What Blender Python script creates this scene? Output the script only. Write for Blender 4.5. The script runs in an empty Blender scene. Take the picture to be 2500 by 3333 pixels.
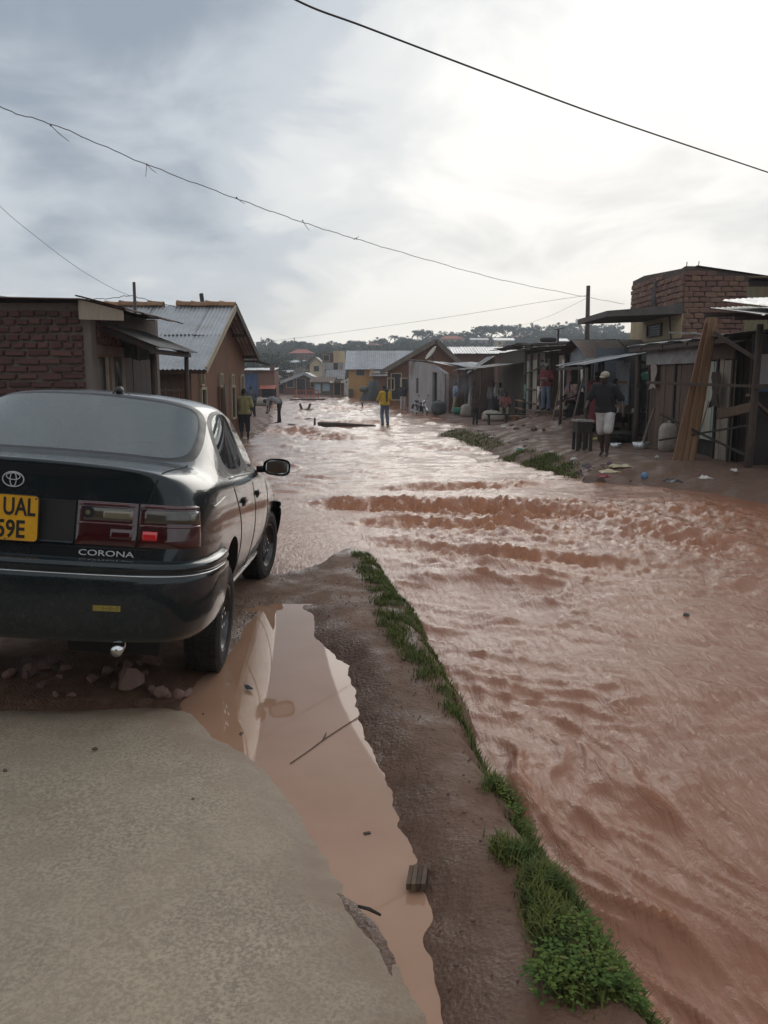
import bpy, bmesh, math, random
import numpy as np
from mathutils import Vector, Matrix
from mathutils.bvhtree import BVHTree
random.seed(7)
R = math.radians
SC = bpy.context.scene
COL = SC.collection
# ------------------------------------------------------------------ camera
F, CZ, HOR = 2696.0, 1.65, 1228.0
PIT = math.atan((1666.5 - HOR) / F)
cam = bpy.data.objects.new('camera', bpy.data.cameras.new('camera'))
COL.objects.link(cam)
cam.location = (0, 0, CZ)
cam.rotation_euler = (math.pi / 2 - PIT, 0, 0)
cam.data.sensor_fit = 'VERTICAL'
cam.data.sensor_height = 36.0
cam.data.lens = 36.0 * F / 3333.0
cam.data.clip_start = 0.05
cam.data.clip_end = 9000
SC.camera = cam
# ------------------------------------------------------------------ world: broken rain cloud over a clear sky
SUN_AZ, SUN_EL = R(15), R(14)
SUND = Vector((math.sin(SUN_AZ) * math.cos(SUN_EL), math.cos(SUN_AZ) * math.cos(SUN_EL), math.sin(SUN_EL)))
world = bpy.data.worlds.new('World')
SC.world = world
world.use_nodes = True
wt = world.node_tree
wt.nodes.clear()


def wn(t, **kw):
    n = wt.nodes.new(t)
    for k, v in kw.items():
        setattr(n, k, v)
    return n


def wl(a, b):
    wt.links.new(a, b)


def wm(op, a, b=None, c=None, clamp=False):
    n = wn('ShaderNodeMath', operation=op, use_clamp=clamp)
    for i, q in enumerate((a, b, c)):
        if q is None:
            continue
        if isinstance(q, (int, float)):
            n.inputs[i].default_value = q
        else:
            wl(q, n.inputs[i])
    return n.outputs[0]


def wmix(fac, a, b):
    n = wn('ShaderNodeMix', data_type='RGBA')
    if isinstance(fac, (int, float)):
        n.inputs[0].default_value = fac
    else:
        wl(fac, n.inputs[0])
    for i, q in ((6, a), (7, b)):
        if isinstance(q, tuple):
            n.inputs[i].default_value = (*q, 1)
        else:
            wl(q, n.inputs[i])
    return n.outputs[2]


sky = wn('ShaderNodeTexSky', sky_type='NISHITA', sun_disc=False)
sky.sun_elevation = SUN_EL
sky.sun_rotation = SUN_AZ
sky.air_density = 1.4
sky.dust_density = 0.6
tc = wn('ShaderNodeTexCoord')
sep = wn('ShaderNodeSeparateXYZ')
wl(tc.outputs['Generated'], sep.inputs[0])
dz = wm('MAXIMUM', sep.outputs[2], 0.0)
den = wm('ADD', dz, 0.30)
cmb = wn('ShaderNodeCombineXYZ')
wl(wm('DIVIDE', sep.outputs[0], den), cmb.inputs[0])
wl(wm('DIVIDE', sep.outputs[1], den), cmb.inputs[1])


def wnoise(scale, detail, rough, dist, off):
    mp = wn('ShaderNodeMapping')
    mp.inputs['Location'].default_value = off
    wl(cmb.outputs[0], mp.inputs[0])
    n = wn('ShaderNodeTexNoise')
    n.inputs['Scale'].default_value = scale
    n.inputs['Detail'].default_value = detail
    n.inputs['Roughness'].default_value = rough
    n.inputs['Distortion'].default_value = dist
    wl(mp.outputs[0], n.inputs['Vector'])
    return n.outputs[0]


def wdot(vec, p0, p1):
    """smooth 0..1 as the view direction comes near vec"""
    n = wn('ShaderNodeVectorMath', operation='DOT_PRODUCT')
    wl(tc.outputs['Generated'], n.inputs[0])
    n.inputs[1].default_value = Vector(vec).normalized()
    m = wn('ShaderNodeMapRange', interpolation_type='SMOOTHSTEP')
    m.inputs[1].default_value = p0
    m.inputs[2].default_value = p1
    wl(n.outputs['Value'], m.inputs[0])
    return m.outputs[0]


def pxdir(u, v):
    xc, yc = (u - 1250) / F, -(v - 1666.5) / F
    return (xc, math.cos(PIT) + yc * math.sin(PIT), -math.sin(PIT) + yc * math.cos(PIT))


n1 = wnoise(1.0, 5, 0.5, 0.2, (1.3, 0.4, 0.0))
n2 = wnoise(2.8, 7, 0.55, 0.5, (4.1, 2.2, 0.0))
glow = wdot(SUND, 0.80, 1.0)
bank = wdot(pxdir(620, 150), 0.945, 0.998)
bank2 = wdot(pxdir(1500, 330), 0.975, 0.999)
veil = wm('ADD', wm('MULTIPLY', n1, 0.52), wm('MULTIPLY', n2, 0.50))
veil = wm('SUBTRACT', veil, wm('MULTIPLY', bank, 0.18))
veil = wm('SUBTRACT', veil, wm('MULTIPLY', bank2, 0.03))
veil = wm('ADD', veil, wm('MULTIPLY', glow, 0.23))
ramp = wn('ShaderNodeValToRGB')
ramp.color_ramp.interpolation = 'EASE'
els = ramp.color_ramp.elements
els[0].position = 0.18
els[0].color = (2.5, 2.95, 3.6, 1)
els[1].position = 0.84
els[1].color = (9.0, 8.9, 8.65, 1)
e = els.new(0.46)
e.color = (5.0, 5.4, 5.85, 1)
e = els.new(0.60)
e.color = (6.8, 6.95, 7.0, 1)
veil = wm('ADD', wm('MULTIPLY', wm('SUBTRACT', veil, 0.55), 1.35), 0.53)
wl(veil, ramp.inputs[0])
lowband = wm('SUBTRACT', 1.0, wm('MULTIPLY', dz, 9.0, clamp=True))
cloudcol = wmix(wm('MULTIPLY', lowband, wm('MULTIPLY', glow, 0.75)), ramp.outputs[0], (11.5, 11.0, 9.6))
skycol = wmix(0.96, sky.outputs[0], cloudcol)
bg = wn('ShaderNodeBackground')
bg.inputs[1].default_value = 0.1
wl(skycol, bg.inputs[0])
wo = wn('ShaderNodeOutputWorld')
wl(bg.outputs[0], wo.inputs[0])
# ------------------------------------------------------------------ sun behind cloud
sl = bpy.data.lights.new('sun', 'SUN')
sl.energy = 0.5
sl.angle = R(38)
sl.color = (1.0, 0.95, 0.87)
sun = bpy.data.objects.new('sun', sl)
COL.objects.link(sun)
sun.rotation_euler = (-SUND).to_track_quat('-Z', 'Y').to_euler()
# ------------------------------------------------------------------ exposure
SC.render.engine = 'CYCLES'
SC.render.resolution_x, SC.render.resolution_y = 768, 1024
SC.view_settings.view_transform = 'Standard'
SC.view_settings.look = 'None'
SC.view_settings.gamma = 1
SC.view_settings.exposure = 0.32
SC.view_settings.use_curve_mapping = False
SC.cycles.max_bounces = 6
SC.cycles.volume_bounces = 1

# ================================================================== helpers
CP, SP = math.cos(PIT), math.sin(PIT)


def ray(u, v):
    return Vector(pxdir(u, v))


def gp(u, v, z=0.0):
    """where the photo's pixel meets the level z"""
    d = ray(u, v)
    t = (z - CZ) / d.z
    return Vector((d.x * t, d.y * t, z))


def at(u, v, y):
    """the photo's pixel at the depth y"""
    d = ray(u, v)
    t = y / d.y
    return Vector((d.x * t, y, CZ + d.z * t))


def zat(v, y):
    return at(1250, v, y).z


def xat(u, v, y):
    return at(u, v, y).x


def link(o, parent=None):
    COL.objects.link(o)
    if parent is not None:
        o.parent = parent
    return o


def tag(o, label=None, cat=None, group=None, kind=None):
    for k, v in (('label', label), ('category', cat), ('group', group), ('kind', kind)):
        if v:
            o[k] = v
    return o


def thing(name, label, cat, loc=(0, 0, 0), group=None):
    o = bpy.data.objects.new(name, None)
    o.empty_display_size = 0.1
    o.location = loc
    link(o)
    return tag(o, label, cat, group)


class MB:
    def __init__(s):
        s.v, s.f = [], []

    def add(s, vs, fs):
        b = len(s.v)
        s.v += [tuple(q) for q in vs]
        s.f += [tuple(i + b for i in f) for f in fs]
        return s

    def box(s, x0, x1, y0, y1, z0, z1):
        x0, x1 = min(x0, x1), max(x0, x1)
        y0, y1 = min(y0, y1), max(y0, y1)
        z0, z1 = min(z0, z1), max(z0, z1)
        return s.add([(x0, y0, z0), (x1, y0, z0), (x1, y1, z0), (x0, y1, z0), (x0, y0, z1), (x1, y0, z1), (x1, y1, z1), (x0, y1, z1)],
                     [(0, 3, 2, 1), (4, 5, 6, 7), (0, 1, 5, 4), (1, 2, 6, 5), (2, 3, 7, 6), (3, 0, 4, 7)])

    def obox(s, c, ax, ay, az):
        """box about c with half axes"""
        c, ax, ay, az = Vector(c), Vector(ax), Vector(ay), Vector(az)
        vs = [c + sx * ax + sy * ay + sz * az for sz in (-1, 1) for sx, sy in ((-1, -1), (1, -1), (1, 1), (-1, 1))]
        return s.add(vs, [(0, 3, 2, 1), (4, 5, 6, 7), (0, 1, 5, 4), (1, 2, 6, 5), (2, 3, 7, 6), (3, 0, 4, 7)])

    def beam(s, p0, p1, w, h, up=(0, 0, 1)):
        p0, p1 = Vector(p0), Vector(p1)
        d = p1 - p0
        dn = d.normalized()
        u = Vector(up)
        if abs(dn.dot(u)) > 0.98:
            u = Vector((0, 1, 0))
        sd = dn.cross(u).normalized()
        uu = sd.cross(dn)
        return s.obox((p0 + p1) / 2, d / 2, sd * w / 2, uu * h / 2)

    def tube(s, pts, r, n=8, cap=True):
        pts = [Vector(p) for p in pts]
        if not isinstance(r, (list, tuple)):
            r = [r] * len(pts)
        vs, fs = [], []
        ref = Vector((0.123, 0.31, 0.94))
        for i, p in enumerate(pts):
            d = (pts[min(i + 1, len(pts) - 1)] - pts[max(i - 1, 0)])
            d = d.normalized() if d.length > 1e-9 else Vector((0, 0, 1))
            rf = ref if abs(d.dot(ref)) < 0.97 else Vector((1, 0, 0))
            a = d.cross(rf).normalized()
            b = d.cross(a)
            for k in range(n):
                t = 2 * math.pi * k / n
                vs.append(p + (a * math.cos(t) + b * math.sin(t)) * r[i])
        for i in range(len(pts) - 1):
            for k in range(n):
                fs.append((i * n + k, i * n + (k + 1) % n, (i + 1) * n + (k + 1) % n, (i + 1) * n + k))
        if cap:
            fs.append(tuple(range(n)))
            fs.append(tuple((len(pts) - 1) * n + k for k in reversed(range(n))))
        return s.add(vs, fs)

    def ell(s, c, r, n=10, m=7, M=None):
        c = Vector(c)
        vs, fs = [], []
        for i in range(m + 1):
            ph = math.pi * i / m
            for k in range(n):
                t = 2 * math.pi * k / n
                q = Vector((r[0] * math.sin(ph) * math.cos(t), r[1] * math.sin(ph) * math.sin(t), r[2] * math.cos(ph)))
                vs.append(c + (M @ q if M else q))
        for i in range(m):
            for k in range(n):
                fs.append((i * n + k, (i + 1) * n + k, (i + 1) * n + (k + 1) % n, i * n + (k + 1) % n))
        return s.add(vs, fs)

    def extr(s, poly, vec):
        """closed prism from a planar polygon pushed by vec"""
        poly = [Vector(p) for p in poly]
        n = len(poly)
        vec = Vector(vec)
        vs = poly + [p + vec for p in poly]
        fs = [tuple(reversed(range(n))), tuple(range(n, 2 * n))]
        fs += [(i, (i + 1) % n, n + (i + 1) % n, n + i) for i in range(n)]
        return s.add(vs, fs)

    def grid(s, P):
        """P[i][j] points"""
        ni, nj = len(P), len(P[0])
        return s.add([p for row in P for p in row],
                     [(i * nj + j, i * nj + j + 1, (i + 1) * nj + j + 1, (i + 1) * nj + j) for i in range(ni - 1) for j in range(nj - 1)])

    def mesh(s, name, mat=None, off=(0, 0, 0), smooth=False):
        me = bpy.data.meshes.new(name)
        ox, oy, oz = off
        me.from_pydata([(a - ox, b - oy, c - oz) for a, b, c in s.v], [], s.f)
        if mat:
            me.materials.append(mat)
        if smooth:
            me.polygons.foreach_set('use_smooth', [True] * len(me.polygons))
        bm = bmesh.new()
        bm.from_mesh(me)
        bmesh.ops.recalc_face_normals(bm, faces=bm.faces)
        bm.to_mesh(me)
        bm.free()
        me.update()
        return me

    def build(s, name, mat=None, parent=None, smooth=False, local=False, loc=None):
        off = (0, 0, 0)
        if parent is not None and not local:
            off = parent.location if parent.parent is None else (parent.parent.location + parent.location)
        if parent is None and loc is not None:
            off = loc
        o = bpy.data.objects.new(name, s.mesh(name, mat, off, smooth))
        if parent is None and loc is not None:
            o.location = loc
        return link(o, parent)


def curve_smooth(pts, n=6):
    """Catmull-Rom through pts"""
    pts = [Vector(p) for p in pts]
    out = []
    for i in range(len(pts) - 1):
        p0 = pts[i - 1] if i else pts[0] * 2 - pts[1]
        p1, p2 = pts[i], pts[i + 1]
        p3 = pts[i + 2] if i + 2 < len(pts) else pts[-1] * 2 - pts[-2]
        for k in range(n):
            t = k / n
            out.append(0.5 * ((2 * p1) + (p2 - p0) * t + (2 * p0 - 5 * p1 + 4 * p2 - p3) * t * t + (3 * p1 - p0 - 3 * p2 + p3) * t ** 3))
    out.append(pts[-1])
    return out


# ------------------------------------------------------------------ numpy noise
_prm = np.random.RandomState(3).permutation(256)
_prm = np.concatenate([_prm, _prm, _prm])
_ang = np.random.RandomState(5).rand(256) * 2 * np.pi
_gx, _gy = np.cos(_ang), np.sin(_ang)


def pnoise(x, y, seed=0):
    x = np.asarray(x, float) + seed * 17.31
    y = np.asarray(y, float) + seed * 9.77
    xi, yi = np.floor(x), np.floor(y)
    xf, yf = x - xi, y - yi
    xi, yi = xi.astype(int) & 255, yi.astype(int) & 255
    u, v = xf * xf * xf * (xf * (xf * 6 - 15) + 10), yf * yf * yf * (yf * (yf * 6 - 15) + 10)

    def g(a, b, fx, fy):
        h = _prm[_prm[a & 255] + (b & 255)]
        return _gx[h] * fx + _gy[h] * fy
    n00, n10 = g(xi, yi, xf, yf), g(xi + 1, yi, xf - 1, yf)
    n01, n11 = g(xi, yi + 1, xf, yf - 1), g(xi + 1, yi + 1, xf - 1, yf - 1)
    return (n00 + u * (n10 - n00) + v * ((n01 + u * (n11 - n01)) - (n00 + u * (n10 - n00)))) * 1.5


def fbm(x, y, o=4, seed=0, gain=0.5):
    a, f, t = 1.0, 1.0, 0.0
    for i in range(o):
        t = t + a * pnoise(x * f, y * f, seed + i * 3)
        a *= gain
        f *= 2.03
    return t


def sdpoly(x, y, poly):
    """signed distance, positive inside"""
    x, y = np.asarray(x, float), np.asarray(y, float)
    d2 = np.full(x.shape, 1e18)
    ins = np.zeros(x.shape, bool)
    n = len(poly)
    for i in range(n):
        ax, ay = poly[i][0], poly[i][1]
        bx, by = poly[(i + 1) % n][0], poly[(i + 1) % n][1]
        ex, ey = bx - ax, by - ay
        L = ex * ex + ey * ey + 1e-12
        t = np.clip(((x - ax) * ex + (y - ay) * ey) / L, 0, 1)
        d2 = np.minimum(d2, (x - ax - t * ex) ** 2 + (y - ay - t * ey) ** 2)
        c = ((ay > y) != (by > y)) & (x < (bx - ax) * (y - ay) / (by - ay + 1e-15) + ax)
        ins ^= c
    return np.where(ins, 1, -1) * np.sqrt(d2)


def sstep(a, b, x):
    t = np.clip((x - a) / (b - a), 0, 1)
    return t * t * (3 - 2 * t)


def np_mesh(name, V, Fq, mat, smooth=True):
    me = bpy.data.meshes.new(name)
    V = np.ascontiguousarray(V, np.float32)
    Fq = np.ascontiguousarray(Fq, np.int32)
    k = Fq.shape[1]
    me.vertices.add(len(V))
    me.vertices.foreach_set('co', V.ravel())
    me.loops.add(Fq.size)
    me.loops.foreach_set('vertex_index', Fq.ravel())
    me.polygons.add(len(Fq))
    me.polygons.foreach_set('loop_start', np.arange(0, Fq.size, k, dtype=np.int32))
    me.polygons.foreach_set('loop_total', np.full(len(Fq), k, np.int32))
    if smooth:
        me.polygons.foreach_set('use_smooth', np.ones(len(Fq), bool))
    me.update(calc_edges=True)
    me.validate()
    if mat:
        me.materials.append(mat)
    return me


# ------------------------------------------------------------------ materials
MATS = {}


class NT:
    def __init__(s, name):
        s.m = bpy.data.materials.new(name)
        s.m.use_nodes = True
        s.t = s.m.node_tree
        s.t.nodes.clear()
        s.b = s.t.nodes.new('ShaderNodeBsdfPrincipled')
        s.o = s.t.nodes.new('ShaderNodeOutputMaterial')
        s.l(s.b.outputs[0], s.o.inputs[0])

    def l(s, a, b):
        s.t.links.new(a, b)

    def n(s, t, **kw):
        q = s.t.nodes.new(t)
        for k, v in kw.items():
            setattr(q, k, v)
        return q

    def val(s, sock, v):
        if isinstance(v, (int, float)):
            sock.default_value = v
        elif isinstance(v, tuple):
            sock.default_value = (*v, 1) if len(v) == 3 and sock.type == 'RGBA' else v
        else:
            s.l(v, sock)

    def set(s, **kw):
        for k, v in kw.items():
            s.val(s.b.inputs[k.replace('_', ' ')], v)

    def coord(s, kind='Object'):
        return s.n('ShaderNodeTexCoord').outputs[kind]

    def geo(s, k='Position'):
        return s.n('ShaderNodeNewGeometry').outputs[k]

    def mapping(s, vec, scale=(1, 1, 1), loc=(0, 0, 0), rot=(0, 0, 0)):
        q = s.n('ShaderNodeMapping')
        s.l(vec, q.inputs[0])
        q.inputs['Scale'].default_value = scale
        q.inputs['Location'].default_value = loc
        q.inputs['Rotation'].default_value = rot
        return q.outputs[0]

    def noise(s, vec, scale, detail=4, rough=0.55, dist=0.0, out=0):
        q = s.n('ShaderNodeTexNoise')
        s.l(vec, q.inputs['Vector'])
        q.inputs['Scale'].default_value = scale
        q.inputs['Detail'].default_value = detail
        q.inputs['Roughness'].default_value = rough
        q.inputs['Distortion'].default_value = dist
        return q.outputs[out]

    def voro(s, vec, scale, feature='F1', out=0):
        q = s.n('ShaderNodeTexVoronoi', feature=feature)
        s.l(vec, q.inputs['Vector'])
        q.inputs['Scale'].default_value = scale
        return q.outputs[out]

    def rng(s, v, a, b, c=0.0, d=1.0):
        q = s.n('ShaderNodeMapRange')
        s.l(v, q.inputs[0])
        for i, k in enumerate((a, b, c, d)):
            q.inputs[i + 1].default_value = k
        return q.outputs[0]

    def math(s, op, a, b=0.0):
        q = s.n('ShaderNodeMath', operation=op)
        s.val(q.inputs[0], a)
        s.val(q.inputs[1], b)
        return q.outputs[0]

    def mix(s, f, a, b, mode='MIX'):
        q = s.n('ShaderNodeMix', data_type='RGBA', blend_type=mode)
        s.val(q.inputs[0], f)
        for i, k in ((6, a), (7, b)):
            s.val(q.inputs[i], k)
        return q.outputs[2]

    def bump(s, h, strength=0.5, dist=0.02):
        q = s.n('ShaderNodeBump')
        q.inputs['Strength'].default_value = strength
        q.inputs['Distance'].default_value = dist
        s.l(h, q.inputs['Height'])
        s.l(q.outputs[0], s.b.inputs['Normal'])
        return q

    def rnd(s):
        return s.n('ShaderNodeObjectInfo').outputs['Random']


def surf(name, c1, c2=None, rough=0.8, scale=3.0, bump=0.3, bdist=0.02, metal=0.0, c3=None, spots=0.0, vary=0.0, stretch=(1, 1, 1), coat=0.0, spec=0.5):
    """a worn, mottled surface: c1 and c2 mixed by noise, c3 as stains, vary = per piece"""
    if name in MATS:
        return MATS[name]
    t = NT(name)
    v = t.mapping(t.coord('Object'), stretch)
    n1 = t.noise(v, scale, 6, 0.6)
    n2 = t.noise(v, scale * 7, 5, 0.6)
    col = t.mix(t.rng(n1, 0.35, 0.65), c1, c2 or tuple(x * 0.8 for x in c1))
    col = t.mix(t.math('MULTIPLY', t.rng(n2, 0.3, 0.7), 0.35), col, tuple(x * 0.62 for x in c1))
    if c3:
        n3 = t.noise(v, scale * 0.45, 7, 0.65, 0.6)
        col = t.mix(t.math('MULTIPLY', t.rng(n3, 0.52, 0.66), spots or 0.8), col, c3)
    if vary:
        hs = t.n('ShaderNodeHueSaturation')
        t.l(col, hs.inputs['Color'])
        t.l(t.rng(t.rnd(), 0, 1, 1 - vary, 1 + vary), hs.inputs['Value'])
        t.l(t.rng(t.rnd(), 0, 1, 0.49, 0.51), hs.inputs['Hue'])
        col = hs.outputs[0]
    t.set(Base_Color=col, Metallic=metal, Roughness=t.rng(n2, 0.3, 0.7, max(0.03, rough - 0.12), min(1, rough + 0.1)))
    t.b.inputs['Specular IOR Level'].default_value = spec
    if coat:
        t.set(Coat_Weight=coat, Coat_Roughness=0.04)
    if bump:
        t.bump(t.math('ADD', n1, t.math('MULTIPLY', n2, 0.5)), bump, bdist)
    MATS[name] = t.m
    return t.m


def plain(name, c, rough=0.5, metal=0.0, emit=0.0, coat=0.0, alpha=None, spec=0.5):
    if name in MATS:
        return MATS[name]
    t = NT(name)
    n = t.noise(t.coord('Object'), 9.0, 4)
    t.set(Base_Color=t.mix(t.rng(n, 0.3, 0.7), c, tuple(x * 0.82 for x in c)), Metallic=metal, Roughness=t.rng(n, 0.3, 0.7, max(0.02, rough - 0.06), min(1, rough + 0.06)))
    t.b.inputs['Specular IOR Level'].default_value = spec
    if coat:
        t.set(Coat_Weight=coat, Coat_Roughness=0.05)
    MATS[name] = t.m
    return t.m


def evaluated(o, name):
    dg = bpy.context.evaluated_depsgraph_get()
    dg.update()
    return bpy.data.meshes.new_from_object(o.evaluated_get(dg))


def text_mesh(body, size=1.0, extrude=0.0, bold=0.0, align='CENTER'):
    cu = bpy.data.curves.new('txt', 'FONT')
    cu.body = body
    cu.size = size
    cu.extrude = extrude
    cu.offset = bold
    cu.align_x = align
    cu.resolution_u = 4
    o = bpy.data.objects.new('txt', cu)
    COL.objects.link(o)
    me = evaluated(o, 'txt')
    bpy.data.objects.remove(o)
    bpy.data.curves.remove(cu)
    return me
# ================================================================== ground, concrete apron, puddle, flood water
def wlevel(x, y):
    """level of the flood water"""
    x, y = np.asarray(x, float), np.asarray(y, float)
    return -0.13 - 0.32 * sstep(9.5, 26, y) - 0.10 * sstep(8.6, 6.5, y)


def G2(u, v, z=None):
    if z is not None:
        p = gp(u, v, z)
    else:
        p = gp(u, v, -0.2)
        for _ in range(6):
            p = gp(u, v, float(wlevel(p.x, p.y)))
    return (p.x, p.y)


BANK = [(1185, 1768), (1240, 1795), (1310, 1900), (1370, 2000), (1420, 2090), (1500, 2250), (1560, 2380), (1640, 2560), (1720, 2640), (1810, 2790), (1900, 2900), (1960, 3000), (2060, 3180), (2150, 3333)]
BANKW = [G2(u, v, -0.07) for u, v in BANK]
NEAR = [(-1.05, 7.75)] + [G2(u, v, -0.1) for u, v in ((905, 1852), (960, 1842), (1010, 1822), (1060, 1788), (1120, 1772))] + BANKW + [(1.25, .6), (1.9, -1.2), (4, -9), (-40, -9), (-40, 7.2), (-3.2, 7.6)]
SHORE = [(1235, 1303), (1310, 1311), (1325, 1337), (1400, 1352), (1470, 1372), (1530, 1388), (1520, 1398), (1440, 1408), (1425, 1418), (1500, 1432), (1560, 1455), (1620, 1478), (1700, 1508), (1800, 1532), (1880, 1560), (1960, 1573), (2060, 1578), (2200, 1588), (2330, 1608), (2500, 1645)]
RIGHT = [(-1.5, 92), (-1.0, 80)] + [G2(u, v) for u, v in SHORE] + [(8.5, 9.6), (14, 7), (60, 3), (300, 0), (300, 92)]
LEFT = [(-300, 8.6), (-4.35, 9.2), (-4.3, 20), (-4.5, 30), (-5.0, 37), (-6.6, 50), (-8.6, 62), (-9.2, 75), (-9.8, 94), (-300, 94)]
FAR = [(-3000, 92), (3000, 92), (3000, 9000), (-3000, 9000)]
APRON = [(-40, 4.05)] + [G2(u, v, 0.05) for u, v in ((0, 2268), (300, 2262), (560, 2268), (660, 2300), (720, 2345), (800, 2400), (900, 2455), (985, 2545), (1050, 2660), (1105, 2780), (1195, 2890), (1300, 3010), (1385, 3180), (1430, 3333))] + [(.16, 1.2), (.3, -.5), (.6, -9), (-40, -9)]
PUDDLE = [G2(u, v, -0.01) for u, v in ((625, 2290), (700, 2200), (790, 2120), (850, 2050), (905, 2005), (965, 2005), (1025, 2080), (1110, 2170), (1150, 2240), (1165, 2330), (1200, 2430), (1245, 2520), (1270, 2620), (1315, 2740), (1350, 2850), (1378, 2930), (1392, 3050), (1405, 3200), (1425, 3345), (1375, 3345), (1320, 3180), (1270, 3060), (1150, 2920), (1040, 2800), (960, 2640), (860, 2520), (740, 2420), (650, 2350))]


def land_sd(x, y):
    wob = 0.05 * fbm(x * 1.7, y * 1.7, 3, 2) + 0.015 * fbm(x * 9, y * 9, 2, 5)
    wob = wob * np.clip(0.4 + y / 14, 0.4, 3)
    a = sdpoly(x, y, NEAR) + wob
    b = sdpoly(x, y, RIGHT) + wob * 1.6
    c = np.maximum(sdpoly(x, y, LEFT), sdpoly(x, y, FAR)) + wob * 2
    return a, b, c


def hill(x, y):
    """the built-up hill beyond the street"""
    k = sstep(120, 430, y) * (1 - 0.6 * sstep(520, 900, y))
    side = 9.0 + 6.0 * sstep(-70, 60, x) + 5.0 * sstep(40, 160, x)
    return k * side + k * 1.8 * pnoise(x / 60, y / 60, 4)


def ground_h(x, y):
    x, y = np.asarray(x, float), np.asarray(y, float)
    a, b, c = land_sd(x, y)
    w = wlevel(x, y)
    bed = w - 0.25
    n = fbm(x * 1.3, y * 1.3, 4, 8)
    nf = fbm(x * 7, y * 7, 3, 12)
    ha = 0.022 - 0.135 * sstep(4.6, 7.8, y) + 0.03 * sstep(-.9, -.1, x) * sstep(9, 6.5, y)
    ha = ha + 0.010 * n + 0.007 * nf
    # crest of the spit
    db = np.abs(sdpoly(x, y, BANKW + [(3, -3), (3, 9)]))
    ha = ha + 0.02 * np.exp(-((db - .35) / .35) ** 2) * (x > -.6)
    pd = sdpoly(x, y, PUDDLE) + 0.035 * fbm(x * 2.5, y * 2.5, 3, 31) + .022 * nf
    ha = ha - (ha + 0.055) * sstep(-.22, .12, pd)
    ap = sdpoly(x, y, APRON)
    ha = np.where(ap > 0, np.minimum(ha, 0.0 - .06 * sstep(0, .4, ap)), ha)
    fine = np.clip(30 / (y + 1), .2, 1)
    hb = 0.09 - 0.34 * sstep(15, 31, y) - 0.10 * sstep(34, 55, y) + 0.014 * n + 0.010 * nf * fine
    m = Vector((6.2, 25.5))
    hb = hb + .55 * np.exp(-(((x - 5.9) / 1.5) ** 2 + ((y - 30.2) / 1.9) ** 2)) + 0.60 * np.exp(-(((x - m[0]) / 1.9) ** 2 + ((y - m[1]) / 2.2) ** 2)) * (1 + .25 * n)
    hb = hb + 0.05 * np.exp(-((b - 1.1) / .5) ** 2) * sstep(26, 18, y) * (.6 + n)
    hc = -0.12 - 0.22 * sstep(14, 30, y) + 0.05 * n + .012 * nf * fine + hill(x, y)
    hb = hb + hill(x, y)

    def prof(h, sd, wd):
        return bed + (h - bed) * sstep(-wd, wd * .9, sd)
    z = np.maximum(prof(ha, a, .2), np.maximum(prof(hb, b, 1.1), prof(hc, c, .5)))
    return z


def gz(x, y):
    return float(ground_h(np.array([float(x)]), np.array([float(y)]))[0])


def polar(rs, ths):
    TT, RR = np.meshgrid(ths, rs)
    return RR * np.sin(TT), RR * np.cos(TT)


def grid_faces(nr, nc):
    i, j = np.meshgrid(np.arange(nr - 1), np.arange(nc - 1), indexing='ij')
    a = (i * nc + j).ravel()
    return np.stack([a, a + nc, a + nc + 1, a + 1], 1)


def mat_ground():
    t = NT('wet_mud')
    p = t.geo()
    n1 = t.noise(p, 1.6, 7, 0.62)
    n2 = t.noise(p, 14, 6, 0.65)
    n3 = t.noise(p, 90, 4, 0.6)
    col = t.mix(t.rng(n1, .35, .65), (.165, .084, .050), (.115, .060, .038))
    col = t.mix(t.rng(n2, .38, .62, 0, .7), col, (.195, .108, .068))
    col = t.mix(t.rng(n3, .55, .75, 0, .55), col, (.06, .038, .03))
    sp = t.n('ShaderNodeSeparateXYZ')
    t.l(p, sp.inputs[0])
    col = t.mix(t.rng(sp.outputs[1], 9, 16, 0, .55), col, t.mix(t.rng(n2, .35, .65), (.125, .078, .058), (.088, .056, .043)))
    far = t.mix(t.rng(n1, .4, .6), (.050, .055, .028), (.09, .06, .04))
    col = t.mix(t.rng(sp.outputs[1], 120, 170), col, far)
    wet = t.noise(p, 2.4, 5, .6)
    wa = t.n('ShaderNodeAttribute', attribute_name='wet').outputs['Fac']
    col = t.mix(t.math('MULTIPLY', wa, .55), col, t.mix(1.0, col, (.5, .46, .44), 'MULTIPLY'))
    t.set(Base_Color=col, Roughness=t.math('SUBTRACT', t.rng(wet, .36, .58, .44, .88), t.math('MULTIPLY', wa, .26)))
    t.b.inputs['Specular IOR Level'].default_value = .38
    h = t.math('ADD', t.math('MULTIPLY', n2, .8), t.math('ADD', t.math('MULTIPLY', n3, .35), t.math('MULTIPLY', t.voro(p, 55), .25)))
    t.bump(h, .8, .022)
    return t.m


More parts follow.
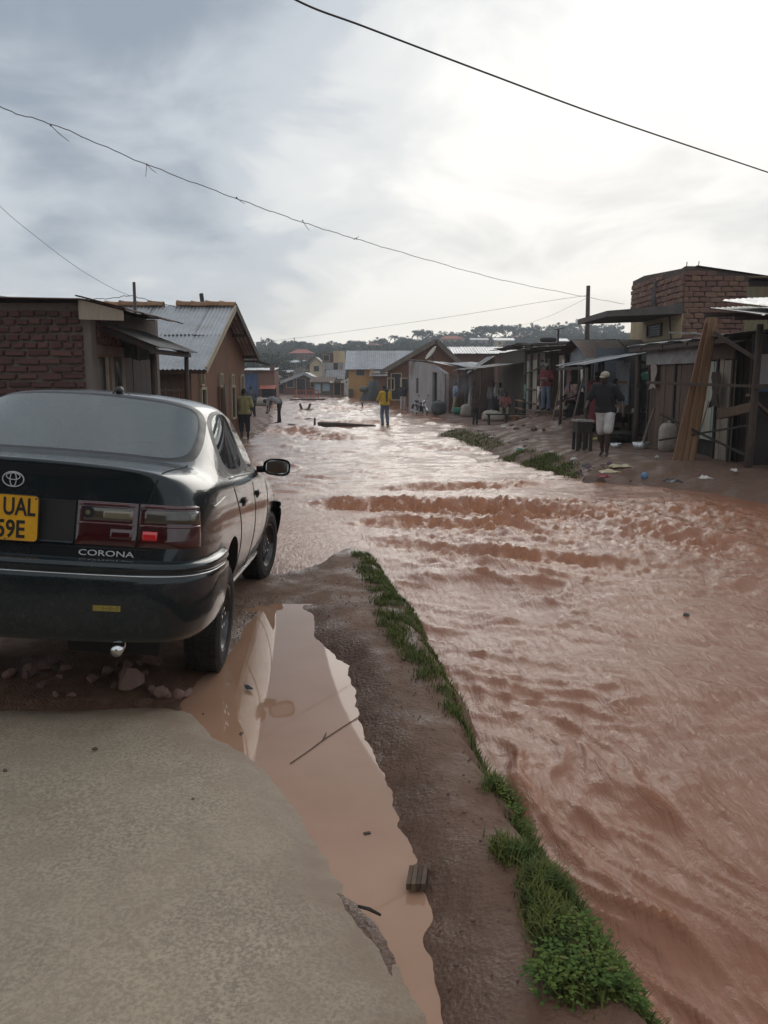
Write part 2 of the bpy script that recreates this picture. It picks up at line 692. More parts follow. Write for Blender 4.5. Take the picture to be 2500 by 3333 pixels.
def mat_concrete():
    t = NT('sandy_concrete')
    p = t.geo()
    n1 = t.noise(p, 1.1, 6, .6)
    n2 = t.noise(p, 75, 5, .72)
    n3 = t.noise(t.mapping(p, (1, 1.6, 1)), 260, 3, .6)
    n4 = t.noise(p, 5, 5, .6, .4)
    col = t.mix(t.rng(n1, .32, .68), (.46, .372, .268), (.37, .302, .222))
    zone = t.rng(t.noise(p, .9, 4, .6, .5), .38, .62, .45, .95)
    col = t.mix(t.math('MULTIPLY', t.rng(n2, .42, .58, 0, .85), zone), col, (.19, .145, .108))
    col = t.mix(t.rng(n3, .52, .72, 0, .55), col, (.54, .44, .31))
    col = t.mix(t.rng(n4, .48, .68, 0, .4), col, (.27, .21, .15))
    at_ = t.n('ShaderNodeAttribute', attribute_name='wash')
    col = t.mix(t.math('MULTIPLY', at_.outputs['Fac'], .9), col, (.25, .165, .112))
    t.set(Base_Color=col, Roughness=t.math('SUBTRACT', t.rng(n1, .3, .7, .66, .9), t.math('MULTIPLY', at_.outputs['Fac'], .38)))
    t.b.inputs['Specular IOR Level'].default_value = .3
    t.bump(t.math('ADD', n2, t.math('MULTIPLY', n3, .5)), .55, .008)
    return t.m


def mat_water(name, calm):
    t = NT(name)
    p = t.geo()
    n1 = t.noise(p, .8 if not calm else 2.2, 5, .6)
    col = t.mix(t.rng(n1, .35, .65), (.328, .148, .086), (.272, .114, .064)) if not calm else t.mix(t.rng(n1, .35, .65), (.40, .235, .155), (.36, .205, .130))
    if not calm:
        at_ = t.n('ShaderNodeAttribute', attribute_name='foam')
        f = t.math('MULTIPLY', at_.outputs['Fac'], t.rng(t.noise(p, 22, 5, .7), .35, .6))
        col = t.mix(f, col, (.42, .17, .075))
        n2 = t.noise(t.mapping(p, (2.2, .55, 1), rot=(0, 0, .55)), 9, 7, .62, .9)
        n3 = t.noise(p, 46, 4, .6, .4)
        t.set(Base_Color=col, Roughness=t.math('ADD', t.math('MULTIPLY', f, .35), .11))
        t.b.inputs['IOR'].default_value = 1.33
        t.bump(t.math('ADD', t.math('MULTIPLY', n2, 1.0), t.math('MULTIPLY', n3, .22)), .55, .03)
    else:
        n2 = t.noise(p, 3, 3, .5)
        t.set(Base_Color=col, Roughness=.03)
        t.b.inputs['IOR'].default_value = 1.36
        t.bump(n2, .02, .01)
    return t.m


def build_land():
    # ---- ground sheet, all round and out to the horizon
    th_f = np.linspace(R(-36), R(36), 430)
    th = np.concatenate([np.linspace(R(-180), R(-37), 40), th_f, np.linspace(R(37), R(180), 40)])
    rs = np.concatenate([[.05, .4], np.geomspace(.9, 12, 300), np.geomspace(12.15, 150, 190), np.geomspace(156, 4500, 60)])
    X, Y = polar(rs, th)
    Z = ground_h(X, Y)
    V = np.stack([X.ravel(), Y.ravel(), Z.ravel()], 1)
    me = np_mesh('ground', V, grid_faces(len(rs), len(th)), mat_ground())
    o = link(bpy.data.objects.new('ground', me))
    a = me.attributes.new('wet', 'FLOAT', 'POINT')
    pdw = sdpoly(X, Y, PUDDLE) + .05 * fbm(X * 3, Y * 3, 3, 90)
    lw = np.maximum(sstep(-.42, -.02, pdw), sstep(.5, .05, np.abs(land_sd(X, Y)[0])) * (X < .2))
    a.data.foreach_set('value', lw.ravel().astype(np.float32))
    tag(o, kind='structure')
    # ---- concrete apron under the viewer's feet
    th = np.linspace(R(-88), R(60), 520)
    rs = np.concatenate([[.02, .3], np.geomspace(.7, 9, 330)])
    X, Y = polar(rs, th)
    sd = sdpoly(X, Y, APRON) + .03 * fbm(X * 2.2, Y * 2.2, 3, 3) + .008 * fbm(X * 11, Y * 11, 2, 4)
    rough = .0035 * fbm(X * 14, Y * 14, 3, 21) + .012 * fbm(X * 1.1, Y * 1.1, 2, 22)
    roll = sstep(2.6, 4.2, Y) * sstep(-1.2, -3, X)
    Z = .072 - .015 * roll + rough - .105 * (1 - sstep(-.16, .36, sd)) ** 1.5 - .025 * sstep(.9, .0, sd)
    V = np.stack([X.ravel(), Y.ravel(), Z.ravel()], 1)
    Fq = grid_faces(len(rs), len(th))
    keep = (sd.ravel()[Fq] > -.16).all(1)
    me = np_mesh('concrete_apron', V, Fq[keep], mat_concrete())
    a = me.attributes.new('wash', 'FLOAT', 'POINT')
    a.data.foreach_set('value', np.clip(sstep(.40, .06, sd) * (.7 + .5 * fbm(X * 6, Y * 6, 3, 9)), 0, 1).ravel().astype(np.float32))
    bm = bmesh.new()
    bm.from_mesh(me)
    bmesh.ops.delete(bm, geom=[v for v in bm.verts if not v.link_faces], context='VERTS')
    bm.to_mesh(me)
    bm.free()
    o = link(bpy.data.objects.new('concrete_apron', me))
    tag(o, kind='structure')
    # ---- puddle
    xs = [p[0] for p in PUDDLE]
    ys = [p[1] for p in PUDDLE]
    gx, gy = np.meshgrid(np.linspace(min(xs) - .5, max(xs) + .5, 60), np.linspace(min(ys) - 1.0, max(ys) + .5, 90), indexing='ij')
    sd = sdpoly(gx, gy, PUDDLE)
    V = np.stack([gx.ravel(), gy.ravel(), np.full(gx.size, -.012)], 1)
    Fq = grid_faces(60, 90)
    keep = (sd.ravel()[Fq] > -.28).any(1)
    me = np_mesh('puddle', V, Fq[keep], mat_water('puddle_water', True))
    bm = bmesh.new()
    bm.from_mesh(me)
    bmesh.ops.delete(bm, geom=[v for v in bm.verts if not v.link_faces], context='VERTS')
    bm.to_mesh(me)
    bm.free()
    tag(link(bpy.data.objects.new('puddle', me)), kind='structure')
    # ---- flood water
    th = np.concatenate([np.linspace(R(-85), R(-37), 26), np.linspace(R(-36), R(36), 470), np.linspace(R(37), R(125), 50)])
    rs = np.concatenate([np.geomspace(.6, 1.0, 24)[:-1], np.geomspace(1.0, 18, 470), np.geomspace(18.1, 105, 230)])
    X, Y = polar(rs, th)
    W = wlevel(X, Y)
    def ridge(a, b, seed, p=3):
        q = 1 - np.abs(pnoise(a, b, seed)) * 2.0
        return np.clip(q, -.35, 1) ** p
    wx = X + .30 * fbm(X * .55, Y * .55, 3, 40)
    wy = Y + .30 * fbm(X * .55, Y * .55, 3, 50)

    def axes(deg):
        c, s_ = math.cos(R(deg)), math.sin(R(deg))
        return wx * c + wy * s_, -wx * s_ + wy * c
    t1, s1 = axes(24)
    t2, s2 = axes(66)
    t3, s3 = axes(80)
    near = sstep(6.0, 3.2, Y)
    far = sstep(9, 15, Y)
    midw = (1 - near) * (1 - far)
    patch = .30 + .95 * sstep(-.25, .45, fbm(X * .8 + 3, Y * .5, 3, 44))
    hn = .046 * ridge(t1 * 1.5, s1 * .42, 61) + .026 * ridge(t1 * 3.4, s1 * .9, 62) + .010 * ridge(t1 * 6.5, s1 * 2.2, 63) + .010 * fbm(t1 * 5, s1 * 2.2, 3, 69)
    hm = .042 * ridge(t2 * 1.25, s2 * .36, 64) + .026 * ridge(t2 * 3.0, s2 * .75, 65) + .011 * ridge(t2 * 7, s2 * 1.7, 66) + .0035 * ridge(t2 * 16, s2 * 4, 70)
    hf = .040 * ridge(t3 * .8, s3 * .25, 67) + .028 * ridge(t3 * 2.0, s3 * .6, 68) + .010 * ridge(t3 * 5, s3 * 1.6, 71)
    streak = near * hn + midw * hm + far * hf * (1 + .5 * sstep(22, 60, Y))
    swell = .030 * fbm(wx * .75, wy * 1.0, 2, 45) + .010 * fbm(wx * 2.4, wy * 3.0, 2, 46)
    fine = .0035 * fbm(wx * 9, wy * 14, 3, 47)
    calm = sstep(.55, -.5, X - .10 * (Y - 8)) * sstep(6, 7.5, Y) * sstep(14.0, 11.5, Y)
    h = (streak * patch + swell + fine) * (1 - .82 * calm)
    foam0 = sstep(.055, .10, streak * patch) * (near + midw) * .75
    churn = np.exp(-((Y - 10.2) / 2.3) ** 2) * sstep(-.4, .9, X) * sstep(6.5, 3.5, X)
    cn = ridge(wx * 2.6, wy * 3.8, 81, 2) * .5 + .6 * fbm(wx * 5.5, wy * 7.5, 4, 82, .6)
    h = h + .055 * churn * cn
    # standing waves across the channel
    foam = churn * sstep(.15, .75, fbm(wx * 1.7, wy * 3.2, 3, 83) + .45 * cn)

    def wave(p0, p1, hgt, wid, seed, fo=1.0):
        nonlocal h, foam
        (x0, y0), (x1, y1) = p0, p1
        L = math.hypot(x1 - x0, y1 - y0)
        ux, uy = (x1 - x0) / L, (y1 - y0) / L
        a = (X - x0) * ux + (Y - y0) * uy
        d = -(X - x0) * uy + (Y - y0) * ux + .16 * fbm(X * 1.4, Y * 1.4, 3, seed) * min(3, wid * 3 + .5)
        m = sstep(-.4, .5, a) * sstep(L + .4, L - .5, a) * (.85 + .38 * fbm(a * .7, d * 0 + seed, 3, seed))
        front = np.exp(-(d / wid) ** 2) - .55 * np.exp(-((d + 1.9 * wid) / (wid * .9)) ** 2)
        h += hgt * m * front
        br = np.exp(-((d + 1.5 * wid) / (wid * 1.3)) ** 2) * np.clip(m, 0, 1.2)
        h += br * hgt * .75 * (fbm(X * 6, Y * 6, 4, seed + 7, .65) + .5 * ridge(X * 4, Y * 6, seed + 9, 2))
        foam = np.maximum(foam, fo * br)
    wave(G2(1060, 1632), G2(2020, 1672), .115, .26, 71, 1.0)
    wave(G2(1220, 1590), G2(1750, 1572), .06, .22, 72, .8)
    wave(G2(1120, 1692), G2(1750, 1712), .05, .18, 73, .9)
    wave(G2(1230, 1752), G2(1560, 1800), .06, .14, 74, 1.0)
    wave(G2(1560, 1790), G2(2150, 1830), .06, .17, 75, .6)
    wave(G2(980, 1395), G2(1200, 1428), .12, .7, 76, .8)
    wave(G2(1000, 1330), G2(1190, 1326), .20, 1.2, 77, 1.0)
    wave(G2(1040, 1375), G2(1330, 1378), .12, .6, 78, .7)
    wave(G2(2050, 1700), G2(2480, 1790), .06, .2, 79, .5)
    wave(G2(1400, 1455), G2(1560, 1462), .14, .4, 80, .5)
    foam = np.clip(foam + foam0, 0, 1)
    lsd = np.maximum(np.maximum(*land_sd(X, Y)[:2]), land_sd(X, Y)[2])
    h = h * sstep(.5, -.35, lsd)
    Z = W + h
    V = np.stack([X.ravel(), Y.ravel(), Z.ravel()], 1)
    Fq = grid_faces(len(rs), len(th))
    keep = (lsd.ravel()[Fq] < .45).any(1)
    me = np_mesh('flood_water', V, Fq[keep], mat_water('muddy_water', False))
    a = me.attributes.new('foam', 'FLOAT', 'POINT')
    a.data.foreach_set('value', foam.ravel().astype(np.float32))
    bm = bmesh.new()
    bm.from_mesh(me)
    bmesh.ops.delete(bm, geom=[v for v in bm.verts if not v.link_faces], context='VERTS')
    bm.to_mesh(me)
    bm.free()
    tag(link(bpy.data.objects.new('flood_water', me)), kind='structure')


build_land()
# ================================================================== building kit
def jig(a):
    return random.uniform(-a, a)


def brick_mesh(seed, mat):
    rn = random.Random(seed)
    bm = bmesh.new()
    bmesh.ops.create_cube(bm, size=1.0)
    bmesh.ops.bevel(bm, geom=bm.edges[:], offset=.09, segments=1, affect='EDGES')
    for v in bm.verts:
        v.co += Vector((rn.uniform(-.05, .05), rn.uniform(-.08, .08), rn.uniform(-.11, .11)))
    me = bpy.data.meshes.new('brick')
    bm.to_mesh(me)
    bm.free()
    me.materials.append(mat)
    return me


def bricks(parent, org, du, dn, width, ztop, z0, bl, bh, mortar, meshes, skip=None, limit=290, ztopf=None, depth=.10, header=None, jit=.008):
    """single bricks laid on a wall face. org: point on the wall, du: unit along, dn: unit outwards"""
    org, du, dn = Vector(org), Vector(du).normalized(), Vector(dn).normalized()
    rz = math.atan2(du.y, du.x)
    pl = parent.location
    n = 0
    row = 0
    z = z0
    while z + bh < ztop:
        L = bl if not header or not header(z) else bl * .5
        s = -(L + mortar) * (.5 if row % 2 else 0) + jig(.02)
        while s < width:
            a, b = max(0, s), min(width, s + L * random.uniform(.9, 1.06))
            c = (a + b) / 2
            top = ztopf(c) if ztopf else ztop
            if b - a > .04 and z + bh <= top and not (skip and skip(c, z + bh / 2)) and n < limit:
                o = bpy.data.objects.new('brick', random.choice(meshes))
                o.location = org + du * c + dn * (depth * .5 - .06 + jig(.006)) + Vector((0, 0, z + bh / 2 + jig(jit) - org.z)) - pl
                o.rotation_euler = (jig(.02), jig(.03), rz + jig(.02))
                o.scale = (b - a, depth, bh * random.uniform(.9, 1.05))
                link(o, parent)
                n += 1
            s = s + L + mortar
        z += bh + mortar
        row += 1
    return n


_cor = {}


def corr(p, u, v, mat, parent=None, pitch=.076, amp=.010, name='roof_sheet', sag=0.0, local=False):
    """one corrugated sheet: corner p, u along the width, v down the slope"""
    p, u, v = Vector(p), Vector(u), Vector(v)
    nrm = u.cross(v).normalized()
    if nrm.z < 0:
        nrm = -nrm
    nw = max(2, int(round(u.length / pitch)))
    cols = nw * 4
    rows = 4
    P = []
    ph = random.random() * 6
    for i in range(rows + 1):
        t = i / rows
        P.append([p + u * (j / cols) + v * t + nrm * (amp * math.cos(2 * math.pi * nw * j / cols + ph) + sag * math.sin(math.pi * t) * -1 + .006 * math.sin(ph + 5 * j / cols + 3 * t)) for j in range(cols + 1)])
    m = MB().grid(P)
    k = len(m.v)
    m.v += [tuple(Vector(q) - nrm * .004) for q in m.v]
    m.f += [tuple(k + i for i in reversed(f)) for f in m.f]
    return m.build(name, mat, parent, smooth=True)


def roof_sheets(p, u, v, mat, parent, w=.75, rows=1, pitch=.076, amp=.010, lap=.05, rough=.012, gone=()):
    """a roof plane laid with separate corrugated sheets; p = upper corner, u along, v down"""
    p, u, v = Vector(p), Vector(u), Vector(v)
    nrm = u.cross(v).normalized()
    if nrm.z < 0:
        nrm = -nrm
    nc = max(1, int(round(u.length / w)))
    for r in range(rows):
        for c in range(nc):
            if (r, c) in gone:
                continue
            a = p + u * (c / nc) + v * (r / rows) + nrm * (.012 * (rows - 1 - r) + .006 * (c % 2) + abs(jig(rough)))
            corr(a, u / nc + u.normalized() * lap, v / rows + v.normalized() * (lap + jig(.02)), mat, parent, pitch, amp)


def frame_rect(mb, c, du, dz, w, h, t, d, dn):
    """four bars round an opening"""
    c, du, dn = Vector(c), Vector(du).normalized(), Vector(dn).normalized()
    up = Vector((0, 0, 1))
    for s in (-1, 1):
        mb.obox(c + du * s * (w / 2 + t / 2), du * t / 2, dn * d / 2, up * (h / 2 + t))
        mb.obox(c + up * s * (h / 2 + t / 2), du * (w / 2 - .001), dn * (d / 2 - .002), up * t / 2)
    return mb


def opening(parent, c, du, dn, w, h, name='window', frame='cream_frame', pane='dark_pane', t=.06, bars=0, sub=True):
    """a framed window or door standing a little proud of the wall with a dark pane set back"""
    c, du, dn = Vector(c), Vector(du).normalized(), Vector(dn).normalized()
    mb = MB()
    frame_rect(mb, c + dn * .02, du, 1, w, h, t, .09, dn)
    f = mb.build(name, MATS[frame], parent)
    up = Vector((0, 0, 1))
    pn = MB().obox(c + dn * .012, du * w / 2, dn * .008, up * h / 2)
    pn.v = [tuple(Vector(q) - parent.location) for q in pn.v]
    pn.build('pane', MATS[pane], f, local=True)
    for i in range(bars):
        b = MB().obox(c + dn * .035 + du * (w * ((i + 1) / (bars + 1) - .5)), du * .012, dn * .012, up * h / 2)
        b.v = [tuple(Vector(q) - parent.location) for q in b.v]
        b.build('bar', MATS['dark_wood'], f, local=True)
    return f


def planks_wall(parent, p, du, dn, width, z0, z1, mats, pw=.16, th=.025, gap=.008, name='plank', topf=None):
    p, du, dn = Vector(p), Vector(du).normalized(), Vector(dn).normalized()
    s = 0
    while s < width - .03:
        w = min(pw * random.uniform(.8, 1.25), width - s)
        zt = (topf(s) if topf else z1) + jig(.03)
        c = p + du * (s + w / 2) + dn * jig(.008)
        c.z = (z0 + zt) / 2
        a = jig(.012)
        MB().obox(c, du * (w - gap) / 2, dn * th / 2, (Vector((0, 0, 1)) + du * a) * (zt - z0) / 2).build(name, random.choice(mats), parent)
        s += w


def post(parent, x, y, z0, z1, r=.05, mat='pole_wood', lean=(0, 0), name='post', n=8):
    pts = [(x + lean[0] * t + .012 * math.sin(t * 5 + x), y + lean[1] * t + .012 * math.sin(t * 4 + y), z0 + (z1 - z0) * t) for t in (0, .33, .66, 1)]
    return MB().tube(pts, [r * 1.1, r, r * .97, r * .9], n).build(name, MATS[mat], parent, smooth=True)


def building_mats():
    surf('brick_red', (.105, .043, .033), (.070, .032, .027), .88, 14, .5, .01, vary=.28, c3=(.075, .045, .038), spots=.5)
    surf('brick_brown', (.215, .115, .080), (.150, .080, .058), .9, 14, .5, .01, vary=.25, c3=(.08, .055, .045), spots=.5)
    surf('mortar', (.170, .140, .112), (.115, .096, .080), .95, 9, .8, .03)
    surf('mortar_dark', (.105, .078, .062), (.075, .058, .048), .95, 7, .7, .03)
    surf('plaster_grey', (.175, .152, .128), (.125, .108, .094), .9, 1.6, .5, .02, c3=(.11, .075, .055), spots=.8, stretch=(1, 1, .4))
    surf('plaster_pale', (.37, .36, .35), (.26, .25, .25), .9, 1.3, .4, .02, c3=(.13, .085, .06), spots=.75, stretch=(1, 1, .35))
    surf('plaster_brown', (.175, .078, .038), (.135, .062, .033), .92, 1.4, .4, .02, c3=(.115, .066, .045), spots=.7, stretch=(1, 1, .5))
    surf('plaster_cream', (.54, .43, .265), (.46, .365, .23), .88, 1.0, .25, .015, c3=(.30, .23, .14), spots=.5, stretch=(1, 1, .35))
    surf('plaster_ochre', (.44, .265, .105), (.40, .235, .09), .88, .8, .25, .015, c3=(.30, .165, .07), spots=.5, stretch=(1, 1, .4))
    surf('iron_sheet', (.42, .43, .44), (.31, .315, .325), .36, 1.7, .12, .006, metal=.75, c3=(.20, .155, .125), spots=.45, vary=.10)
    surf('iron_worn', (.27, .265, .26), (.18, .17, .165), .45, 2.0, .15, .006, metal=.6, c3=(.13, .075, .05), spots=.7, vary=.18)
    surf('iron_rusty', (.15, .10, .075), (.10, .07, .055), .7, 2.2, .3, .008, metal=.3, c3=(.15, .065, .035), spots=.8, vary=.2)
    surf('iron_greenrust', (.19, .17, .095), (.15, .11, .06), .7, 1.8, .3, .008, metal=.2, c3=(.17, .075, .04), spots=.75, vary=.2, stretch=(1, 1, .3))
    surf('iron_blue', (.17, .20, .23), (.12, .14, .17), .5, 1.5, .2, .006, metal=.4, c3=(.10, .075, .06), spots=.5)
    surf('clay_tile', (.30, .165, .085), (.22, .12, .07), .85, 8, .3, .01, vary=.2)
    surf('red_roof', (.40, .105, .065), (.33, .09, .06), .7, 2, .2, .02)
    surf('pole_wood', (.085, .060, .045), (.055, .042, .035), .85, 9, .5, .01, stretch=(3, 3, .6))
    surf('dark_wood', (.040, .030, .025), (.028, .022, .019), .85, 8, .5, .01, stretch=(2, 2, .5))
    surf('plank_brown', (.120, .072, .046), (.080, .050, .035), .85, 6, .5, .008, vary=.25, stretch=(4, 4, .5), c3=(.07, .048, .036), spots=.6)
    surf('plank_fresh', (.28, .16, .085), (.21, .118, .062), .75, 5, .5, .006, vary=.22, stretch=(5, 5, .4), c3=(.16, .085, .045), spots=.5)
    surf('plank_mint', (.34, .40, .34), (.27, .32, .275), .8, 4, .3, .006, vary=.1, stretch=(4, 4, .5), c3=(.17, .13, .10), spots=.5)
    surf('plank_pale', (.36, .31, .24), (.28, .235, .18), .85, 5, .4, .006, vary=.15, stretch=(4, 4, .5), c3=(.16, .115, .08), spots=.5)
    surf('reed_mat', (.115, .088, .062), (.075, .058, .044), .95, 22, .8, .015, stretch=(.3, .3, 3))
    surf('cream_frame', (.42, .36, .26), (.33, .28, .20), .85, 6, .3, .006)
    surf('concrete_old', (.125, .112, .100), (.085, .076, .07), .92, 3, .5, .02, c3=(.055, .048, .042), spots=.6)
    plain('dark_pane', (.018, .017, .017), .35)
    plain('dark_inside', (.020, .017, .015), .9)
    surf('blue_paint', (.035, .085, .20), (.028, .065, .155), .6, 3, .2, .006, c3=(.07, .06, .06), spots=.4)
    surf('pale_blue', (.38, .52, .58), (.30, .42, .48), .6, 3, .1, .004)
    surf('white_cloth', (.62, .58, .54), (.50, .46, .42), .9, 6, .4, .02)
    surf('sack_cloth', (.40, .35, .30), (.28, .24, .205), .95, 12, .6, .02, vary=.2)
    surf('tarp_dark', (.075, .085, .085), (.045, .05, .052), .6, 4, .4, .02)
    surf('tarp_green', (.022, .16, .10), (.016, .12, .075), .6, 4, .3, .02)
    surf('mud_lump', (.13, .08, .058), (.09, .058, .045), .9, 7, .7, .02)
    surf('stone_red', (.215, .125, .098), (.155, .096, .08), .85, 9, .6, .01, vary=.2)


building_mats()
BR = [brick_mesh(i, MATS['brick_red']) for i in range(4)]
BB = [brick_mesh(i + 9, MATS['brick_brown']) for i in range(4)]
UP = Vector((0, 0, 1))
EX, EY = Vector((1, 0, 0)), Vector((0, 1, 0))


# ================================================================== left: brick house with the lean-to
def brick_house():
    y0, xc, zt = 14.0, -4.86, 2.86
    t = thing('brick_house', 'unplastered red brick house with thick pale mortar behind the parked car', 'house', (xc - 3, y0, gz(-6, 14) - .1))
    zb = t.location.z
    w = MB()
    w.box(-10.5, xc, y0, y0 + .22, zb, zt)
    w.box(-10.5, -10.3, y0 + .2, 18.2, zb, zt)
    w.box(-10.5, xc, 18.0, 18.2, zb, zt)
    w.build('wall', MATS['mortar'], t)
    bricks(t, (-7.6, y0, 0), EX, -EY, 7.6 + xc - .13, zt - .02, .85, .34, .088, .040, BR, depth=.12, jit=.010, limit=295, header=lambda z: z > 2.1)
    # plastered corner pier, side wall with brick band, lintel and door posts
    MB().box(xc - .11, xc + .012, y0 - .014, y0 + .24, zb, zt - .05).build('corner_pier', MATS['plaster_grey'], t)
    s = MB()
    s.box(xc - .2, xc, y0 + .245, 15.5, 2.20, zt - .04)
    s.box(xc - .2, xc, 15.5, 18.0, 2.36, zt - .04)
    s.build('side_wall', MATS['mortar_dark'], t)
    bricks(t, (xc, y0 + .26, 0), EY, EX, 1.2, zt - .06, 2.22, .22, .10, .02, BR, depth=.10, limit=40)
    MB().box(xc - .2, xc + .014, y0 + .25, 15.7, 2.02, 2.195).build('lintel', MATS['plaster_grey'], t)
    MB().box(xc - .2, xc + .01, 14.95, 15.12, zb, 2.015).build('door_post', MATS['plaster_grey'], t)
    MB().box(xc - .2, xc + .01, 15.55, 15.75, zb, 2.015).build('door_post', MATS['plaster_grey'], t)
    opening(t, (xc - .10, 14.6, 1.2), EY, EX, .62, 1.6, 'door', 'cream_frame', 'dark_pane', .05)
    planks_wall(t, (xc - .06, 15.78, 0), EY, EX, 2.2, zb, 2.0, [MATS['dark_wood']], .30, .03, .006, 'shutter_board')
    # flat iron roof falling to the street with a pale fascia under its end
    roof_sheets((-10.9, 13.72, 3.02), (0, 4.7, 0), (5.95, 0, -.12), MATS['iron_rusty'], t, 1.2, 1)
    pts = [(xc - .10, 13.80, 2.90), (xc + .62, 13.80, 2.72), (xc + .62, 13.80, 2.56), (xc - .10, 13.80, 2.58)]
    MB().extr(pts, (0, .03, 0)).build('fascia', MATS['plank_pale'], t)
    roof_sheets((xc - .12, 13.72, 2.945), (0, 3.9, 0), (.76, 0, -.20), MATS['iron_rusty'], t, .95, 1)
    # lean-to awning over the shop front
    a = Vector((xc - .12, 14.35, 2.60))
    roof_sheets(a, (0, 2.75, 0), (1.12, 0, -.44), MATS['iron_worn'], t, .7, 1, rough=.02)
    for y in (14.45, 17.0):
        MB().beam((xc - .05, y, 2.50), (xc + .92, y, 2.12), .06, .09).build('rafter', MATS['dark_wood'], t)
    MB().beam((xc + .90, 14.35, 2.09), (xc + .90, 17.15, 2.09), .07, .08).build('awning_beam', MATS['dark_wood'], t)
    post(t, xc + .66, 15.6, gz(-4.2, 15.6) - .05, 2.13, .055, lean=(-.10, 0))
    post(t, xc + .86, 17.0, gz(-4, 17) - .05, 2.05, .05)
    return t


brick_house()
o = thing('timber_pole', 'thin dark timber pole standing against the brick house lean-to', 'pole', (-5.15 + .25, 17.6, gz(-5, 17.6)))
post(o, -5.15 + .0, 17.6, gz(-5, 17.6) - .1, zat(918, 17.6), .034, name='shaft')


# ================================================================== left: brown gabled house
def brown_house():
    X0 = -4.9
    yn, yf, yr = 21.3, 29.5, 25.4
    zg = gz(-5.2, 25) - .25
    zn, zf, zr = 1.98, 2.42, 3.70
    t = thing('gabled_house', 'brown mud plastered house with corrugated roof and clay ridge tiles', 'house', (X0 - 3, yr, zg))
    w = MB()
    w.extr([(X0, yn, zg), (X0, yf, zg), (X0, yf, zf), (X0, yr, zr - .06), (X0, yn, zn)], (-.22, 0, 0))
    w.box(-13, X0 - .22, yn, yn + .2, zg, zn - .02)
    w.box(-13, X0 - .22, yf - .2, yf, zg, zf - .02)
    w.extr([(-12.8, yn + .2, zg), (-12.8, yf - .2, zg), (-12.8, yf - .2, zf), (-12.8, yr, zr - .06), (-12.8, yn + .2, zn)], (-.2, 0, 0))
    w.build('wall', MATS['plaster_brown'], t)
    for (y, z0, z1, wd) in ((22.45, 1.47, 1.74, .30), (25.05, 1.42, 1.72, .26), (26.9, 1.42, 1.70, .26)):
        opening(t, (X0 + .002, y, (z0 + z1) / 2), EY, EX, wd, z1 - z0, 'vent', t=.055)
    opening(t, (X0 + .002, 28.75, 1.42), EY, EX, .42, .52, 'window', t=.07)
    opening(t, (X0 + .002, 22.55, 1.03), EY, EX, .52, .58, 'window', t=.07, bars=1)
    opening(t, (X0 + .002, 24.95, .90), EY, EX, .50, .85, 'window', frame='plaster_brown', t=.05, bars=2)
    opening(t, (X0 + .002, 27.0, .85), EY, EX, .62, .95, 'window', t=.06, bars=1)
    MB().tube([(X0 + .06, 25.42, 1.45), (X0 + .07, 25.44, .2)], .035, 8).build('drain_pipe', MATS['plaster_grey'], t, smooth=True)
    # corrugated roof, two rows toward the viewer, ridge tiles
    xo = -4.45
    ridge, eave = Vector((-13.3, yr, zr + .04)), Vector((-13.3, 20.85, 1.86))
    roof_sheets(ridge, (xo + 13.3, 0, 0), eave - ridge, MATS['iron_sheet'], t, .82, 2, pitch=.11, amp=.016, lap=.06, rough=.015)
    back = Vector((-13.3, 29.95, 2.30))
    roof_sheets(ridge, (xo + 13.3, 0, 0), back - ridge, MATS['iron_worn'], t, 1.2, 1, pitch=.12, amp=.016)
    k = 0
    x = xo + .02
    while x > -9.6:
        L = .46
        if not (-6.35 < x < -5.75):
            pts = []
            for i in range(4):
                row = []
                for j in range(9):
                    a = math.pi * j / 8
                    r = .135 + .03 * (i / 3) ** 2 + (.02 if i == 3 else 0)
                    row.append((x - L * i / 3, yr + math.cos(a) * r, zr + .055 + math.sin(a) * r * .85 + .012 * (k % 2)))
                pts.append(row)
            m = MB().grid(pts)
            n = len(m.v)
            m.v += [(q[0], yr + (q[1] - yr) * .86, q[2] - .02) for q in m.v]
            m.f += [tuple(n + i for i in reversed(f)) for f in m.f]
            m.build('ridge_tile', MATS['clay_tile'], t, smooth=True)
        k += 1
        x -= L * .93
    MB().beam((xo + .03, yr, zr + .01), (xo + .03, 20.9, 1.83), .035, .17).build('verge_board', MATS['cream_frame'], t)
    MB().beam((xo + .03, yr, zr + .01), (xo + .03, 29.9, 2.27), .05, .22).build('verge_board', MATS['dark_wood'], t)
    MB().beam((-13.3, 20.95, 1.80), (xo, 20.95, 1.80), .05, .13).build('eave_board', MATS['plank_brown'], t)
    for y, z in ((21.3, 1.92), (23.3, 2.78), (27.3, 2.98), (29.3, 2.35)):
        MB().beam((-5.3, y, z), (xo, y, z), .07, .09).build('purlin', MATS['dark_wood'], t)
    pts = [(xo - .02, 29.9 + .07 * math.cos(a), 2.24 + .07 * math.sin(a)) for a in [math.pi + math.pi * j / 8 for j in range(9)]]
    g = MB().grid([[(-7.0, p[1], p[2]) for p in pts], [p for p in pts], [(p[0] + .42, p[1], p[2] - .14) for p in pts]])
    g.build('gutter', MATS['iron_rusty'], t, smooth=True)
    # dark veranda with an iron bar screen on the near side
    MB().box(-12.6, X0 - .25, yn - .06, yn - .01, zg, 1.72).build('veranda_back', MATS['plank_brown'], t)
    bs = thing('bar_screen', 'rusty iron bar screen in front of the brown gabled house', 'fence', (-6, 19.6, zg))
    for z in (.45, 1.35):
        MB().beam((-7.6, 19.6, z), (X0 + .25, 19.6, z), .04, .05).build('rail', MATS['iron_rusty'], bs)
    x = -7.5
    while x < X0 + .25:
        MB().tube([(x, 19.6, zg), (x + jig(.02), 19.6, 1.40 + jig(.04))], .014, 6).build('bar', MATS['iron_rusty'], bs)
        x += .16
    return t


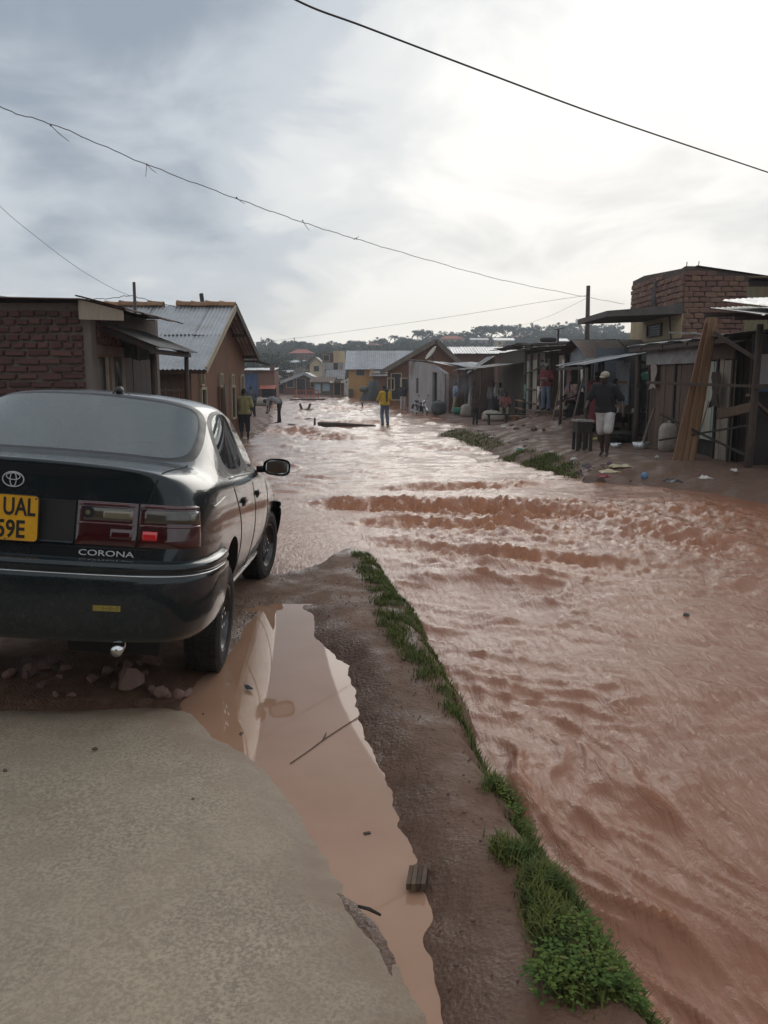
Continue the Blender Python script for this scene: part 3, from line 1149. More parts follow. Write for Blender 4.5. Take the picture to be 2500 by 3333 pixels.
brown_house()
o = thing('timber_pole', 'short leaning post sticking up behind the clay ridge tiles', 'pole', (-5.75, 27.2, gz(-5.8, 27.2)))
p = at(663, 1012, 27.2)
q = at(655, 957, 27.2)
MB().tube([(p.x + .1, 27.2, .5), p, q], [.075, .07, .065], 8).build('shaft', MATS['dark_wood'], o, smooth=True)
MB().tube([q, q + Vector((-.004, 0, .02))], [.072, .05], 8).build('cap', MATS['pole_wood'], o)
# ================================================================== right: two storey building, shacks and stalls along the bank
def corner_building():
    xc, yn, yf = 8.3, 23.6, 28.5
    zg = gz(8.5, 25) - .1
    t = thing('corner_building', 'tall unfinished brick and cream plaster building above the timber shacks', 'building', (xc + 1.2, 26, zg))
    zc, zm = 3.72, zat(992, 23.6)
    zp = zat(866, 23.6)
    xr = 10.6
    w = MB()
    w.box(xc, xc + .2, yn, yf, zg, zm)
    w.build('street_wall', MATS['plaster_cream'], t)
    MB().box(xc + .2, xr, yn, yn + .2, zg, zm).build('wall', MATS['mortar_dark'], t)
    MB().box(xc - .012, xc + .10, yn - .013, yn + .16, zg, zm - .25).build('corner_pier', MATS['plaster_cream'], t)
    zt_l = zat(914, 28.5)
    up = MB()
    up.extr([(xc, yn, zm), (xc, yf, zm), (xc, yf, zt_l - .02), (xc, yf - 1.2, zt_l + .02), (xc, yn + .3, zp - .03), (xc, yn, zp)], (.2, 0, 0))
    zr = zat(905, 23.6)
    up.extr([(xc + .2, yn, zm), (xr, yn, zm), (xr, yn, zr), (xc + .42, yn, zp - .02), (xc + .2, yn, zp)], (0, .2, 0))
    up.box(xr - .2, xr, yn + .2, yf, zg, zr - .05)
    up.box(xc + .2, xr - .2, yf - .2, yf, zg, zt_l - .3)
    up.build('upper_wall', MATS['mortar_dark'], t)
    for x, z in ((xc + .05, zp - .10), (xc + .38, zp - .08)):
        MB().tube([(x, yn + .06, z), (x + .01, yn + .06, z + .22)], .012, 6).build('iron_bar', MATS['iron_rusty'], t)
    zt = lambda c: zt_l + (zp - zt_l) * (1 - c / (yf - yn)) - .06
    bricks(t, (xc, yn, 0), EY, -EX, yf - yn, zp, zm + .06, .30, .145, .02, BB, depth=.10, limit=150, ztopf=zt)
    bricks(t, (xc, yn, 0), EX, -EY, xr - xc, zp, 2.7, .28, .125, .018, BB, depth=.10, limit=140, ztopf=lambda c: zp - .05 - max(0, c - .35) * (zp - zr) / (xr - xc - .35))
    MB().tube([(xc - .05, 25.9, zm + .9), (xc - .055, 26.0, zm + .5), (xc - .05, 25.8, zm + .05)], [.05, .09, .16], 8).build('crack_patch', MATS['concrete_old'], t, smooth=True)
    # flat mono-pitch roof
    roof_sheets((xc + .3, yn - .1, zp + .0), (0, yf - yn + .2, 0), (xr - xc + .1, 0, zr - zp), MATS['iron_rusty'], t, .9, 1)
    # concrete canopy over the street
    c = MB()
    a0, a1 = at(1897, 1050, 26.5), None
    c.extr([(xc - .012, yn - .05, zm), (xc - .012, yn - .05, zm - .24), (6.35, yn + .6, 3.36), (6.35, yn + .6, 3.52)], (0, 3.6, 0))
    c.build('canopy', MATS['concrete_old'], t)
    MB().box(xc - .03, xc - .001, yn - .02, yf + .05, zm + .002, zm + .14).build('ring_beam', MATS['concrete_old'], t)
    # louvred vent in the cream wall
    pc = Vector((xc - .004, 25.9, (zat(1060, 25.9) + zat(1092, 25.9)) / 2))
    v = opening(t, pc, EY, -EX, 1.25, .30, 'vent', 'concrete_old', 'dark_pane', .04)
    for i in range(4):
        b = MB().obox(pc + Vector((-.03, 0, -.10 + i * .066)), (.018, 0, .012), (0, .6, 0), (0, 0, .008))
        b.v = [tuple(Vector(q) - t.location) for q in b.v]
        b.build('louvre', MATS['concrete_old'], v, local=True)
    MB().tube([(xc - .03, 24.6, zm - .2), (xc - .03, 24.45, zm - .7), (xc - .03, 24.2, zm - 1.3)], .018, 6).build('cable_pipe', MATS['dark_wood'], t, smooth=True)


corner_building()


def rusty_block():
    zg = gz(10, 18) - .1
    t = thing('sheet_metal_building', 'rust streaked green sheet metal upper storey beyond the leaning planks', 'building', (9.8, 18.6, zg))
    x0 = xat(2432, 950, 17.6)
    MB().extr([(x0 + .06, 17.66, zg), (x0 + 4.9, 17.66, zg), (x0 + 4.9, 20.4, zg), (x0 + 1.4, 20.4, zg)], (0, 0, 3.62 - zg)).build('frame_wall', MATS['dark_wood'], t)
    zt = zat(900, 17.6)
    n = 0
    x = x0
    while x < x0 + 5:
        z1 = zt - .05 + jig(.05) - (.10 if n == 0 else 0)
        corr((x, 17.62, z1), (.62, 0, 0), (0, .02, -2.4), MATS['iron_greenrust'], t, .10, .014, 'wall_sheet')
        x += .60
        n += 1
    MB().extr([(x0 - .05, 17.5, zt - .03), (x0 + 5.0, 17.5, zt - .03), (x0 + 5.0, 20.5, zt - .25), (x0 + 1.35, 20.5, zt - .25)], (0, 0, .03)).build('roof', MATS['iron_rusty'], t)


rusty_block()


def plank_shack():
    """y 16.2 to 20.6 along the street line"""
    X0 = 6.45
    zg = gz(6.5, 18) - .05
    t = thing('timber_shack', 'patched timber shack of brown and mint planks with corrugated edge roof', 'shack', (7.4, 18.4, zg))
    y0, y1 = 15.4, 20.4
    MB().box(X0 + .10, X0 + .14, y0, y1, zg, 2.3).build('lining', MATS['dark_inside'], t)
    MB().box(X0 + .14, X0 + 3.4, y0 + .05, y0 + .10, zg, 2.3).build('end_wall', MATS['plank_brown'], t)
    MB().box(X0 + .14, X0 + 3.4, y1 - .10, y1 - .05, zg, 2.3).build('end_wall', MATS['plank_brown'], t)
    MB().box(X0 + 3.4, X0 + 3.5, y0 + .05, y1 - .05, zg, 2.5).build('rear_wall', MATS['plank_brown'], t)
    planks_wall(t, (X0, 18.55, 0), EY, -EX, 1.75, zg, 1.98, [MATS['plank_brown']], .30, .03, .012, 'plank')
    planks_wall(t, (X0, 17.45, 0), EY, -EX, .98, zg, 1.95, [MATS['plank_brown']], .40, .03, .012, 'door_plank')
    planks_wall(t, (X0, 16.2, 0), EY, -EX, 1.15, .42, 1.98, [MATS['plank_mint'], MATS['plank_mint'], MATS['plank_pale']], .17, .025, .01, 'plank')
    planks_wall(t, (X0, 15.42, 0), EY, -EX, .76, zg, 1.98, [MATS['plank_brown'], MATS['plank_pale']], .22, .03, .012, 'plank')
    for y, w in ((18.5, .09), (17.42, .10), (16.15, .08), (20.3, .10), (15.45, .08)):
        MB().box(X0 - .055, X0 - .018, y - w / 2, y + w / 2, zg, 2.12).build('door_post', MATS['dark_wood'], t)
    corr((X0 - .07, 17.0, 2.30), (0, 3.4, 0), (-.02, 0, -.36), MATS['iron_worn'], t, .09, .012, 'fascia_sheet')
    MB().box(X0 - .06, X0 - .01, 15.4, 17.0, 1.99, 2.28).build('header_board', MATS['plank_brown'], t)
    roof_sheets((X0 - .42, 15.0, 2.36), (0, 5.9, 0), (4.1, 0, .42), MATS['iron_worn'], t, .75, 2, rough=.03)
    MB().beam((X0 - .35, 15.0, 2.30), (X0 - .35, 20.9, 2.30), .06, .08).build('eave_pole', MATS['pole_wood'], t)
    for y in (15.6, 16.9, 18.4, 19.9):
        MB().beam((X0 - .40, y, 2.315), (X0 + .6, y, 2.41), .05, .07).build('rafter', MATS['dark_wood'], t)
    # scrap on the roof
    for i in range(5):
        c = Vector((X0 - .05 + jig(.3), 15.9 + i * .55 + jig(.2), 2.52 + jig(.03)))
        MB().beam(c, c + Vector((jig(.5), .9 + jig(.3), .06 + jig(.06))), .16 + jig(.05), .03).build('roof_scrap', MATS['plank_brown' if i % 2 else 'iron_worn'], t)


plank_shack()


def leaning_planks():
    g = 'freshly sawn planks leaning in a bundle on the shack'
    base = gp(2215, 1500, .13)
    lab = ['freshly sawn orange plank leaning on the timber shack, lowest of its bundle', 'freshly sawn orange plank leaning in the bundle on the timber shack', 'long orange plank on the outside of the bundle leaning on the shack']
    n = 9
    for i in range(n):
        f = i / (n - 1)
        w = (.10, .085, .11, .08, .10, .12, .085, .10, .09)[i]
        p0 = base + Vector((-.02 + .27 * f + (-.09 if i == 0 else 0), .04 * (i % 3), 0))
        p0.z = gz(p0.x, p0.y) - .01
        L = (2.62, 2.70, 2.66, 2.78, 2.72, 2.80, 2.66, 2.74, 2.60)[i]
        p1 = Vector((base.x + .50 + .17 * f + jig(.02), base.y + .42 + .05 * (i % 3), p0.z + math.sqrt(L * L - .5)))
        o = MB().beam(p0, p1, w, .028, up=(.30 + .14 * math.sin(i * 2.1), -1, .1)).build('plank', MATS['plank_fresh'], None, loc=p0)
        tag(o, 'freshly sawn orange plank in the bundle leaning on the timber shack', 'plank', g)


leaning_planks()


def near_stall():
    """open stall with timber rails at the frame's edge"""
    zg = gz(5.6, 12.8) - .05
    t = thing('market_stall', 'open timber stall with corrugated roof, rails and a tall front post', 'stall', (6.6, 13.2, zg))
    p = gp(2432, 1545, zg + .05)
    post(t, p.x, p.y, zg - .1, 2.52, .06, lean=(.05, 0))
    post(t, p.x + 2.0, p.y - .9, zg - .1, 2.5, .06)
    post(t, p.x + 1.2, p.y + 2.2, zg - .1, 2.55, .06)
    r0 = at(2340, 1350, 15.2)
    MB().beam((r0.x, 15.2, r0.z), (p.x + .05, p.y + .05, zat(1325, p.y)), .10, .16).build('cross_beam', MATS['plank_brown'], t)
    MB().beam((p.x - .05, p.y - .08, zat(1258, p.y)), (p.x + 2.2, p.y - 1.0, zat(1258, p.y) + .02), .09, .08).build('rail', MATS['pole_wood'], t)
    MB().beam((p.x - 1.1, p.y + 2.2, 1.55), (p.x + .1, p.y + .02, 1.50), .05, .05).build('rail', MATS['pole_wood'], t)
    MB().beam((p.x - .9, p.y + 1.9, .45), (p.x + .05, p.y + .1, .85), .035, .035).build('brace', MATS['dark_wood'], t)
    MB().beam((p.x - .9, p.y + 1.9, .95), (p.x + .05, p.y + .1, .30), .035, .035).build('brace', MATS['dark_wood'], t)
    MB().beam((p.x + .02, p.y, 1.95), (p.x - .45, p.y + .7, 2.42), .05, .06).build('brace', MATS['pole_wood'], t)
    MB().beam((p.x + .0, p.y + .2, 1.35), (p.x + 1.0, p.y + .9, .75), .07, .05).build('brace', MATS['plank_brown'], t)
    MB().box(p.x + .35, p.x + 2.4, p.y + .65, p.y + .72, 1.48, 2.05).build('back_board', MATS['plaster_pale'], t)
    MB().box(p.x + .35, p.x + 2.4, p.y + .55, p.y + .64, 1.40, 1.475).build('shelf', MATS['blue_paint'], t)
    MB().box(p.x + .3, p.x + 2.4, p.y + .8, p.y + .86, zg, 2.4).build('dark_wall', MATS['dark_wood'], t)
    planks_wall(t, (p.x + .22, p.y - .28, 0), EX, -EY, 1.6, zg, .62, [MATS['plank_brown']], .38, .03, .008, 'counter_plank')
    a = at(2345, 1062, 12.6) + Vector((.42, 0, 0))
    roof_sheets((a.x - .05, 12.1, 2.50), (2.6, -.55, 0), (0.45, 3.2, .36), MATS['iron_worn'], t, .7, 1, pitch=.09, amp=.014, rough=.05)
    roof_sheets((a.x + .2, 12.5, 2.66), (2.6, -.55, .05), (0.3, 2.4, .30), MATS['iron_sheet'], t, .8, 1, pitch=.09, amp=.014, rough=.06)
    for k in range(3):
        MB().beam((a.x + .1, 12.2 + k * 1.2, 2.44 + k * .13), (a.x + 2.6, 11.7 + k * 1.2, 2.44 + k * .13), .05, .06).build('rafter', MATS['dark_wood'], t)


near_stall()


def awning_stall():
    """y 20.8 to 25: stall with white edged awning"""
    X0 = 6.5
    zg = gz(6, 22.5) - .05
    t = thing('market_stall', 'dark cluttered stall under a silver corrugated awning on poles', 'stall', (6.4, 22.5, zg))
    p0, p1 = at(1890, 1190, 21.6), at(2072, 1154, 21.0)
    roof_sheets(p1 + Vector((.25, 0, .03)), (0, 3.6, 0), p0 - p1 + Vector((-.1, 0, 0)), MATS['iron_sheet'], t, .8, 1, pitch=.09, amp=.014, rough=.02)
    for q, r in ((p0 + Vector((.18, .05, -.05)), .045), (p0 + Vector((.20, 3.2, -.05)), .045), (p1 + Vector((.02, -.15, .0)), .075), (p0 + Vector((.75, .6, .12)), .04), (p1 + Vector((-.05, 3.3, -.04)), .05)):
        post(t, q.x, q.y, gz(q.x, q.y) - .05, q.z, r)
    MB().beam(p0 + Vector((.1, .05, -.06)), p0 + Vector((.1, 3.4, -.06)), .06, .07).build('awning_beam', MATS['dark_wood'], t)
    MB().beam(p1 + Vector((.0, -.14, -.15)), p1 + Vector((.75, -.3, -.42)), .05, .06).build('brace', MATS['dark_wood'], t)
    MB().beam(p1 + Vector((.0, -.14, -.42)), p1 + Vector((.75, -.3, -.18)), .05, .06).build('brace', MATS['dark_wood'], t)
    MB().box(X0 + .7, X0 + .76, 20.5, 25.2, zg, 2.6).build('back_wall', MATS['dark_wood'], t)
    MB().box(X0 - .2, X0 + .68, 25.15, 25.2, zg, 2.5).build('side_wall', MATS['iron_blue'], t)
    MB().box(X0 + .1, X0 + .13, 22.6, 23.9, .9, 2.05).build('hanging_sheet', MATS['iron_blue'], t)
    MB().box(X0 - .2, X0 + .5, 21.0, 23.6, .72, .77).build('counter', MATS['dark_wood'], t)
    for y in (21.05, 23.5):
        for x in (X0 - .15, X0 + .45):
            MB().box(x - .03, x + .03, y - .03, y + .03, zg, .72).build('counter_leg', MATS['dark_wood'], t)
    for k in range(2):
        z = .55 + k * .62
        a, b = at(2005 + k * 3, 1255, 22.2), at(2040, 1255, 22.2)
        MB().beam((a.x, 22.2, z + .35), (b.x, 22.2, z + .35), .05, .07).build('crossbar', MATS['plank_fresh'], t)
    # goods: each one lifts off the counter
    gd = 'pans and tins on the cluttered stall'
    for i in range(9):
        u = 1990 + i * 17 + jig(6)
        c = at(u, 1372 + jig(8), 21.3 + jig(.3))
        r = .05 + abs(jig(.035))
        m = MB().tube([(c.x, c.y, .77), (c.x, c.y, .77 + r * 1.6)], [r, r * 1.1], 10)
        tag(m.build('tin', plain('tin_metal', (.5, .5, .5), .3, .8) if i % 3 else MATS['dark_wood'], None, loc=Vector((c.x, c.y, .77))), 'small tin standing on the counter of the dark cluttered stall', 'tin', gd)
    for i, (u, v, yy, sz) in enumerate(((2065, 1385, 20.8, .11), (2105, 1385, 20.6, .10), (2005, 1435, 19.6, .14), (2085, 1440, 19.8, .2))):
        c = gp(u, v + 25, gz(5.6, 20.2))
        c.z = gz(c.x, c.y)
        m = MB()
        P = [[(c.x + math.cos(a) * r, c.y + math.sin(a) * r, c.z + z) for a in [2 * math.pi * k / 14 for k in range(15)]] for r, z in ((sz * .7, .0), (sz, sz * .8), (sz * .94, sz * .8), (sz * .65, .03), (0.001, .03))]
        m.grid(P)
        tag(m.build('basin', plain('basin_metal', (.55, .56, .56), .25, .7), None, True, loc=c), 'metal basin set on the mud below the cluttered stall', 'basin', 'metal basins by the stall')
    c = at(2115, 1232, 21.0)
    m = MB().ell((c.x, c.y, c.z), (.30, .28, .17), 14, 8)
    m.v = [(x, y, z if z > c.z - .05 else c.z - .05 - (c.z - .05 - z) * .35) for x, y, z in m.v]
    b = m.build('bundle', MATS['tarp_green'], None, True, loc=c)
    tag(b, 'green tarpaulin bundle resting on a shelf of the cluttered stall', 'bundle')
    MB().box(c.x - .4, c.x + .6, c.y - .25, c.y + .3, c.z - .20, c.z - .16).build('bundle_shelf', MATS['dark_wood'], t)


awning_stall()


def gable_shed():
    X0 = 6.4
    zg = gz(6.6, 27) - .05
    t = thing('shed', 'grey blue sheet metal shed with a low dark gable roof', 'shed', (7.4, 27.2, zg))
    y0, y1 = 25.4, 29.0
    ap = at(1890, 1108, 27.0)
    zt = ap.z
    MB().extr([(X0, y0, 2.05), (X0, y1, 2.1), (X0, y1, zt - .35), (X0, 27.3, zt - .06), (X0, y0, zt - .62)], (.05, 0, 0)).build('gable_sheet', MATS['iron_blue'], t)
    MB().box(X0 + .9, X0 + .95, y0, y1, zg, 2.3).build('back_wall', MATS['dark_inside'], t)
    MB().box(X0 + .05, X0 + .9, y0, y0 + .05, zg, 2.2).build('side_wall', MATS['plank_brown'], t)
    MB().box(X0 + .05, X0 + .9, y1 - .05, y1, zg, 2.2).build('side_wall', MATS['dark_wood'], t)
    roof_sheets((X0 - .35, 27.3, zt + .02), (3, 0, 0), (0, -2.2, -.62), MATS['iron_rusty'], t, .8, 1, rough=.03)
    roof_sheets((X0 - .35, 27.3, zt + .02), (3, 0, 0), (0, 2.0, -.36), MATS['iron_rusty'], t, .8, 1, rough=.03)
    for y in (y0 + .1, 27.2, y1 - .1):
        post(t, X0 - .06, y, zg, 2.15, .05)
    MB().beam((X0 - .06, y0, 2.1), (X0 - .06, y1, 2.12), .06, .08).build('lintel_pole', MATS['pole_wood'], t)


gable_shed()


def door_shack():
    X0 = 6.35
    zg = gz(6.5, 31) - .05
    t = thing('timber_shack', 'timber shack with yellow brown plank front and white curtain strip', 'shack', (7.4, 31, zg))
    y0, y1 = 29.1, 32.2
    zt = zat(1148, 30)
    planks_wall(t, (X0, 29.5, 0), EY, -EX, .95, zg + .2, zt - .1, [MATS['plank_fresh'], MATS['plank_pale']], .30, .03, .01, 'plank')
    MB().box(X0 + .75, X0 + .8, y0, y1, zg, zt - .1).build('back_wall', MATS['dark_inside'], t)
    MB().box(X0, X0 + .75, y0, y0 + .05, zg, zt - .1).build('side_wall', MATS['dark_wood'], t)
    post(t, X0 - .03, 29.15, zg, zt - .05, .07, 'dark_wood')
    post(t, X0 - .03, 31.9, zg, zt - .05, .05)
    P = []
    for i in range(7):
        z = zt - .25 - i * .27
        P.append([(X0 - .08 + .03 * math.sin(j * 1.9 + i * .4), 29.25 + .045 * j + .01 * i * (1 if j > 3 else -1), z) for j in range(7)])
    MB().grid(P).build('curtain', MATS['white_cloth'], t, smooth=True)
    roof_sheets((X0 - .4, y0 - .3, zt + .0), (0, y1 - y0 + .6, .05), (3, 0, .25), MATS['iron_rusty'], t, .8, 1, rough=.05)
    st = MB().box(X0 - .9, X0 + .3, 30.2, 32.0, zg - .1, .44)
    st.build('step', MATS['mud_lump'], t)


door_shack()


def panel_shack():
    X0 = 6.3
    zg = gz(6.5, 34.5) - .05
    t = thing('panel_shack', 'shack walled with pale grey board panels and pole rails', 'shack', (7.4, 34.6, zg))
    y0, y1 = 32.3, 37.2
    zt = zat(1140, 35)
    y = y0
    k = 0
    while y < y1 - .1:
        w = min(.85, y1 - y)
        MB().box(X0, X0 + .03, y + .02, y + w - .02, zg + .1, zt - .45 + jig(.08)).build('board', MATS[('plank_pale', 'plaster_grey', 'plank_mint')[k % 3]], t)
        y += w
        k += 1
    MB().box(X0 + .002, X0 + .04, y0, y1, zt - .42, zt - .12).build('header_board', MATS['plank_brown'], t)
    for y in (32.4, 34.0, 35.6, 37.1):
        post(t, X0 - .06, y, zg, zt - .1, .06)
    for z, dz in ((.55, .05), (1.15, .0), (1.75, .35)):
        MB().tube([(X0 - .14, y0, z + dz), (X0 - .14, (y0 + y1) / 2, z + dz / 2), (X0 - .14, y1, z)], .035, 7).build('rail', MATS['pole_wood'], t, smooth=True)
    MB().box(X0 + .06, X0 + 2.6, y0, y0 + .05, zg, zt - .1).build('side_wall', MATS['plank_brown'], t)
    MB().box(X0 + .06, X0 + 2.6, y1 - .05, y1, zg, zt - .1).build('side_wall', MATS['plank_brown'], t)
    roof_sheets((X0 - .45, y0 - .2, zt), (0, y1 - y0 + .4, .02), (3.2, 0, .2), MATS['iron_rusty'], t, .8, 1, rough=.06)
    for i in range(6):
        c = Vector((X0 - .2 + abs(jig(.4)), y0 + .5 + i * .75, zt + .07))
        MB().ell(c, (.12 + jig(.04), .18 + jig(.06), .07), 8, 5).build('roof_stone', MATS['concrete_old'], t)
    # ladder-like rack against it
    r = thing('rack', 'pale slatted timber rack standing by the panel shack', 'rack', (5.9, 35.6, zg))
    for z in (.18, .52, .86):
        MB().beam((X0 - .45, 35.0, z + zg + .1), (X0 - .45, 37.0, z + zg + .1), .10, .05).build('slat', MATS['plank_fresh'], r)
    for y in (35.05, 36.95):
        MB().box(X0 - .50, X0 - .40, y - .04, y + .04, zg, zg + 1.05).build('upright', MATS['dark_wood'], r)


panel_shack()


def mat_shack():
    X0 = 6.35
    zg = gz(6.5, 42) - .05
    t = thing('reed_mat_shack', 'dark reed mat shack with a long sagging rusty awning', 'shack', (7.6, 41.5, zg))
    y0, y1 = 37.4, 46.5
    zt = zat(1134, 41)
    w = MB()
    n = 30
    w.grid([[(X0 + .02 * math.sin(j * 3.1), y0 + (y1 - y0) * j / n, z) for j in range(n + 1)] for z in (zg, zg + .8, zg + 1.6, zt - .1)])
    k = len(w.v)
    w.v += [(x + .05, y, z) for x, y, z in w.v]
    w.f += [tuple(k + i for i in reversed(f)) for f in w.f]
    w.build('mat_wall', MATS['reed_mat'], t, smooth=True)
    MB().box(X0 - .1, X0 + 3, y0, y0 + .06, zg, zt - .05).build('end_wall', MATS['reed_mat'], t)
    MB().box(X0 - .01, X0 + 3, y1 - .06, y1, zg, zt - .05).build('end_wall', MATS['reed_mat'], t)
    roof_sheets((X0 - .5, y0 - .2, zt), (0, y1 - y0 + .4, .05), (3.6, 0, .15), MATS['iron_rusty'], t, .9, 1, rough=.08)
    for i in range(7):
        c = Vector((X0 - .1 + jig(.25), y0 + .6 + i * 1.2, zt + .10))
        MB().beam(c, c + Vector((jig(.4), .9, jig(.05))), .3, .05).build('roof_scrap', MATS['dark_wood' if i % 2 else 'iron_worn'], t)
    # awning toward the street
    a, b = at(1456, 1216, 43.5), at(1668, 1192, 38)
    roof_sheets((X0 + .2, 38.0, zat(1180, 38)), (-.6, 7.2, .0), (-2.2, -.2, -.30), MATS['iron_worn'], t, .8, 1, rough=.09)
    for y, x in ((38.2, 4.4), (40.6, 4.3), (43.0, 4.2), (45.0, 4.0)):
        post(t, x, y, gz(x, y) - .05, 2.02, .05)
    MB().beam((4.42, 38.0, 2.03), (3.95, 45.2, 2.03), .07, .08).build('awning_pole', MATS['pole_wood'], t)
    # steep grey sheet roof beyond
    s = thing('iron_roof_shed', 'shed with a steep grey corrugated roof beside the reed mat shack', 'shed', (5.2, 48.5, zg))
    zr = zat(1160, 48)
    roof_sheets((xat(1605, 1160, 48), 47.0, zr), (0, 3.4, 0), (-1.5, 0, -.95), MATS['iron_worn'], s, .85, 1, rough=.03)
    MB().box(4.9, 6.2, 47.1, 50.2, zg - .2, zr - .75).build('wall', MATS['plank_brown'], s)
    MB().extr([(4.9, 47.1, zr - .75), (6.2, 47.1, zr - .75), (6.2, 47.1, zr - .1)], (0, .05, 0)).build('gable_board', MATS['plank_brown'], s)


mat_shack()


def grey_shack():
    y0 = 50.0
    a, b = at(1327, 1336, 52.5), at(1452, 1345, 48.5)
    zg = -.42
    t = thing('plaster_shack', 'stained pale grey plaster shack with narrow dark doorway and roof dish', 'shack', (2.6, 50.5, zg))
    A = Vector((xat(1327, 1250, 52.5), 52.5, zg - .1))
    B = Vector((xat(1452, 1250, 48.5), 48.5, zg - .1))
    du = (B - A).normalized()
    dn = Vector((du.y, -du.x, 0))
    L = (B - A).length
    zl, zm, zr = zat(1174, 52.5), zat(1178, 50.2), zat(1216, 48.5)
    f = lambda s: (zl + (zm - zl) * min(1, s / (.58 * L))) if s < .58 * L else zm + (zr - zm) * (s - .58 * L) / (.42 * L)

    def seg(s0, s1, z0=None, z1=None):
        p, q = A + du * s0, A + du * s1
        za, zb = (f(s0), f(s1)) if z1 is None else (z1, z1)
        zo = A.z if z0 is None else z0
        return [(p.x, p.y, zo), (q.x, q.y, zo), (q.x, q.y, zb), (p.x, p.y, za)]
    w = MB()
    d0, d1 = .66 * L, .78 * L
    zd = zat(1212, 49.5)
    w.extr(seg(0, d0), -dn * .2)
    w.extr(seg(d1, L), -dn * .2)
    w.extr(seg(d0, d1, zd), -dn * .2)
    w.build('wall', MATS['plaster_pale'], t)
    c = A + du * (d0 + d1) / 2
    MB().obox((c.x, c.y, (A.z + zd) / 2), du * (d1 - d0) / 2, dn * .01, UP * (zd - A.z) / 2).obox((c.x - dn.x * .16, c.y - dn.y * .16, (A.z + zd) / 2), du * (d1 - d0) / 2, dn * .01, UP * (zd - A.z) / 2)
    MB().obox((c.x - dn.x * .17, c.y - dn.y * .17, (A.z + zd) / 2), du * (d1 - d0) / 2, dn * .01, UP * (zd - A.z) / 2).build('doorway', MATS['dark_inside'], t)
    c = A + du * .27 * L
    MB().obox((c.x + dn.x * .012, c.y + dn.y * .012, zat(1255, 51.5)), du * .11, dn * .012, UP * .45).build('window_slot', MATS['mortar_dark'], t)
    r = MB()
    r.extr(seg(-.0, L, None, None)[:0] + [(B.x, B.y, A.z), (B.x + 2.0, B.y + 1.2, A.z), (B.x + 2.0, B.y + 1.2, zr - .2), (B.x, B.y, zr)], -du * .15)
    r.build('side_wall', MATS['plaster_brown'], t)
    MB().extr([(A.x, A.y, A.z), (A.x + 2.2, A.y + 2.2, A.z), (A.x + 2.2, A.y + 2.2, zl), (A.x, A.y, zl)], du * .15).build('rear_wall', MATS['plaster_brown'], t)
    # roof sheets, pale and wet, falling to the right
    p = A + du * .55 * L
    roof_sheets((p.x - .1, p.y - .3, zm + .03), (1.3, 3.0, 0), (2.5, -1.7, -.55), MATS['iron_sheet'], t, .8, 1, rough=.05)
    roof_sheets((p.x + .9, p.y - .2, zm - .12), (1.8, 1.6, .1), (1.6, -2.6, -.28), MATS['iron_sheet'], t, .8, 1, rough=.06)
    for i in range(5):
        q = A + du * (.05 + .13 * i) * L
        MB().ell((q.x - dn.x * .1, q.y - dn.y * .1, f((.05 + .13 * i) * L) + .03), (.25, .16, .06), 8, 5).build('coping_lump', MATS['concrete_old'], t)
    # satellite dish on the roof
    dsh = thing('satellite_dish', 'large cream satellite dish on the grey plaster shack', 'dish', at(1398, 1176, 50.5))
    c = at(1402, 1147, 50.5)
    ax = Vector((-.62, -.16, .50)).normalized()
    e1 = Vector((.52, .0, .86))
    e1 = (e1 - ax * e1.dot(ax)).normalized()
    e2 = ax.cross(e1)
    P = [[c + (e1 * math.cos(a) * .50 + e2 * math.sin(a) * .46) * q - ax * .13 * (1 - q * q) for a in [2 * math.pi * k / 28 for k in range(29)]] for q in (.02, .25, .5, .75, 1.0)]
    m = MB().grid(P)
    k = len(m.v)
    m.v += [tuple(Vector(v_) - ax * .012) for v_ in m.v]
    m.f += [tuple(k + i for i in reversed(f_)) for f_ in m.f]
    m.build('reflector', surf('dish_cream', (.50, .46, .38), (.42, .39, .33), .6, 4, .1), dsh, smooth=True)
    MB().tube([c - ax * .12, c - ax * .2 + Vector((0, 0, -.3)), at(1398, 1178, 50.5)], .03, 8).build('mount', MATS['dark_wood'], dsh, smooth=True)
    MB().tube([c - e1 * .42, c + ax * .42 - e1 * .08], .012, 6).build('feed_arm', MATS['iron_worn'], dsh)
    MB().tube([c + ax * .40 - e1 * .1, c + ax * .44 - e1 * .06], .035, 8).build('feed_horn', MATS['iron_worn'], dsh)


grey_shack()
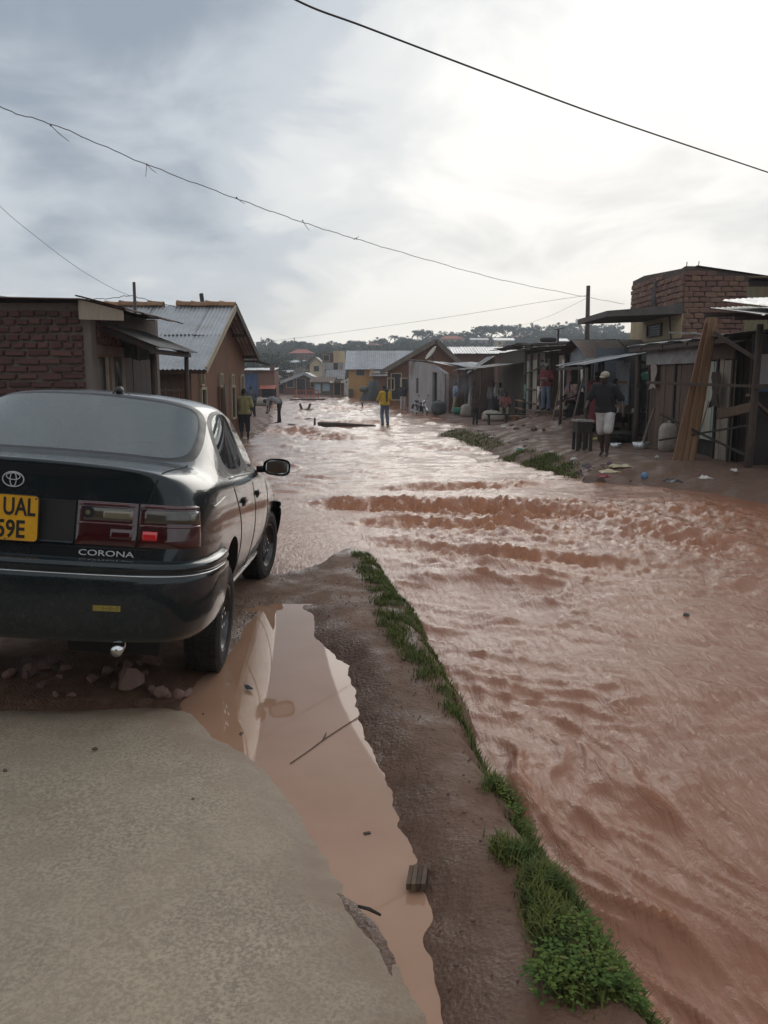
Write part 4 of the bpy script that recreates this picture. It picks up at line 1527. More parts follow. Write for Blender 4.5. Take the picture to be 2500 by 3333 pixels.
# ================================================================== far end of the street
def gable_house(name, label, x0, x1, y0, y1, zg, ze, zr, wall, roof, ridge='x', over=.3, windows=(), cat='house', group=None, sheet=None, door=None, ridge_at=.5, fascia=None):
    """closed gabled house; windows = (face, along, z, w, h) on the front (f) or left (l)"""
    t = thing(name, label, cat, ((x0 + x1) / 2, (y0 + y1) / 2, zg), group)
    w = MB()
    if ridge == 'x':
        ym = y0 + (y1 - y0) * ridge_at
        for x in (x0, x1 - .2):
            w.extr([(x, y0, zg), (x, y1, zg), (x, y1, ze), (x, ym, zr), (x, y0, ze)], (.2, 0, 0))
        w.box(x0 + .2, x1 - .2, y0, y0 + .2, zg, ze - .02)
        w.box(x0 + .2, x1 - .2, y1 - .2, y1, zg, ze - .02)
    else:
        xm = x0 + (x1 - x0) * ridge_at
        for y in (y0, y1 - .2):
            w.extr([(x0, y, zg), (x1, y, zg), (x1, y, ze), (xm, y, zr), (x0, y, ze)], (0, .2, 0))
        w.box(x0, x0 + .2, y0 + .2, y1 - .2, zg, ze - .02)
        w.box(x1 - .2, x1, y0 + .2, y1 - .2, zg, ze - .02)
    w.build('wall', MATS[wall], t)
    if sheet:
        sw, pitch, amp = sheet
    else:
        sw, pitch, amp = 3.0, .3, .03
    if ridge == 'x':
        k = over / max(.1, (ym - y0)) * (zr - ze)
        roof_sheets((x0 - over, ym, zr + .05), (x1 - x0 + 2 * over, 0, 0), (0, y0 - over - ym, ze - k - zr), MATS[roof], t, sw, 1, pitch, amp)
        roof_sheets((x0 - over, ym, zr + .05), (x1 - x0 + 2 * over, 0, 0), (0, y1 + over - ym, ze - k - zr), MATS[roof], t, sw, 1, pitch, amp)
    else:
        k = over / max(.1, (xm - x0)) * (zr - ze)
        roof_sheets((xm, y0 - over, zr + .05), (0, y1 - y0 + 2 * over, 0), (x0 - over - xm, 0, ze - k - zr), MATS[roof], t, sw, 1, pitch, amp)
        k2 = over / max(.1, (x1 - xm)) * (zr - ze)
        roof_sheets((xm, y0 - over, zr + .05), (0, y1 - y0 + 2 * over, 0), (x1 + over - xm, 0, ze - k2 - zr), MATS[roof], t, sw, 1, pitch, amp)
        if fascia:
            for a, b in (((xm, zr), (x0 - over, ze - k)), ((xm, zr), (x1 + over, ze - k2))):
                MB().beam((a[0], y0 - over, a[1] - .06), (b[0], y0 - over, b[1] - .06), .06, .34).build('verge_board', MATS[fascia], t)
    for (fc, s, z, ww, hh, pane) in windows:
        if fc == 'f':
            opening(t, (s, y0 - .004, z), EX, -EY, ww, hh, 'window' if hh < 1.5 else 'door', 'cream_frame', pane, .07)
        else:
            opening(t, (x0 - .004, s, z), EY, -EX, ww, hh, 'window', 'cream_frame', pane, .07)
    return t


def far_street():
    # ochre house
    y = 88.0
    zg = -.55
    x0, x1 = xat(1135, 1250, y), xat(1207, 1250, y)
    xr = xat(1335, 1250, y + 6)
    ze, zr = zat(1197, y), zat(1143, y + 3.6)
    t = gable_house('ochre_house', 'ochre yellow plastered house with a grey corrugated roof', x0, xr, y, y + 7.2, zg, ze, zr, 'plaster_ochre', 'iron_sheet', 'x', .4, [('f', xat(1173, 1210, y), zat(1210, y), .85, .75, 'dark_pane')], sheet=(1.0, .22, .03))
    MB().box(x1, x1 + .25, y - 1.4, y - .005, zg, zat(1200, y)).build('wing_wall', MATS['plaster_ochre'], t)
    MB().box(x1 + .25, x1 + 2.6, y - 1.4, y - 1.2, zg, zat(1215, y)).build('wing_wall', MATS['plaster_brown'], t)
    roof_sheets((x1 - .1, y - .05, ze - .1), (3.6, 0, 0), (0, -1.8, -.75), MATS['iron_worn'], t, 1.2, 1, .2, .025)
    MB().box(x0 - .03, x0 + .45, y - .5, y - .01, zg - .2, zg + 1.0).build('buttress', MATS['mortar_dark'], t)
    # gable house with the big verge
    y = 63.0
    xa = xat(1419, 1105, y)
    xl, xrr = xat(1263, 1200, y), xat(1497, 1150, y)
    t = gable_house('gabled_house', 'brown brick house with broad gable and wide grey verge boards', xl, xrr + .4, y, y + 9, -.55, zat(1197, y), zat(1107, y), 'plaster_brown', 'iron_worn', 'y', .55,
                    [('f', xat(1290, 1240, y), .95, .7, 1.9, 'dark_pane'), ('f', xat(1318, 1240, y), 1.1, .6, .9, 'dark_pane'), ('f', xat(1272, 1240, y), 1.15, .45, .8, 'plank_brown')], ridge_at=(xa - xl) / (xrr + .4 - xl), fascia='plaster_grey', sheet=(1.2, .2, .025))
    # long brick house behind
    y = 69.0
    gable_house('long_house', 'long low red brick house with pale corrugated roof behind the shacks', xat(1440, 1150, y), xat(1790, 1150, y), y, y + 6, -.5, zat(1150, y), zat(1131, y + 3), 'brick_brown', 'iron_sheet', 'x', .4, sheet=(1.1, .22, .03))
    # hut with blue doors on the left
    y = 72.0
    x0, x1 = xat(790, 1250, y), xat(894, 1250, y)
    zg = -.55
    t = thing('brick_hut', 'brick hut with blue painted metal doors and a white sheet roof', 'hut', ((x0 + x1) / 2, y, zg))
    zt = zat(1206, y)
    MB().box(x0, x1, y, y + 3, zg, zt).build('wall', MATS['brick_brown'], t)
    xm = xat(840, 1250, y)
    for i in range(2):
        a = x0 + .25 + i * (xm - x0 - .25) / 2
        MB().box(a, a + (xm - x0 - .25) / 2 - .02, y - .06, y - .005, zg + .05, zat(1214, y)).build('door', MATS['blue_paint'], t)
    roof_sheets((x0 - .1, y + 3.2, zt + .25), (x1 - x0 + .1, 0, 0), (0, -3.7, -.22), MATS['iron_sheet'], t, 1.2, 1, .2, .02)
    MB().box(xat(878, 1200, y), x1, y, y + .25, zt, zt + .38).build('parapet', MATS['brick_brown'], t)
    s = thing('stall', 'small dark stall with a red sheet roof in front of the brick hut', 'stall', (xat(868, 1250, 71), 70.6, zg))
    a, b = xat(842, 1262, 70.2), xat(894, 1262, 70.2)
    roof_sheets((a, 71.6, zat(1254, 71)), (b - a, 0, 0), (0, -1.6, -.28), MATS['red_roof'], s, .8, 1, .15, .02)
    for x in (a + .08, b - .08):
        MB().box(x - .05, x + .05, 70.1, 70.2, zg - .1, zat(1264, 70.2)).build('post', MATS['dark_wood'], s)
    MB().box(a + .05, b - .05, 71.5, 71.56, zg - .1, zat(1262, 71)).build('back', MATS['dark_inside'], s)
    MB().box(a + .1, b - .1, 70.3, 70.9, zg - .1, zg + .6).build('counter', MATS['dark_wood'], s)
    # brick gable house in the middle with lean-to
    y = 99.0
    x0, x1, xa = xat(922, 1240, y), xat(1043, 1240, y), xat(990, 1214, y)
    gable_house('brick_gable_house', 'small brick gabled house with white roof edge at the end of the flooded street', x0, x1, y, y + 7, -.5, zat(1240, y), zat(1214, y), 'brick_brown', 'iron_sheet', 'y', .35, [('f', xat(980, 1262, y), .55, 1.0, 1.9, 'dark_pane'), ('f', xat(1022, 1262, y), .9, .8, .8, 'dark_pane'), ('f', xat(945, 1262, y), .9, .8, .8, 'dark_pane')], ridge_at=(xa - x0) / (x1 - x0), fascia='iron_sheet', sheet=(1.5, .25, .03))
    gable_house('low_shed', 'low brown shed with silver roof left of the small brick gabled house', xat(893, 1260, 101), xat(926, 1260, 101), 101, 105, -.5, zat(1252, 101), zat(1240, 101), 'plaster_brown', 'iron_sheet', 'x', .3, [('f', xat(912, 1262, 101), .5, .8, 1.6, 'dark_pane')])
    y = 96.0
    x0, x1 = xat(1020, 1260, y), xat(1078, 1260, y)
    gable_house('blue_window_house', 'low house with pale blue window boards and a dark sloping roof', x0, x1, y, y + 5, -.5, zat(1243, y), zat(1228, y + 2.5), 'plaster_grey', 'iron_rusty', 'x', .4, [('f', xat(1062, 1260, y), zat(1260, y), .75, .8, 'pale_blue'), ('f', xat(1034, 1262, y), zat(1264, y), .6, 1.0, 'pale_blue')])
    x0, x1 = xat(1079, 1260, 93), xat(1117, 1260, 93)
    gable_house('kiosk', 'dark kiosk with a yellowish board roof beside the ochre house', x0, x1, 93, 96, -.5, zat(1247, 93), zat(1241, 94.5), 'plank_brown', 'plank_pale', 'x', .25, [('f', (x0 + x1) / 2, .45, .7, 1.5, 'dark_inside')], cat='kiosk')
    # unfinished tall house
    y = 118.0
    x0, x1 = xat(1047, 1200, y), xat(1116, 1200, y)
    zg = float(ground_h(np.array([x0]), np.array([y]))[0]) - .3
    t = thing('unfinished_house', 'tall unfinished house with red brick top and pale lower walls', 'house', ((x0 + x1) / 2, y + 3, zg))
    zb = zat(1180, y)
    MB().box(x0, x1, y, y + 5, zg, zb).build('wall', MATS['plaster_pale'], t)
    MB().box(x0 + .1, x1 - .6, y + .06, y + 4.9, zb + .003, zat(1150, y)).build('upper_wall', MATS['brick_red'], t)
    MB().box(x1 - 1.3, x1 + .1, y - .06, y + 4, zb + .003, zat(1142, y)).build('roof_room', MATS['plaster_cream'], t)
    for u, v, w_, h_ in ((1062, 1165, .8, .8), (1093, 1193, .6, 1.0), (1096, 1232, .6, 1.0), (1066, 1215, .6, 1.1)):
        opening(t, (xat(u, v, y), y - .004 if v > 1180 else y + .056, zat(v, y)), EX, -EY, w_, h_, 'window', 'cream_frame', 'dark_pane', .08)
    y = 104.0
    gable_house('grey_roof_house', 'small house with a steep grey roof in front of the unfinished tall house', xat(1066, 1240, y), xat(1114, 1240, y), y, y + 5, -.5, zat(1232, y), zat(1205, y + 2.5), 'plaster_grey', 'iron_worn', 'x', .3, [('f', xat(1085, 1240, y), zat(1245, y), .6, .8, 'dark_pane')])
    y = 150.0
    zz = gz(-13, 150) - .5
    gable_house('tan_gable_house', 'tan brick gabled house beside the unfinished tall house', xat(1008, 1200, y), xat(1050, 1200, y), y, y + 8, zz, zat(1182, y), zat(1163, y), 'plaster_cream', 'iron_worn', 'y', .4, [('f', xat(1030, 1200, y), zat(1200, y), .9, .9, 'dark_pane')])


far_street()


# ------------------------------------------------------------------ things standing in the flood
def flood_things():
    wz = lambda x, y: float(wlevel(np.array([x]), np.array([y]))[0])
    # railing
    a, b = gp(958, 1299, -.5), gp(1036, 1297, -.5)
    y = 80.0
    a, b = Vector((xat(960, 1298, y), y, -.5)), Vector((xat(1036, 1298, y), y, -.5))
    t = thing('railing', 'rusty red bar railing standing in the flooded street', 'railing', ((a.x + b.x) / 2, y, -.6))
    for z in (-.02, .42):
        MB().tube([(a.x, y, z), (b.x, y, z)], .035, 6).build('rail', MATS['red_roof'], t)
    for i in range(9):
        x = a.x + (b.x - a.x) * i / 8
        MB().tube([(x, y, -.8), (x, y, .46)], .03 if i % 8 else .045, 6).build('bar', MATS['red_roof'], t)
    c = Vector((xat(945, 1302, 77), 77, -.5))
    d = Vector((xat(1058, 1299, 77), 77, -.5))
    o = MB().beam((c.x, 77, -.40), (d.x, 77, -.36), .5, .14).build('log', MATS['dark_wood'], None, loc=(c.x, 77, -.45))
    tag(o, 'long dark timber lying in the water below the rusty railing', 'timber')
    # sunken beam the man in yellow stands behind
    y = 35.8
    p, q = at(1035, 1370, y), at(1200, 1375, y)
    t = thing('timber_beam', 'long wet timber beam lying across the flood by the yellow jacket', 'beam', (p.x, y, -.5))
    MB().tube([(p.x, y, -.33), (0.5 * (p.x + q.x), y, -.36), (q.x + .3, y + .1, -.46)], [.09, .085, .08], 8).build('log', MATS['pole_wood'], t, smooth=True)
    t = thing('timber_post', 'broken post stub with short board at the end of the wet beam', 'post', (xat(1024, 1380, 35.4), 35.4, -.6))
    x = xat(1024, 1380, 35.4)
    post(t, x, 35.4, -.8, -.05, .05, name='stub')
    MB().beam((x + .05, 35.4, -.40), (x + .9, 35.35, -.41), .12, .05).build('board', MATS['dark_wood'], t)
    # pair of stakes and grass tuft
    y = 55.0
    for du, lean, lab in ((988, -.12, 'left leaning stake of the pair standing in the flood'), (997, .14, 'right leaning stake of the pair standing in the flood')):
        x = xat(du, 1330, y)
        m = MB().tube([(x, y, -.8), (x + lean * 2, y, zat(1313, y))], [.09, .08], 8)
        tag(m.build('stake', MATS['pole_wood'], None, loc=(x, y, -.5)), lab, 'stake')
    for u, v0, yy, lab in ((1180, 1310, 58.0, 'short stake alone in the flood behind the yellow jacket'), (1162, 1315, 57.0, 'thin twig stake beside a foam crest in the flood')):
        x = xat(u, 1330, yy)
        m = MB().tube([(x + .08, yy, -.8), (x - .03, yy, zat(v0, yy))], [.07 if u > 1170 else .025, .06 if u > 1170 else .015], 8)
        tag(m.build('stake', MATS['pole_wood'], None, loc=(x, yy, -.5)), lab, 'stake')
    # rocks and clods breaking the surface
    spec = [(1312, 1372, 36.5, .22, .16, 'dark rock with a raised point right of the yellow jacket'), (1005, 1365, 39.0, .35, .10, 'flat dark clod in the flood near the post stub'), (1088, 1296, 74.0, 1.1, .25, 'low dark mud bar breaking the far flood surface'), (955, 1382, 37.0, .45, .08, 'low mud clod near the bending person'), (1275, 1329, 50.0, .6, .12, 'dark slab of debris beside the yellow jacket'), (1460, 1376, 35.0, .8, .10, 'muddy clod off the right bank below the motorcycle'), (2238, 1998, None, .050, .05, 'small dark rock breaking the near flood surface')]
    for i, (u, v, yy, r, h, lab) in enumerate(spec):
        p = gp(u, v, wz(*(gp(u, v, -.3).xy)))
        if yy is None:
            p = gp(u, v, -.2)
        rock('rock', p + Vector((0, 0, -.02)), (r, r * .7, h), MATS['mud_lump' if r > .1 else 'concrete_old'], lab, 'rock', None, 30 + i)


def rock(name, p, r, mat, label, cat, group, seed, parent=None):
    rn = random.Random(seed)
    bm = bmesh.new()
    bmesh.ops.create_icosphere(bm, subdivisions=2, radius=1.0)
    dirs = [Vector((rn.uniform(-1, 1), rn.uniform(-1, 1), rn.uniform(-1, 1))).normalized() for _ in range(15)]
    cut = [rn.uniform(.42, .80) for _ in dirs]
    for v in bm.verts:
        for d, c in zip(dirs, cut):
            k = v.co.dot(d)
            if k > c:
                v.co -= d * (k - c) * .9
        v.co += Vector((rn.uniform(-1, 1), rn.uniform(-1, 1), rn.uniform(-1, 1))) * .035
        v.co = Vector((v.co.x * r[0], v.co.y * r[1], v.co.z * r[2]))
    me = bpy.data.meshes.new(name)
    bm.to_mesh(me)
    bm.free()
    me.materials.append(mat)
    o = bpy.data.objects.new(name, me)
    o.location = p
    o.rotation_euler = (jig(.3), jig(.3), rn.uniform(0, 6))
    link(o)
    return tag(o, label, cat, group)


flood_things()


# ------------------------------------------------------------------ trees
def leaf_mat(name, c):
    t = NT(name)
    n = t.noise(t.geo(), .35, 3)
    r = t.rnd()
    col = t.mix(t.rng(n, .35, .65), c, tuple(x * .55 for x in c))
    hs = t.n('ShaderNodeHueSaturation')
    t.l(col, hs.inputs['Color'])
    t.l(t.rng(r, 0, 1, .75, 1.25), hs.inputs['Value'])
    t.set(Base_Color=hs.outputs[0], Roughness=.75)
    MATS[name] = t.m
    return t.m


leaf_mat('leaf_dark', (.055, .078, .036))
leaf_mat('leaf_mid', (.060, .085, .034))
surf('bark', (.095, .072, .055), (.06, .048, .038), .95, 5, .6, .03)


def crown_mesh(name, seed, shape, nclump, nleaf, ls, mat):
    rs = np.random.RandomState(seed)
    V, Fc = [], []
    cl = []
    while len(cl) < nclump:
        p = rs.uniform(-1, 1, 3)
        if shape == 'round' and np.linalg.norm(p) > 1:
            continue
        if shape == 'flat' and (np.linalg.norm(p[:2]) > 1 or p[2] < -.1 - .3 * (1 - np.linalg.norm(p[:2])) or p[2] > .45 + rs.uniform(0, .2)):
            continue
        if shape == 'tall' and np.linalg.norm(p * np.array([1.6, 1.6, 1])) > 1:
            continue
        if np.linalg.norm(p) < .35 and rs.rand() < .6:
            continue
        cl.append(p)
    for p in cl:
        rad = rs.uniform(.16, .34)
        for _ in range(nleaf):
            d = rs.normal(size=3)
            d /= np.linalg.norm(d) + 1e-9
            c = p + d * rad * rs.uniform(.35, 1.0) ** .6 * np.array([1, 1, .75])
            a = rs.normal(size=3)
            a /= np.linalg.norm(a)
            b = np.cross(a, rs.normal(size=3))
            b /= np.linalg.norm(b) + 1e-9
            s = ls * rs.uniform(.6, 1.4)
            k = len(V)
            V += [c - a * s, c + b * s * .55, c + a * s, c - b * s * .55]
            Fc.append((k, k + 1, k + 2, k + 3))
    return np_mesh(name, np.array(V), np.array(Fc), mat, smooth=False)


CROWNS = [crown_mesh('crown', 11, 'round', 60, 44, .075, MATS['leaf_dark']), crown_mesh('crown', 12, 'round', 48, 46, .08, MATS['leaf_mid']),
          crown_mesh('crown', 13, 'flat', 50, 40, .075, MATS['leaf_dark']), crown_mesh('crown', 14, 'tall', 46, 40, .07, MATS['leaf_dark']), crown_mesh('crown', 15, 'round', 38, 38, .08, MATS['leaf_dark'])]


def trunk_mesh(seed):
    rn = random.Random(seed)
    m = MB()
    m.tube([(0, 0, -.3), (.01, 0, .2), (.02, .01, .5), (.0, .02, .72)], [.045, .034, .026, .018], 7)
    for i in range(6):
        a = i * 1.05 + rn.uniform(-.3, .3)
        z = rn.uniform(.40, .62)
        m.tube([(.01, 0, z), (.16 * math.cos(a), .16 * math.sin(a), z + .13), (.30 * math.cos(a), .30 * math.sin(a), z + .25)], [.016, .011, .006], 5)
    return m.mesh('trunk', MATS['bark'], smooth=True)


TRUNKS = [trunk_mesh(1), trunk_mesh(2)]


def palm_meshes():
    m = MB()
    m.tube([(0, 0, -.3), (.01, 0, .4), (.03, 0, .86)], [.022, .018, .015], 7)
    tr = m.mesh('trunk', MATS['bark'], smooth=True)
    f = MB()
    rn = random.Random(4)
    for i in range(22):
        a = i * 2.4
        up = rn.uniform(-.15, .9)
        L = rn.uniform(.26, .36)
        pts = []
        for j in range(6):
            t = j / 5
            pts.append(Vector((.03 + math.cos(a) * L * t, math.sin(a) * L * t, .86 + L * (up * t - .95 * t * t))))
        for j in range(5):
            p, q = pts[j], pts[j + 1]
            sd = (q - p).cross(UP).normalized()
            for s in (-1, 1):
                w = .055 * math.sin(math.pi * min(.95, (j + .7) / 5))
                f.add([p, q, q + sd * s * w + Vector((0, 0, -.03)), p + sd * s * w * .8 + Vector((0, 0, -.03))], [(0, 1, 2, 3)])
    return tr, f.mesh('crown', MATS['leaf_dark'])


PALM = palm_meshes()


def tree(x, y, h, w, kind, label, group=None, crown_z=.62, zs=.42, name='tree', rz=None, zbase=None):
    z = gz(x, y) if zbase is None else zbase
    t = thing(name, label, 'tree', (x, y, z - .2), group)
    rz = random.uniform(0, 6.28) if rz is None else rz
    if kind == 'palm':
        for nm, me in (('trunk', PALM[0]), ('crown', PALM[1])):
            o = link(bpy.data.objects.new(nm, me), t)
            o.scale = (h, h, h)
            o.rotation_euler = (0, 0, rz)
        return t
    o = link(bpy.data.objects.new('trunk', random.choice(TRUNKS)), t)
    o.scale = (h * .95, h * .95, h)
    o.rotation_euler = (0, 0, rz)
    o = link(bpy.data.objects.new('crown', CROWNS[kind]), t)
    o.location = (0, 0, h * crown_z)
    o.scale = (w / 2, w / 2, h * zs)
    o.rotation_euler = (0, 0, rz)
    return t


def hillside():
    rn = random.Random(21)
    # trees that cut the skyline: pixel of the crown's top, distance
    sky = [(838, 1135, 330, 0), (880, 1142, 320, 1), (905, 1126, 330, 0), (950, 1108, 350, 2), (982, 1112, 350, 2), (1015, 1140, 340, 0), (1040, 1124, 360, 0), (1080, 1112, 380, 0), (1125, 1115, 390, 'palm'), (1158, 1107, 400, 2),
           (1200, 1118, 400, 0), (1235, 1100, 400, 0), (1285, 1084, 400, 'palm'), (1320, 1095, 410, 0), (1358, 1074, 400, 'palm'), (1375, 1072, 405, 2), (1410, 1086, 410, 0), (1440, 1078, 410, 4), (1470, 1084, 420, 3), (1505, 1080, 420, 0), (1545, 1070, 420, 1), (1580, 1060, 430, 2), (1600, 1058, 430, 2),
           (1645, 1056, 430, 2), (1690, 1058, 430, 0), (1735, 1056, 430, 0), (1775, 1066, 430, 0), (1815, 1054, 440, 0), (1850, 1050, 440, 0), (1880, 1045, 440, 3), (1925, 1052, 440, 0), (1965, 1056, 440, 0), (2010, 1052, 440, 1)]
    g = 'trees along the ridge of the far hill'
    for i, (u, v, y, k) in enumerate(sky):
        p = at(u, v, y)
        zg = gz(p.x, y)
        h = p.z - zg
        if h < 6:
            h = 6
        lab = 'tall palm breaking the skyline of the far hill' if k == 'palm' else {0: 'dense dark tree on the ridge of the far hill', 1: 'mid green rounded tree on the ridge of the far hill', 2: 'flat topped open tree on the ridge of the far hill', 3: 'narrow tall tree on the ridge of the far hill', 4: 'thin crowned tree on the ridge of the far hill'}[k]
        tree(p.x, y, h, rn.uniform(8, 13) if k != 3 else 8, k, lab, ('palms' if k == 'palm' else 'trees type %s' % 'abcde'[k]) + ' along the far ridge', crown_z=.66 if k != 2 else .78, zs=.40 if k != 2 else .30)
    g = 'trees on the slope of the far hill'
    n = 0
    hz_ = [(u, 1165 + 14 * math.sin(u * .05), 240 + (u % 90)) for u in range(830, 1480, 26)] + [(u, 1120 + 10 * math.sin(u * .07), 320 + (u % 70)) for u in range(845, 2060, 27)] + [(u, 1108 + 8 * math.sin(u * .09), 350 + (u % 60)) for u in range(1280, 2080, 31)] + [(u, 1195 + 8 * math.sin(u * .11), 150 + (u % 60)) for u in (850, 868, 886, 1052, 1090)] + [(1400 + 40 * i, 1104 + 6 * math.sin(i), 330 + 9 * i) for i in range(16)]
    for (u, v, y) in hz_:
        v += rn.uniform(-10, 10)
        if 935 < u < 1022 and v > 1120:
            continue
        p = at(u, v, y)
        zg = gz(p.x, y)
        h = min(13, max(6, p.z - zg))
        k = rn.choice((0, 0, 1, 0, 4))
        tree(p.x, y, h, rn.uniform(8, 12), k, 'bushy green tree on the slope of the far hill below its ridge', g, crown_z=.55, zs=.48)
    # houses on the hill
    hs = [(943, 1016, 1137, 1150, 1175, 255, 'plaster_brown', 'red_roof', 'large house with a bright red roof among the hill trees', 1),
          (1432, 1512, 1093, 1103, 1125, 345, 'plaster_cream', 'red_roof', 'wide pale red roofed house on the right of the hill', 1),
          (1535, 1588, 1100, 1107, 1128, 335, 'plaster_pale', 'iron_worn', 'pale walled house in the hill gap behind the brick long house', 0),
          (1612, 1672, 1100, 1108, 1130, 330, 'plaster_cream', 'iron_sheet', 'cream house with pale roof high on the right hillside', 0),
          (1778, 1848, 1102, 1110, 1134, 300, 'plaster_pale', 'iron_sheet', 'white walled house with pale roof near the timber pole', 0),
          (868, 910, 1188, 1194, 1215, 210, 'plaster_pale', 'iron_sheet', 'small pale house low on the hill above the brick hut', 0),
          (1015, 1048, 1172, 1180, 1200, 235, 'plaster_grey', 'iron_blue', 'blue roofed house low on the hill by the tan gabled house', 0),
          (1190, 1240, 1118, 1124, 1140, 330, 'plaster_brown', 'red_roof', 'small red roofed house above the ochre house', 1),
          (930, 985, 1172, 1180, 1204, 225, 'plaster_grey', 'iron_sheet', 'grey house with pale roof below the bright red roof', 0),
          (1670, 1720, 1092, 1098, 1112, 380, 'plaster_cream', 'red_roof', 'faint red roofed house near the top of the right hill', 1),
          (905, 940, 1205, 1212, 1235, 160, 'plaster_brown', 'iron_sheet', 'silver roofed house behind the small brick gabled house', 0),
          (852, 893, 1222, 1230, 1255, 140, 'plaster_pale', 'iron_sheet', 'white walled house behind the low brown shed', 0)]
    for (u0, u1, vr, ve, vb, y, wall, roof, lab, hip) in hs:
        x0, x1 = xat(u0, ve, y), xat(u1, ve, y)
        zg = min(gz(x0, y), zat(vb, y)) - 1.0
        ze, zr = zat(ve, y), zat(vr, y + 4)
        t = thing('hill_house', lab, 'house', ((x0 + x1) / 2, y + 4, zg))
        MB().box(x0, x1, y, y + 8, zg, ze).build('wall', MATS[wall], t)
        ov = .5
        if hip:
            r = MB()
            i = min(3.5, (x1 - x0) * .3)
            r.add([(x0 - ov, y - ov, ze + .01), (x1 + ov, y - ov, ze + .01), (x1 + ov, y + 8 + ov, ze + .01), (x0 - ov, y + 8 + ov, ze + .01), (x0 + i, y + 4, zr), (x1 - i, y + 4, zr)], [(0, 1, 5, 4), (1, 2, 5), (2, 3, 4, 5), (3, 0, 4), (3, 2, 1, 0)])
            r.build('roof', MATS[roof], t)
        else:
            MB().extr([(x0 - ov, y - ov, ze + .01), (x0 - ov, y + 8 + ov, ze + .01), (x0 - ov, y + 4, zr)], (x1 - x0 + 2 * ov, 0, 0)).build('roof', MATS[roof], t)
        n = max(2, int((x1 - x0) / 2.6))
        for k in range(n):
            xc = x0 + (x1 - x0) * (k + .5) / n
            if ze - zg > 2:
                opening(t, (xc, y - .004, ze - 1.1), EX, -EY, .9, 1.0, 'window', 'cream_frame', 'dark_pane', .08)
    # masts on the hill
    for u, v in ((850, 1098), (885, 1108), (958, 1098)):
        p = at(u, v, 380)
        m = MB()
        zg = gz(p.x, 380)
        for s in (-.5, .5):
            m.tube([(p.x + s, 380, zg), (p.x + s * .2, 380, p.z)], .10, 5)
        for i in range(8):
            z = zg + (p.z - zg) * i / 8
            m.beam((p.x - .5 + .05 * i, 380, z), (p.x + .5 - .05 * i, 380, z + 1.5), .1, .1)
        o = m.build('radio_mast', MATS['iron_worn'], None, loc=(p.x, 380, zg))
        tag(o, 'thin lattice radio mast above the trees of the far hill', 'mast', 'radio masts on the far hill')


hillside()


# ------------------------------------------------------------------ unseen shop row and trees, added so the car's paint reflects less bright sky
def behind():
    t = gable_house('shop_row', 'unseen long brown shop row added behind the concrete apron to darken car reflections', -16, 3, -19, -13, -.1, 4.2, 6.0, 'plaster_brown', 'iron_rusty', 'x', .5, cat='shop', sheet=(2.0, .3, .03))
    for i, x in enumerate((-13.5, -10, -6.5, -3, .5)):
        f = MB()
        frame_rect(f, (x, -12.98, 1.25), EX, 1, 1.6, 2.3, .1, .1, EY)
        fo = f.build('door', MATS['cream_frame'], t)
        pn = MB().box(x - .8 - t.location.x, x + .8 - t.location.x, -12.995 - t.location.y, -12.98 - t.location.y, .1 - t.location.z, 2.4 - t.location.z)
        pn.build('pane', MATS['dark_pane'], fo, local=True)
    for i, (x, y, h) in enumerate(((-12, -24, 13), (-5, -23, 14.5), (-9, -25, 13.5), (2, -23, 11))):
        tree(x, y, h, 10, (0, 1, 0, 4)[i], ('unseen dense dark tree added left of the shop row roof', 'unseen mid green tree added behind the shop row middle', 'unseen dense tree added behind the shop row right half', 'unseen thin crowned tree added right of the shop row')[i], crown_z=.62, zs=.45)


behind()
